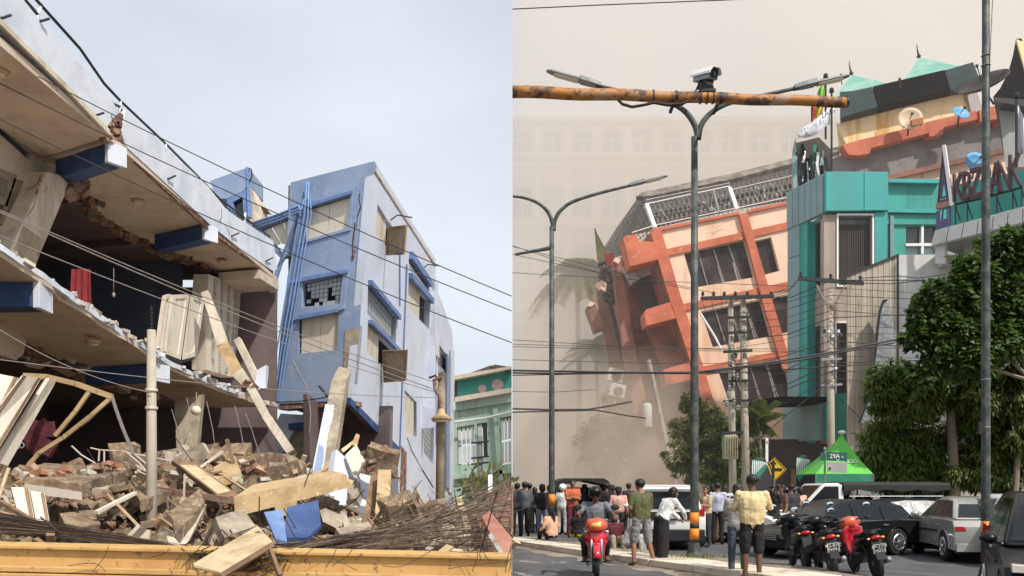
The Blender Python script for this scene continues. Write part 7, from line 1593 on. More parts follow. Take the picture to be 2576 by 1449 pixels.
    for s in (-1, 1):
        zf = .43 * Hc if kind != 'suv' else .47 * Hc
        m = MB(); m.loft([[V((x, s * y, zf + z)) for y, z in ((h2 - .07, -.03), (h2 - .07, .06), (h2 - .36, .04), (h2 - .32, -.035))] for x in (.46 * Lc, .499 * Lc)]); m.build('headlight', 'lens_clear', b, local=True, bevel=.01)
        zr = .53 * Hc if kind == 'sedan' else .56 * Hc
        m = MB(); m.loft([[V((x, s * y, zr + z)) for y, z in ((h2 - .03, -.05), (h2 - .03, .05 + (.16 if kind == 'suv' else 0)), (h2 - .2, .045), (h2 - .24, -.045))] for x in (-.47 * Lc, -.501 * Lc)]); m.build('tail_light', 'lens_red', b, local=True, bevel=.01)
        wheel(b, xf, s * (h2 - .11), wr, .2, s); wheel(b, xr, s * (h2 - .11), wr, .2, s)
    m = MB(); m.box((.5 * Lc, 0, .36 * Hc), (.03, Wc * .5, .13)); m.build('grille', 'dark_metal', b, local=True)
    for i in range(3): m = MB(); m.box((.513 * Lc, 0, .36 * Hc - .04 + i * .04), (.012, Wc * .48, .012)); m.build('grille_bar', 'silver', b, local=True)
    for x, nm in ((.495 * Lc, 'front_bumper'), (-.495 * Lc, 'rear_bumper')):
        m = MB(); m.loft([[V((x + o_ * (1 if x > 0 else -1), y, z)) for z, o_ in ((.17 * Hc, -.06), (.19 * Hc, .03), (.3 * Hc, .035), (.32 * Hc, -.05))] for y in (-h2 + .05, -h2 + .2, h2 - .2, h2 - .05)]); m.build(nm, paint, b, local=True)
    if plate:
        m = MB(); m.box((-.512 * Lc, 0, plate[1]), (.012, .42, .15)); m.build('number_plate', 'plate_black', b, local=True)
        text_mesh('plate_lettering', plate[0], .13, 'sign_white', b, (-.512 * Lc - .009, 0, plate[1]), (R(90), 0, R(-90)), .002)
    m = MB(); m.b2((-.44 * Lc, -h2 + .15, .13 * Hc), (.44 * Lc, h2 - .15, .28 * Hc)); m.build('underbody', 'black_rubber', b, local=True)
    return b
def px(u, Y): return (at(u, 0, Y).x, Y, 0)
# white people carrier seen from behind
sv = car('parked_van', 'white people carrier seen from behind, left of the median lamp', 'car', (at(1672, 0, 23.9).x, 24.1, 0), R(84), 4.5, 1.78, 1.62, 'paint_white', 'suv', plate=('8G-2817', .83))
m = MB(); m.box((-2.26, 0, .86), (.02, 1.05, .2)); m.build('plate_recess', 'dark_metal', sv, local=True); m = MB(); m.box((-2.29, 0, .38), (.06, 1.72, .3)); m.build('bumper_skirt', 'dark_metal', sv, local=True, bevel=.03)
m = MB(); m.box((-2.17, 0, 1.585), (.22, 1.2, .03)); m.build('roof_spoiler', 'paint_white', sv, local=True, bevel=.01)
m = MB(); m.tube([(-2.2, .3, 1.08), (-2.28, .02, 1.1)], .012, 5); m.build('wiper', 'black_rubber', sv, local=True)
# white saloon mostly hidden behind the crowd
car('parked_car', 'white saloon half hidden behind the man in the cream shirt', 'car', (at(1880, 0, 25).x, 25.4, 0), R(-60), 4.1, 1.66, 1.38, 'paint_white', 'sedan')
car('parked_car', 'dark green-black hatchback pointing left, behind the parked motorbikes', 'car', (at(2085, 0, 20.6).x + .1, 20.6, 0), R(205), 4.0, 1.68, 1.28, 'paint_dark', 'hatch', trim=True)
lm = car('parked_car', 'long black saloon with chrome window strip, side on', 'car', (at(2268, 0, 23).x, 23.1, 0), R(181), 4.7, 1.72, 1.27, 'paint_black', 'sedan')
for s in (-1, 1): m = MB(); m.beam((-1.6, s * .862, .35), (1.6, s * .862, .35), .02, .02); m.build('sill_strip', 'silver', lm, local=True)
car('parked_car', 'dusty silver saloon seen from its rear side, between the black saloon and the lamp pole', 'car', (at(2436, 0, 19.7).x, 19.8, 0), R(80), 3.8, 1.62, 1.36, 'paint_silver', 'sedan', plate=('4H-1093', .5), trim=False, wr=.32)
car('parked_car', 'cream white hatchback partly behind the right-hand lamp pole', 'car', (at(2545, 0, 18.6).x, 18.8, 0), R(84), 4.0, 1.66, 1.42, 'paint_white', 'hatch', trim=False)
car('parked_car', 'black off-roader close up at the lower right corner', 'car', (6.95, 11.0, 0), R(245), 4.5, 1.8, 1.52, 'paint_black', 'suv', trim=True)
# white pickup with passenger canopy
pk = empty('pickup_truck', (at(2150, 0, 26).x, 26.2, 0), R(182), 'white pickup truck with open railed canopy, pointing left behind the dark hatchback', 'truck')
m = MB(); prof = [(.55, .45), (.55, 1.0), (.62, 1.62), (.75, 1.68), (1.15, 1.66), (1.75, 1.05), (2.2, .95), (2.3, .8), (2.32, .45)]
m.loft([[V((x, y, z if z < 1.06 else z)) for x, z in prof] for y in (-.8, -.74, .74, .8)]); m.build('cab', 'paint_white', pk, local=True, bevel=.03)
for s in (-1, 1): m = MB(); m.prism([[V((.72, s * .804, 1.08)), V((1.62, s * .804, 1.08)), V((1.14, s * .804, 1.58)), V((.74, s * .804, 1.58))]], (0, s * .006, 0)); m.build('side_window', 'car_glass', pk, local=True); m = MB(); m.ell((1.7, s * .9, 1.1), (.07, .1, .12), 8, 6); m.build('mirror', 'black_rubber', pk, local=True)
m = MB(); m.prism([[V((1.72, -.68, 1.09)), V((1.72, .68, 1.09)), V((1.2, .64, 1.6)), V((1.2, -.64, 1.6))]], (.012, 0, .012)); m.build('windscreen', 'car_glass', pk, local=True)
m = MB(); m.b2((-2.3, -.82, .5), (.5, .82, .95)); m.build('load_bed', 'paint_dark', pk, local=True, bevel=.02)
m = MB(); m.loft([[V((x, y, z)) for y, z in ((-.86, 1.6), (-.8, 1.68), (0, 1.72), (.8, 1.68), (.86, 1.6))] + [V((x, y, z - .03)) for y, z in ((.84, 1.6), (0, 1.7), (-.84, 1.6))] for x in (-2.5, .6)]); m.build('canopy_roof', 'tarp_black', pk, local=True)
for x in (-2.3, -1.4, -.5, .42):
    for s in (-1, 1): m = MB(); m.tube([(x, s * .8, .9), (x, s * .8, 1.65)], .025, 6); m.build('canopy_post', 'dark_metal', pk, local=True)
for z in (1.12, 1.3):
    for s in (-1, 1): m = MB(); m.tube([(-2.3, s * .82, z), (.42, s * .82, z)], .011, 6); m.build('side_rail', 'grey_metal', pk, local=True)
for x in (1.55, -1.4):
    for s in (-1, 1): wheel(pk, x, s * .7, .31, .2, s)
for s in (-1, 1): m = MB(); m.box((2.31, s * .58, .82), (.04, .26, .16)); m.build('headlight', 'lens_clear', pk, local=True, bevel=.01)
for s in (-1, 1): m = MB(); m.loft([[V((x, s * .87, 1.62)), V((x, s * .88, 1.46 + .03 * math.sin(x * 7))), V((x, s * .865, 1.46 + .03 * math.sin(x * 7))), V((x, s * .855, 1.62))] for x in [-2.5 + .155 * i for i in range(21)]]); m.build('canopy_valance', 'tarp_black', pk, local=True)
for i in range(7): m = MB(); m.ell((-2.1 + i * .36, random.uniform(-.5, .5), 1.12), (.16, .14, .22), 8, 6); m.build('load_bundle', random.choice(['cloth_charcoal', 'cloth_slate', 'cloth_navy', 'cloth_brown']), pk, local=True, smooth=True)
# white van roof behind the group, dark canopied pickup at left
car('parked_van', 'white van behind the group of dark-clothed bystanders', 'van', (at(1985, 0, 30.5).x, 31, 0), R(178), 3.6, 1.7, 1.55, 'paint_white', 'suv')
tk = empty('covered_truck', (at(1462, 0, 30).x, 31, 0), R(92), 'small truck with rounded black tarpaulin cover behind the crowd at the left', 'truck')
m = MB(); ws = .92; m.loft([[V((x, y * ws, z)) for y, z in ((-1, 1.15), (-1, 1.55), (-.9, 1.76), (-.72, 1.85), (.72, 1.85), (.9, 1.76), (1, 1.55), (1, 1.15), (.95, 1.15), (.9, 1.6), (0, 1.78), (-.9, 1.6), (-.95, 1.15))] for x in (-1.5, -1, 0, 1.0)]); m.build('tarpaulin', 'tarp_black', tk, local=True, jag=.01)
m = MB(); m.b2((-1.5, -.85, .5), (1, .85, 1.0)); m.build('load_bed', 'paint_dark', tk, local=True, bevel=.02); m = MB(); m.b2((1.02, -.8, .45), (2.2, .8, 1.55)); m.build('cab', 'paint_dark', tk, local=True, bevel=.1)
for y in (-.86, .86):
    for x in (-1.48, -.2, .95): m = MB(); m.tube([(x, y, .95), (x, y, 1.6)], .025, 6); m.build('hoop', 'dark_metal', tk, local=True)
for x in (1.5, -.9):
    for s in (-1, 1): wheel(tk, x, s * .68, .3, .18, s)
# ---- motorbikes: x forward, origin on the ground between the wheels
def mwheel(b, x, r_=.285, w_=.085):
    q = empty('wheel', (x, 0, r_)); q.parent = b; m = MB(); m.lathe((0, 0, 0), [(r_ * .78, -w_ / 2), (r_ * .94, -w_ / 2), (r_, -w_ * .25), (r_, w_ * .25), (r_ * .94, w_ / 2), (r_ * .78, w_ / 2)], 26, 'Y'); m.build('tyre', 'black_rubber', q, local=True)
    m = MB(); m.lathe((0, 0, 0), [(r_ * .8, -.02), (r_ * .8, .02), (r_ * .72, .02), (r_ * .72, -.02)], 24, 'Y')
    for i in range(10): a_ = i * math.pi / 5; m.beam((0, 0, 0), (r_ * .75 * math.cos(a_), 0, r_ * .75 * math.sin(a_)), .014, .014)
    m.lathe((0, 0, 0), [(.05, -.05), (.05, .05)], 12, 'Y'); m.build('rim', 'grey_metal', q, local=True)
def motorbike(lab, loc, rz, paint, lean=0, plate=None, group=None, accent=None, lamp='lens_clear'):
    b = empty('motorbike', loc, rz, lab, 'motorbike', group); b.rotation_euler = (lean, 0, rz)
    B = lambda m, nm, mt, sm=False, **k: m.build(nm, mt, b, smooth=sm, local=True, **k)
    mwheel(b, .62); mwheel(b, -.62, .28, .095)
    for s in (-1, 1): m = MB(); m.tube([(.62, s * .085, .285), (.5, s * .085, .62), (.42, s * .07, .86)], [.022, .026, .026], 8); B(m, 'fork_leg', 'silver', True)
    m = MB(); rg = []
    for i in range(9):
        a_ = R(20 + 140 * i / 8); rg.append([V((.62 + k * math.cos(a_), y, .285 + k * math.sin(a_))) for y, k in ((-.065, .31), (-.05, .345), (0, .36), (.05, .345), (.065, .31), (0, .33))])
    m.loft(rg); B(m, 'front_mudguard', paint, True)
    # front cowl with headlamp, leg shield, body, tail
    m = MB(); m.loft([[V((x, y * w_, z)) for y, z in ((-1, z0), (-.8, z1), (0, z1 + .03), (.8, z1), (1, z0), (.6, z0 - .05), (-.6, z0 - .05))] for x, w_, z0, z1 in ((.36, .1, .93, 1.02), (.44, .2, .9, 1.03), (.52, .17, .88, 1.0), (.57, .1, .88, .97))]); B(m, 'headlamp_cowl', accent or paint, True)
    m = MB(); m.ell((.545, 0, .93), (.05, .1, .055), 14, 10); B(m, 'headlamp', lamp, True)
    m = MB(); m.loft([[V((x, y * w_, z)) for x, y in ((x0, -1), (x0 + .07, -.55), (x0 + .1, 0), (x0 + .07, .55), (x0, 1), (x0 - .03, .9), (x0 + .02, 0), (x0 - .03, -.9))] for z, x0, w_ in ((.9, .36, .11), (.8, .41, .2), (.66, .43, .2), (.55, .42, .15), (.44, .36, .14), (.34, .28, .16))]); B(m, 'leg_shield', paint, True)
    for s in (-1, 1): m = MB(); m.ell((.46, s * .18, .82), (.03, .035, .022), 8, 6); B(m, 'indicator', 'lens_clear', True)
    m = MB(); m.loft([[V((x, y * w_, z)) for y, z in ((-1, z0), (-.9, z1), (.9, z1), (1, z0), (.5, z0 - .1), (-.5, z0 - .1))] for x, w_, z0, z1 in ((.25, .09, .5, .62), (.05, .12, .5, .66), (-.25, .15, .56, .72), (-.55, .13, .62, .76), (-.85, .07, .7, .8))]); B(m, 'body', paint, True)
    m = MB(); m.loft([[V((x, y * w_, z)) for y, z in ((-1, z0), (-.8, z0 + .07), (.8, z0 + .07), (1, z0))] for x, w_, z0 in ((.12, .08, .66), (-.05, .12, .7), (-.35, .14, .72), (-.6, .12, .77), (-.78, .09, .78))]); B(m, 'seat', 'seat_black', True)
    m = MB(); m.loft([[V((x, y, z)) for y, z in ((-.1, .25), (-.12, .4), (-.05, .5), (.05, .5), (.12, .4), (.1, .25))] for x in (-.15, .12, .3)]); B(m, 'engine', 'dark_metal')
    m = MB(); m.tube([(.2, -.13, .22), (-.2, -.15, .22), (-.45, -.16, .26), (-.85, -.16, .34)], [.02, .025, .045, .05], 10); B(m, 'exhaust', 'grey_metal', True)
    m = MB(); m.tube([(.3, -.34, 1.0), (.36, -.2, 1.0), (.4, 0, .98), (.36, .2, 1.0), (.3, .34, 1.0)], .014, 7); B(m, 'handlebar', 'dark_metal', True)
    for s in (-1, 1):
        m = MB(); m.tube([(.33, s * .25, 1.0), (.31, s * .35, .995)], .02, 8); B(m, 'grip', 'black_rubber', True)
        m = MB(); m.tube([(.36, s * .2, 1.0), (.38, s * .24, 1.12), (.37, s * .3, 1.2)], .008, 5); mr = B(m, 'mirror', 'dark_metal'); m = MB(); m.ell((.37, s * .32, 1.23), (.018, .075, .05), 12, 8); mm_ = m.build('mirror_shell', 'black_rubber', mr, local=True, smooth=True); m = MB(); m.ell((.352, s * .32, 1.23), (.006, .066, .042), 12, 8); m.build('mirror_glass', 'mirror', mr, local=True, smooth=True)
        m = MB(); m.tube([(-.62, s * .09, .28), (-.5, s * .12, .62)], .02, 6); B(m, 'shock', 'dark_metal'); m = MB(); m.tube([(-.1, s * .1, .26), (-.1, s * .26, .26)], .014, 5); B(m, 'footpeg', 'black_rubber')
        m = MB(); m.ell((-.86, s * .12, .73), (.02, .03, .02), 8, 6); B(m, 'indicator', 'lens_amber', True)
    m = MB(); m.tube([(-.5, .12, .8), (-.75, .13, .86), (-.92, .06, .87), (-.92, -.06, .87), (-.75, -.13, .86), (-.5, -.12, .8)], .014, 6); B(m, 'grab_rail', 'dark_metal')
    m = MB(); m.ell((-.89, 0, .74), (.035, .09, .04), 10, 8); B(m, 'tail_light', 'lens_red', True)
    m = MB(); m.hexa([V(p) for p in ((-.86, -.09, .7), (-.86, .09, .7), (-.84, .09, .7), (-.84, -.09, .7), (-1.0, -.075, .38), (-1.0, .075, .38), (-.98, .075, .38), (-.98, -.075, .38))]); B(m, 'rear_mudguard', 'black_rubber')
    if lean: m = MB(); m.tube([(-.1, .12, .25), (-.18, .3, .02)], .012, 5); B(m, 'side_stand', 'dark_metal')
    if plate:
        pr_ = empty('number_plate', (-.955, 0, .56)); pr_.parent = b; pr_.rotation_euler = (0, R(-14), 0); m = MB(); m.box((0, 0, 0), (.008, .2, .16)); m.build('plate', 'plate_black', pr_, local=True)
        m = MB(); m.prism([[V((-.006, y, z)) for y, z in ((-.1, -.08), (.1, -.08), (.1, .08), (-.1, .08))], [V((-.006, y, z)) for y, z in ((-.092, -.072), (.092, -.072), (.092, .072), (-.092, .072))]], (-.002, 0, 0)); m.build('plate_border', 'sign_white', pr_, local=True)
        for s_, z_ in ((plate[0], .035), (plate[1], -.035)): text_mesh('plate_lettering', s_, .078, 'sign_white', pr_, (-.006, 0, z_), (R(90), 0, R(-90)), .001)
    return b
mb_r = motorbike('red motorbike ridden towards the viewer by the man in the grey shirt', (at(1500, 0, 15.5).x, 15.6, 0), R(-94), 'paint_red', accent='paint_orange', lamp='lens_amber')
motorbike('black motorbike with mirror, leftmost of the three parked in front of the dark cars', (at(2012, 0, 17.2).x, 17.2, 0), R(84), 'paint_black', R(-6), None, 'parked motorbikes')
motorbike('black motorbike with plate 94991, middle one of the three parked', (at(2080, 0, 16).x, 16.0, 0), R(82), 'paint_black', R(-9), ('9G-BVC', '94991'), 'parked motorbikes')
motorbike('black and red motorbike with plate 16022, rightmost of the three parked', (at(2180, 0, 15.8).x, 15.8, 0), R(86), 'paint_black', R(-10), ('8P-2YM', '16022'), 'parked motorbikes', accent='paint_orange')
red = [o for o in C.objects if o.get('label', '').startswith('black and red motorbike')][0]
for ch in red.children:
    if ch.name.split('.')[0] in ('leg_shield', 'front_mudguard'): ch.data.materials[0] = MT['paint_red']
# =================================================================== people
import numpy as np
random.seed(71)
def person(lab, loc, rz, top='cloth_black', bot='cloth_black', skin='skin', hairm='hair', h=1.0, sleeve='short', legs='pants', lean=0, twist=0, J=None, hair='short', helmet=None, shoe='cloth_black', voxel=.017,
           face=True, wide=1.0, head=(0, 0), cap=None, mask=None, seated=False, backpack=False, group=None):
    b = empty('person', loc, rz, lab, 'person', group); J = J or {}
    j = dict(pel=(0, 0, .93), wai=(0, 0, 1.06), che=(0, .01, 1.27), nek=(0, .015, 1.43), hed=(0, -.01, 1.57))
    for s, n_ in ((1, 'L'), (-1, 'R')):
        j.update({'sho' + n_: (s * .175 * wide, .01, 1.375), 'elb' + n_: (s * .235 * wide, .03, 1.1), 'wri' + n_: (s * .235 * wide, -.06, .86), 'hip' + n_: (s * .095, 0, .9), 'kne' + n_: (s * .105, -.01, .49), 'ank' + n_: (s * .11, .02, .085), 'toe' + n_: (s * .125, -.15, .03)})
    up = ('wai', 'che', 'nek', 'hed', 'shoL', 'shoR', 'elbL', 'elbR', 'wriL', 'wriR')
    piv = V(j['pel']); rot = Matrix.Rotation(R(lean), 3, 'X') @ Matrix.Rotation(R(twist), 3, 'Z')
    for k in up: j[k] = piv + rot @ (V(j[k]) - piv)
    j = {k: V(v_) for k, v_ in j.items()}
    dp = V(J.get('pel', j['pel'])) - j['pel']
    if 'pel' in J:
        for k in list(j):
            if k[:3] not in ('kne', 'ank', 'toe'): j[k] = j[k] + dp
    for k, v_ in J.items():
        if k != 'pel': j[k] = V(v_)
    j['hed'] = j['hed'] + V((head[0], head[1], 0))
    prim = []                                         # (a, b, ra, rb, material index)
    T, B_, S, H, SH, EY, LP_ = range(7)
    mats = [top, bot, skin, hairm, shoe, 'eye_dark', 'lip']
    def cap_(a, c_, ra, rb, mt, fl=None): prim.append((V(a), V(c_), ra, rb, mt, fl))
    n0 = j['nek']; up_v = (j['nek'] - j['pel']).normalized()
    # torso: side-by-side capsules give a flat chest
    for s in (-1, 1):
        sd = (j['shoL'] - j['shoR']).normalized() * s
        cap_(j['pel'] + sd * .06, j['wai'] + sd * .065 * wide, .115, .105 * wide, B_ if not seated else B_); cap_(j['wai'] + sd * .065 * wide - up_v * .06, j['che'] + sd * .075 * wide, .112 * wide, .115 * wide, T); cap_(j['che'] + sd * .075 * wide, j['nek'] + sd * .09 * wide - up_v * .07, .11 * wide, .075, T)
        cap_(j['pel'] + sd * .06 + up_v * .03, j['wai'] + sd * .065, .122, .115 * wide, T)
    cap_(j['pel'] + up_v * .03, j['wai'], .128, .128 * wide, T); cap_(j['wai'] - up_v * .05, j['che'], .128 * wide, .134 * wide, T); cap_(j['che'], j['nek'] - up_v * .09, .132 * wide, .085, T)
    cap_(j['nek'] - up_v * .05, j['hed'] - V((0, 0, .04)), .058, .052, S)
    hd = j['hed']; hv = V((0, 0, 1))
    cap_(hd + V((0, .012, .035)), hd + V((0, -.012, -.045)), .089, .072, S); cap_(hd + V((0, -.03, -.07)), hd + V((0, -.035, -.085)), .05, .042, S)
    if face:
        cap_(hd + V((0, -.095, .0)), hd + V((0, -.104, -.03)), .012, .017, S)
        for s in (-1, 1): cap_(hd + V((s * .088, .01, .0)), hd + V((s * .09, .012, -.03)), .014, .012, S); cap_(hd + V((s * .034, -.083, .012)), hd + V((s * .046, -.08, .012)), .01, .01, EY); cap_(hd + V((s * .025, -.09, .032)), hd + V((s * .05, -.083, .034)), .007, .006, EY)
        cap_(hd + V((-.02, -.084, -.062)), hd + V((.02, -.084, -.062)), .009, .009, LP_)
    for n_ in 'LR':
        s = 1 if n_ == 'L' else -1; a, e_, w_ = j['sho' + n_], j['elb' + n_], j['wri' + n_]
        slv = T if sleeve in ('short', 'long') else S
        cap_(a, a.lerp(e_, .62), .068, .06 if sleeve == 'short' else .052, slv); cap_(a.lerp(e_, .5), e_, .045 if sleeve != 'long' else .054, .041 if sleeve != 'long' else .05, T if sleeve == 'long' else S)
        cap_(e_, w_, .041 if sleeve != 'long' else .05, .028 if sleeve != 'long' else .04, T if sleeve == 'long' else S)
        d = (w_ - e_).normalized(); side = d.cross(V((0, 1, 0)))
        side = side.normalized() if side.length > .1 else V((1, 0, 0)); nrm = side.cross(d)
        pm = w_ + d * .055; cap_(w_, pm, .026, .034, S); fi = nrm.cross(d)
        for q, (o_, ln) in enumerate(((-.027, .062), (-.009, .075), (.009, .07), (.026, .052))):
            r0 = pm + fi * o_ + d * .015; k1 = r0 + d * ln * .6 + nrm * .012 * s; k2 = k1 + d * ln * .4 + nrm * .03 * s; cap_(r0, k1, .0105, .0098, S); cap_(k1, k2, .0098, .0085, S)
        t0 = w_ + d * .03 + fi * -.026; cap_(t0, t0 + d * .035 - fi * .028 + nrm * .02 * s, .012, .0105, S)
        hp, kn, an, to = j['hip' + n_], j['kne' + n_], j['ank' + n_], j['toe' + n_]
        if legs == 'skirt': cap_(hp, kn, .095, .06, B_); cap_(kn, an, .05, .035, S)
        else:
            cap_(hp, kn, .1, .072 if legs == 'pants' else .06, B_)
            if legs == 'pants': cap_(kn, an + V((0, 0, .03)), .07, .058, B_)
            else:
                cap_(hp.lerp(kn, .4), kn + (an - kn) * -.02, .1, .088, B_); cap_(kn, kn.lerp(an, .35), .054, .056, S); cap_(kn.lerp(an, .35), an, .055, .036, S)
        cap_(an, an.lerp(to, .3) - V((0, 0, .015)), .04, .042, SH if shoe else S); cap_(an.lerp(to, .2) - V((0, 0, .03)), to, .043, .035, SH)
    if legs == 'skirt':
        for t0, t1, r0, r1 in ((0, .35, .15, .165), (.35, .7, .165, .16), (.7, 1, .16, .15)):
            pa_, pz = j['pel'], (j['ankL'] + j['ankR']) / 2 + V((0, 0, .06)); 
            for s in (-1, 1): sx = V((s * .045, 0, 0)); cap_(pa_.lerp(pz, t0) + sx, pa_.lerp(pz, t1) + sx, r0 * .9, r1 * .9, B_)
    m = MB()
    for a, c_, ra, rb, mt, fl in prim:
        L_ = (c_ - a).length; ns = 10
        d = (c_ - a).normalized() if L_ > 1e-5 else V((0, 0, 1)); pts = [a - d * ra * .86, a - d * ra * .5, a, c_, c_ + d * rb * .5, c_ + d * rb * .86]; m.tube(pts, [ra * .5, ra * .866, ra, rb, rb * .866, rb * .5], ns)
    o = m.build('body', mats, b, local=True)
    rm = o.modifiers.new('r', 'REMESH'); rm.mode = 'VOXEL'; rm.voxel_size = voxel
    sm = o.modifiers.new('s', 'SMOOTH'); sm.factor = .5; sm.iterations = 7
    dg = bpy.context.evaluated_depsgraph_get(); me = bpy.data.meshes.new_from_object(o.evaluated_get(dg)); o.modifiers.clear(); o.data = me
    me.materials.clear()
    for mt in mats: me.materials.append(MT[mt])
    n = len(me.polygons); ctr = np.empty(n * 3, dtype=np.float32); me.polygons.foreach_get('center', ctr); ctr = ctr.reshape(-1, 3)
    best = np.full(n, 1e9); idx = np.zeros(n, dtype=np.int32)
    for a, c_, ra, rb, mt, fl in prim:
        a_, d_ = np.array(a), np.array(c_ - a); l2 = max(1e-9, float(d_ @ d_)); t = np.clip(((ctr - a_) @ d_) / l2, 0, 1)
        ds = np.linalg.norm(ctr - (a_ + t[:, None] * d_), axis=1) - (ra + (rb - ra) * t)
        if mt in (EY, LP_): ds = ds - .004
        if mt == T: ds = ds - .003
        w_ = ds < best; best[w_] = ds[w_]; idx[w_] = mt
    me.polygons.foreach_set('material_index', idx); me.polygons.foreach_set('use_smooth', [True] * n)
    bm = bmesh.new(); bm.from_mesh(me)               # small cloth folds
    for v_ in bm.verts:
        if v_.link_faces and v_.link_faces[0].material_index in (T, B_): q_ = V((v_.co.x * 7 + v_.co.z * 4, v_.co.y * 7, v_.co.z * 9 - v_.co.x * 5)) + V(loc); v_.co += v_.normal * (.012 * (abs(noise.noise(q_)) - .2) + .005 * noise.noise(q_ * 2.7))
    bm.to_mesh(me); bm.free()
    # hair, headgear
    if helmet:
        m = MB(); m.ell(hd + V((0, .01, .035)), (.125, .14, .12), 18, 12); hm = m.build('helmet', helmet, b, local=True, smooth=True); m = MB(); m.loft([[hd + V((x, -.13 - .05 * k, .045 + .01 * k)) for x in (-.1, .1)] + [hd + V((x, -.09, .05)) for x in (.1, -.1)] for k in (0, 1)]) ; m.build('visor', 'black_gloss', hm, local=True)
    elif hair:
        m = MB(); m.ell(hd + V((0, .022, .04)), (.098, .105, .088), 16, 12)
        if hair in ('long', 'tail', 'bob'): m.ell(hd + V((0, .05, -.02)), (.1, .08, .12 if hair == 'bob' else .1), 14, 10)
        if hair == 'tail':
            m.tube([hd + V((0, .11, .02)), hd + V((0, .16, -.08)), hd + V((0, .15, -.28)), hd + V((.01, .13, -.42))], [.03, .045, .038, .012], 9)
        if hair == 'long': m.tube([hd + V((0, .07, 0)), hd + V((0, .09, -.12)), hd + V((0, .1, -.27))], [.08, .085, .05], 10)
        ho = m.build('hair', hairm, b, local=True, smooth=True)
        bm = bmesh.new(); bm.from_mesh(ho.data)
        for v_ in bm.verts:
            rel = v_.co - hd
            if rel.y < -.02 and rel.z < .045: v_.co.y += (-.02 - rel.y) * .75
            v_.co += v_.normal * .008 * noise.noise(v_.co * 40)
        bm.to_mesh(ho.data); bm.free()
    if cap:
        m = MB(); m.ell(hd + V((0, .01, .05)), (.108, .115, .085), 16, 10); co = m.build('cap', cap, b, local=True, smooth=True); m = MB(); m.prism([[hd + V((-.08, -.08, .04)), hd + V((.08, -.08, .04)), hd + V((.06, -.18, .03)), hd + V((-.06, -.18, .03))]], (0, 0, .012)); m.build('peak', cap, co, local=True)
    if mask:
        m = MB(); m.ell(hd + V((0, -.06, -.05)), (.062, .045, .045), 12, 8); m.build('face_mask', mask, b, local=True, smooth=True)
    if backpack:
        m = MB(); m.ell(j['che'] + V((0, .17, -.08)), (.15, .09, .22), 14, 10); m.build('backpack', backpack, b, local=True, smooth=True)
    b.scale = (h, h, h)
    return b
def pp(u, v, z=0): g = gnd(u, v, z); return (g.x, g.y, z)
BACK, FRONT = R(180), 0.0
crossed = dict(elbL=(.2, -.08, 1.12), wriL=(.02, -.2, 1.16), elbR=(-.2, -.08, 1.12), wriR=(-.02, -.18, 1.13))
phone = dict(elbL=(.22, -.06, 1.1), wriL=(.08, -.26, 1.2), elbR=(-.22, -.04, 1.1), wriR=(-.07, -.26, 1.2))
N = .02
# left group at the seam
person('man in a grey shirt with dark trousers, second from the seam at the left', pp(1320, 1352), R(190), 'cloth_slate', 'cloth_black', 'skin_dark', h=1.02, J=phone, sleeve='long', wide=1.05)
person('man in a dark checked shirt half cut by the left edge of the street', pp(1301, 1348), R(200), 'cloth_charcoal', 'cloth_black', 'skin_dark', h=1.0, sleeve='short')
person('short person in grey standing left of the lamp behind the black-topped one', pp(1345, 1342), R(170), 'cloth_charcoal', 'cloth_black', 'skin_dark', h=.92, hair='bob')
person('person in black top and blue jeans standing just left of the lamp', pp(1364, 1356), R(185), 'cloth_black', 'cloth_jeans', 'skin_dark', h=.98, hair='bob', sleeve='long', J=phone)
person('person in a white shirt and white helmet behind the orange-shirted man', pp(1414, 1346), R(150), 'cloth_white', 'cloth_lightgrey', 'skin', h=.97, helmet='white_enamel', lean=4)
person('man in an orange-red shirt with folded arms facing the viewer', pp(1440, 1352), R(12), 'cloth_orange', 'cloth_maroon', 'skin', h=1.06, J=crossed, wide=1.02)
SIT = dict(pel=(0, 0, .28), kneL=(.13, -.36, .42), kneR=(-.13, -.36, .42), ankL=(.12, -.42, .09), ankR=(-.12, -.4, .09), toeL=(.12, -.57, .03), toeR=(-.12, -.55, .03), hipL=(.1, -.02, .27), hipR=(-.1, -.02, .27))
def sit(**k): d = dict(SIT); d.update(k); return d
person('woman in a salmon pink top with ponytail sitting on the kerb, seen from behind', pp(1389, 1371, .0), R(215), 'cloth_salmon', 'cloth_black', 'skin', h=1.0, hair='tail', sleeve='long', lean=6, seated=True, J=sit(elbL=(.26, -.05, .48), wriL=(.18, -.28, .42), elbR=(-.26, -.05, .48), wriR=(-.18, -.28, .42)))
person('person in bright yellow trousers crouching on the kerb left of the rider', pp(1452, 1368, .0), R(150), 'cloth_black', 'cloth_yellow', 'skin_dark', h=.95, seated=True, lean=12, J=sit(elbL=(.24, -.1, .5), wriL=(.16, -.3, .45), elbR=(-.24, -.1, .5), wriR=(-.16, -.3, .45)))
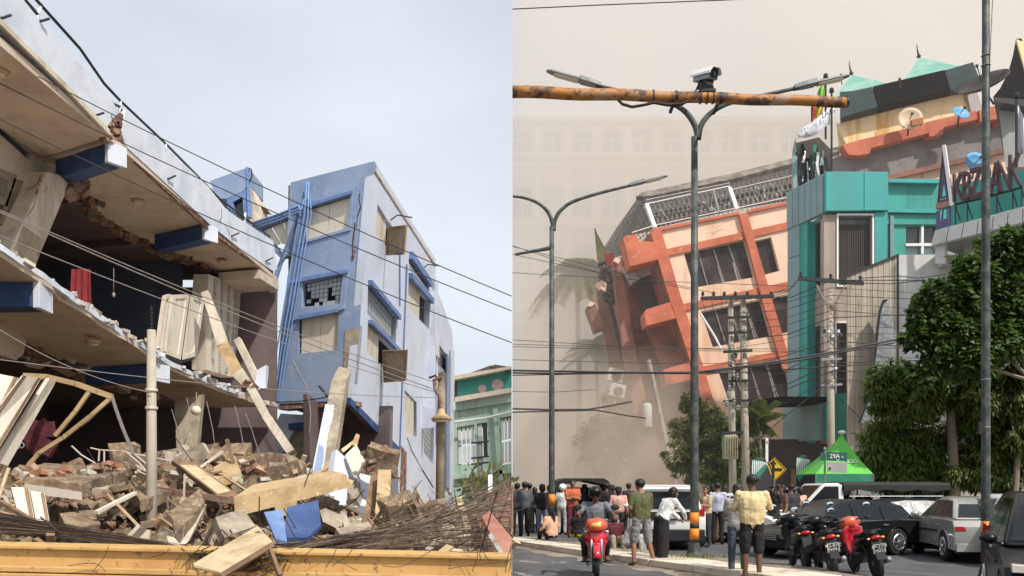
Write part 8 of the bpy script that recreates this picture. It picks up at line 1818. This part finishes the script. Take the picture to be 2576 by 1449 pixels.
# rider
rl = mb_r.location
RID = dict(pel=(0, .18, .77), hipL=(.1, .16, .77), hipR=(-.1, .16, .77), kneL=(.2, -.26, .62), kneR=(-.2, -.26, .62), ankL=(.19, .0, .3), ankR=(-.19, .0, .3), toeL=(.2, -.18, .26), toeR=(-.2, -.18, .26), elbL=(.31, -.06, 1.04), elbR=(-.31, -.06, 1.04), wriL=(.32, -.3, 1.03), wriR=(-.32, -.3, 1.03))
person('rider in a grey T-shirt and black helmet on the red motorbike', (rl.x, rl.y + .05, .05), R(-4), 'cloth_grey', 'cloth_charcoal', 'skin_dark', h=1.0, helmet='black_gloss', J=RID, lean=10, wide=1.06, voxel=.012, seated=True, shoe='skin_dark')
person('man in black standing behind the rider', pp(1526, 1345), R(180), 'cloth_black', 'cloth_black', 'skin_dark', h=1.0, sleeve='long')
person('woman in a pink hooded top and black cap, back turned, behind the rider', pp(1556, 1362), R(175), 'cloth_pink', 'cloth_charcoal', 'skin', h=.93, cap='cloth_black', hair='bob', sleeve='long', wide=1.1)
person('dark-haired person looking over from behind the white people carrier', pp(1582, 1338), R(150), 'cloth_charcoal', 'cloth_black', 'skin_dark', h=1.0)
person('woman with dark hair sitting on the kerb facing the viewer, beside the rider', pp(1545, 1392, .0), R(10), 'cloth_maroon', 'cloth_khaki', 'skin', h=.95, hair='long', seated=True, lean=10, J=sit())
person('person in a pale grey shirt sitting bent over on the kerb', pp(1574, 1394, .0), R(70), 'cloth_lightgrey', 'cloth_lightgrey', 'skin', h=1.0, hair='bob', seated=True, lean=28, sleeve='long', J=sit(elbL=(.2, -.25, .4), wriL=(.12, -.45, .42), elbR=(-.2, -.25, .4), wriR=(-.1, -.45, .42)), hairm='hair_brown')
# olive man walking away with a woman in white
person('man in an olive green T-shirt and grey shorts stepping off the kerb', pp(1614, 1424), R(200), 'cloth_olive', 'cloth_shortgrey', 'skin', h=1.03, legs='shorts', lean=5, wide=1.1, voxel=.012, shoe='skin_dark', head=(.0, -.02),
       J=dict(kneL=(.13, -.08, .49), ankL=(.16, .0, .085), toeL=(.18, -.15, .03), kneR=(-.16, -.02, .49), ankR=(-.24, .06, .085), toeR=(-.26, -.09, .03), elbR=(-.26, -.1, 1.14), wriR=(-.14, -.28, 1.1), elbL=(.25, .0, 1.12), wriL=(.15, -.2, 1.0)))
person('woman in a white blouse and long black skirt stooping beside the olive-shirted man', pp(1664, 1420), R(118), 'cloth_white', 'cloth_black', 'skin', h=.98, legs='skirt', lean=30, sleeve='long', hair='bob', J=dict(elbL=(.2, -.42, 1.08), wriL=(.12, -.55, .95), elbR=(-.2, -.42, 1.08), wriR=(-.1, -.55, .95)))
# right of the lamp
person('woman in a beige patterned blouse right of the median lamp, looking left', pp(1776, 1376), R(-60), 'cloth_beige', 'cloth_charcoal', 'skin_pale', h=.95, hair='bob', hairm='hair_brown', J=crossed)
person('person in brown behind the woman in the patterned blouse', pp(1793, 1366), R(180), 'cloth_brown', 'cloth_brown', 'skin', h=.97, hair='bob')
person('man in a lavender shirt tucked into black trousers', pp(1805, 1370), R(160), 'cloth_lav', 'cloth_black', 'skin', h=1.0, sleeve='long', J=phone)
person('brown-haired woman in grey shirt and dark jeans beside the cream-shirted man', pp(1856, 1452), R(170), 'cloth_lightgrey', 'cloth_denim', 'skin', hairm='hair_brown', h=.97, hair='bob', sleeve='short', J=phone, voxel=.013)
person('man in a cream shirt and black shorts standing with his back to the viewer', pp(1892, 1462), R(176), 'cloth_cream', 'cloth_black', 'skin_dark', h=1.06, legs='shorts', sleeve='long', wide=1.16, voxel=.012, J=dict(elbL=(.28, -.06, 1.14), wriL=(.16, -.24, 1.16), elbR=(-.3, -.05, 1.16), wriR=(-.2, -.24, 1.24)), shoe='cloth_brown')
person('woman in black leaning forward, right of the cream-shirted man', pp(1946, 1372), R(130), 'cloth_black', 'cloth_charcoal', 'skin_dark', h=.97, hair='long', J=phone)
person('person in dark brown reaching out an arm beside the woman in black', pp(1968, 1366), R(-80), 'cloth_brown', 'cloth_black', 'skin', h=.96, hair='bob', J=dict(elbR=(-.2, -.3, 1.2), wriR=(-.1, -.55, 1.1)))
person('person with a white strap over a dark shirt in the group before the pickup', pp(1990, 1366), R(180), 'cloth_charcoal', 'cloth_lightgrey', 'skin_dark', h=.98, backpack=None)
person('person in a pink scarf next to the pickup windscreen', pp(2012, 1362), R(200), 'cloth_pink', 'cloth_black', 'skin', h=.93, hair='bob')
person('dark-clothed bystander behind the pickup bed, left of the tree trunk', pp(2335, 1340), R(170), 'cloth_charcoal', 'cloth_black', 'skin_dark', h=1.0)
person('bystander in a grey shirt walking by the tree trunk', pp(2372, 1335), R(100), 'cloth_lightgrey', 'cloth_black', 'skin', h=.98)
for i, (u, v, tp_, bt, h_, hr, lab) in enumerate(((1332, 1340, 'cloth_black', 'cloth_black', 1.0, 'short', 'bystander all in black squeezed between the grey-shirted man and the short person'), (1382, 1342, 'cloth_maroon', 'cloth_black', .96, 'bob', 'bystander in maroon directly behind the left street lamp'),
        (1402, 1338, 'cloth_charcoal', 'cloth_black', .95, 'short', 'bystander in charcoal just right of the left street lamp'), (1470, 1340, 'cloth_navy', 'cloth_black', .98, 'short', 'bystander in navy right of the orange-shirted man'),
        (1540, 1338, 'cloth_brown', 'cloth_black', .97, 'bob', 'bystander in brown behind the woman in the pink hooded top'), (1822, 1362, 'cloth_charcoal', 'cloth_black', .95, 'bob', 'bystander in charcoal right of the lavender-shirted man'),
        (1958, 1362, 'cloth_navy', 'cloth_black', .98, 'short', 'bystander in navy behind the woman leaning forward in black'))):
    person(lab, pp(u, v), R(random.uniform(150, 215)), tp_, bt, 'skin_dark', h=h_, hair=hr, J=phone if i % 2 else None, sleeve='long' if i % 3 else 'short')
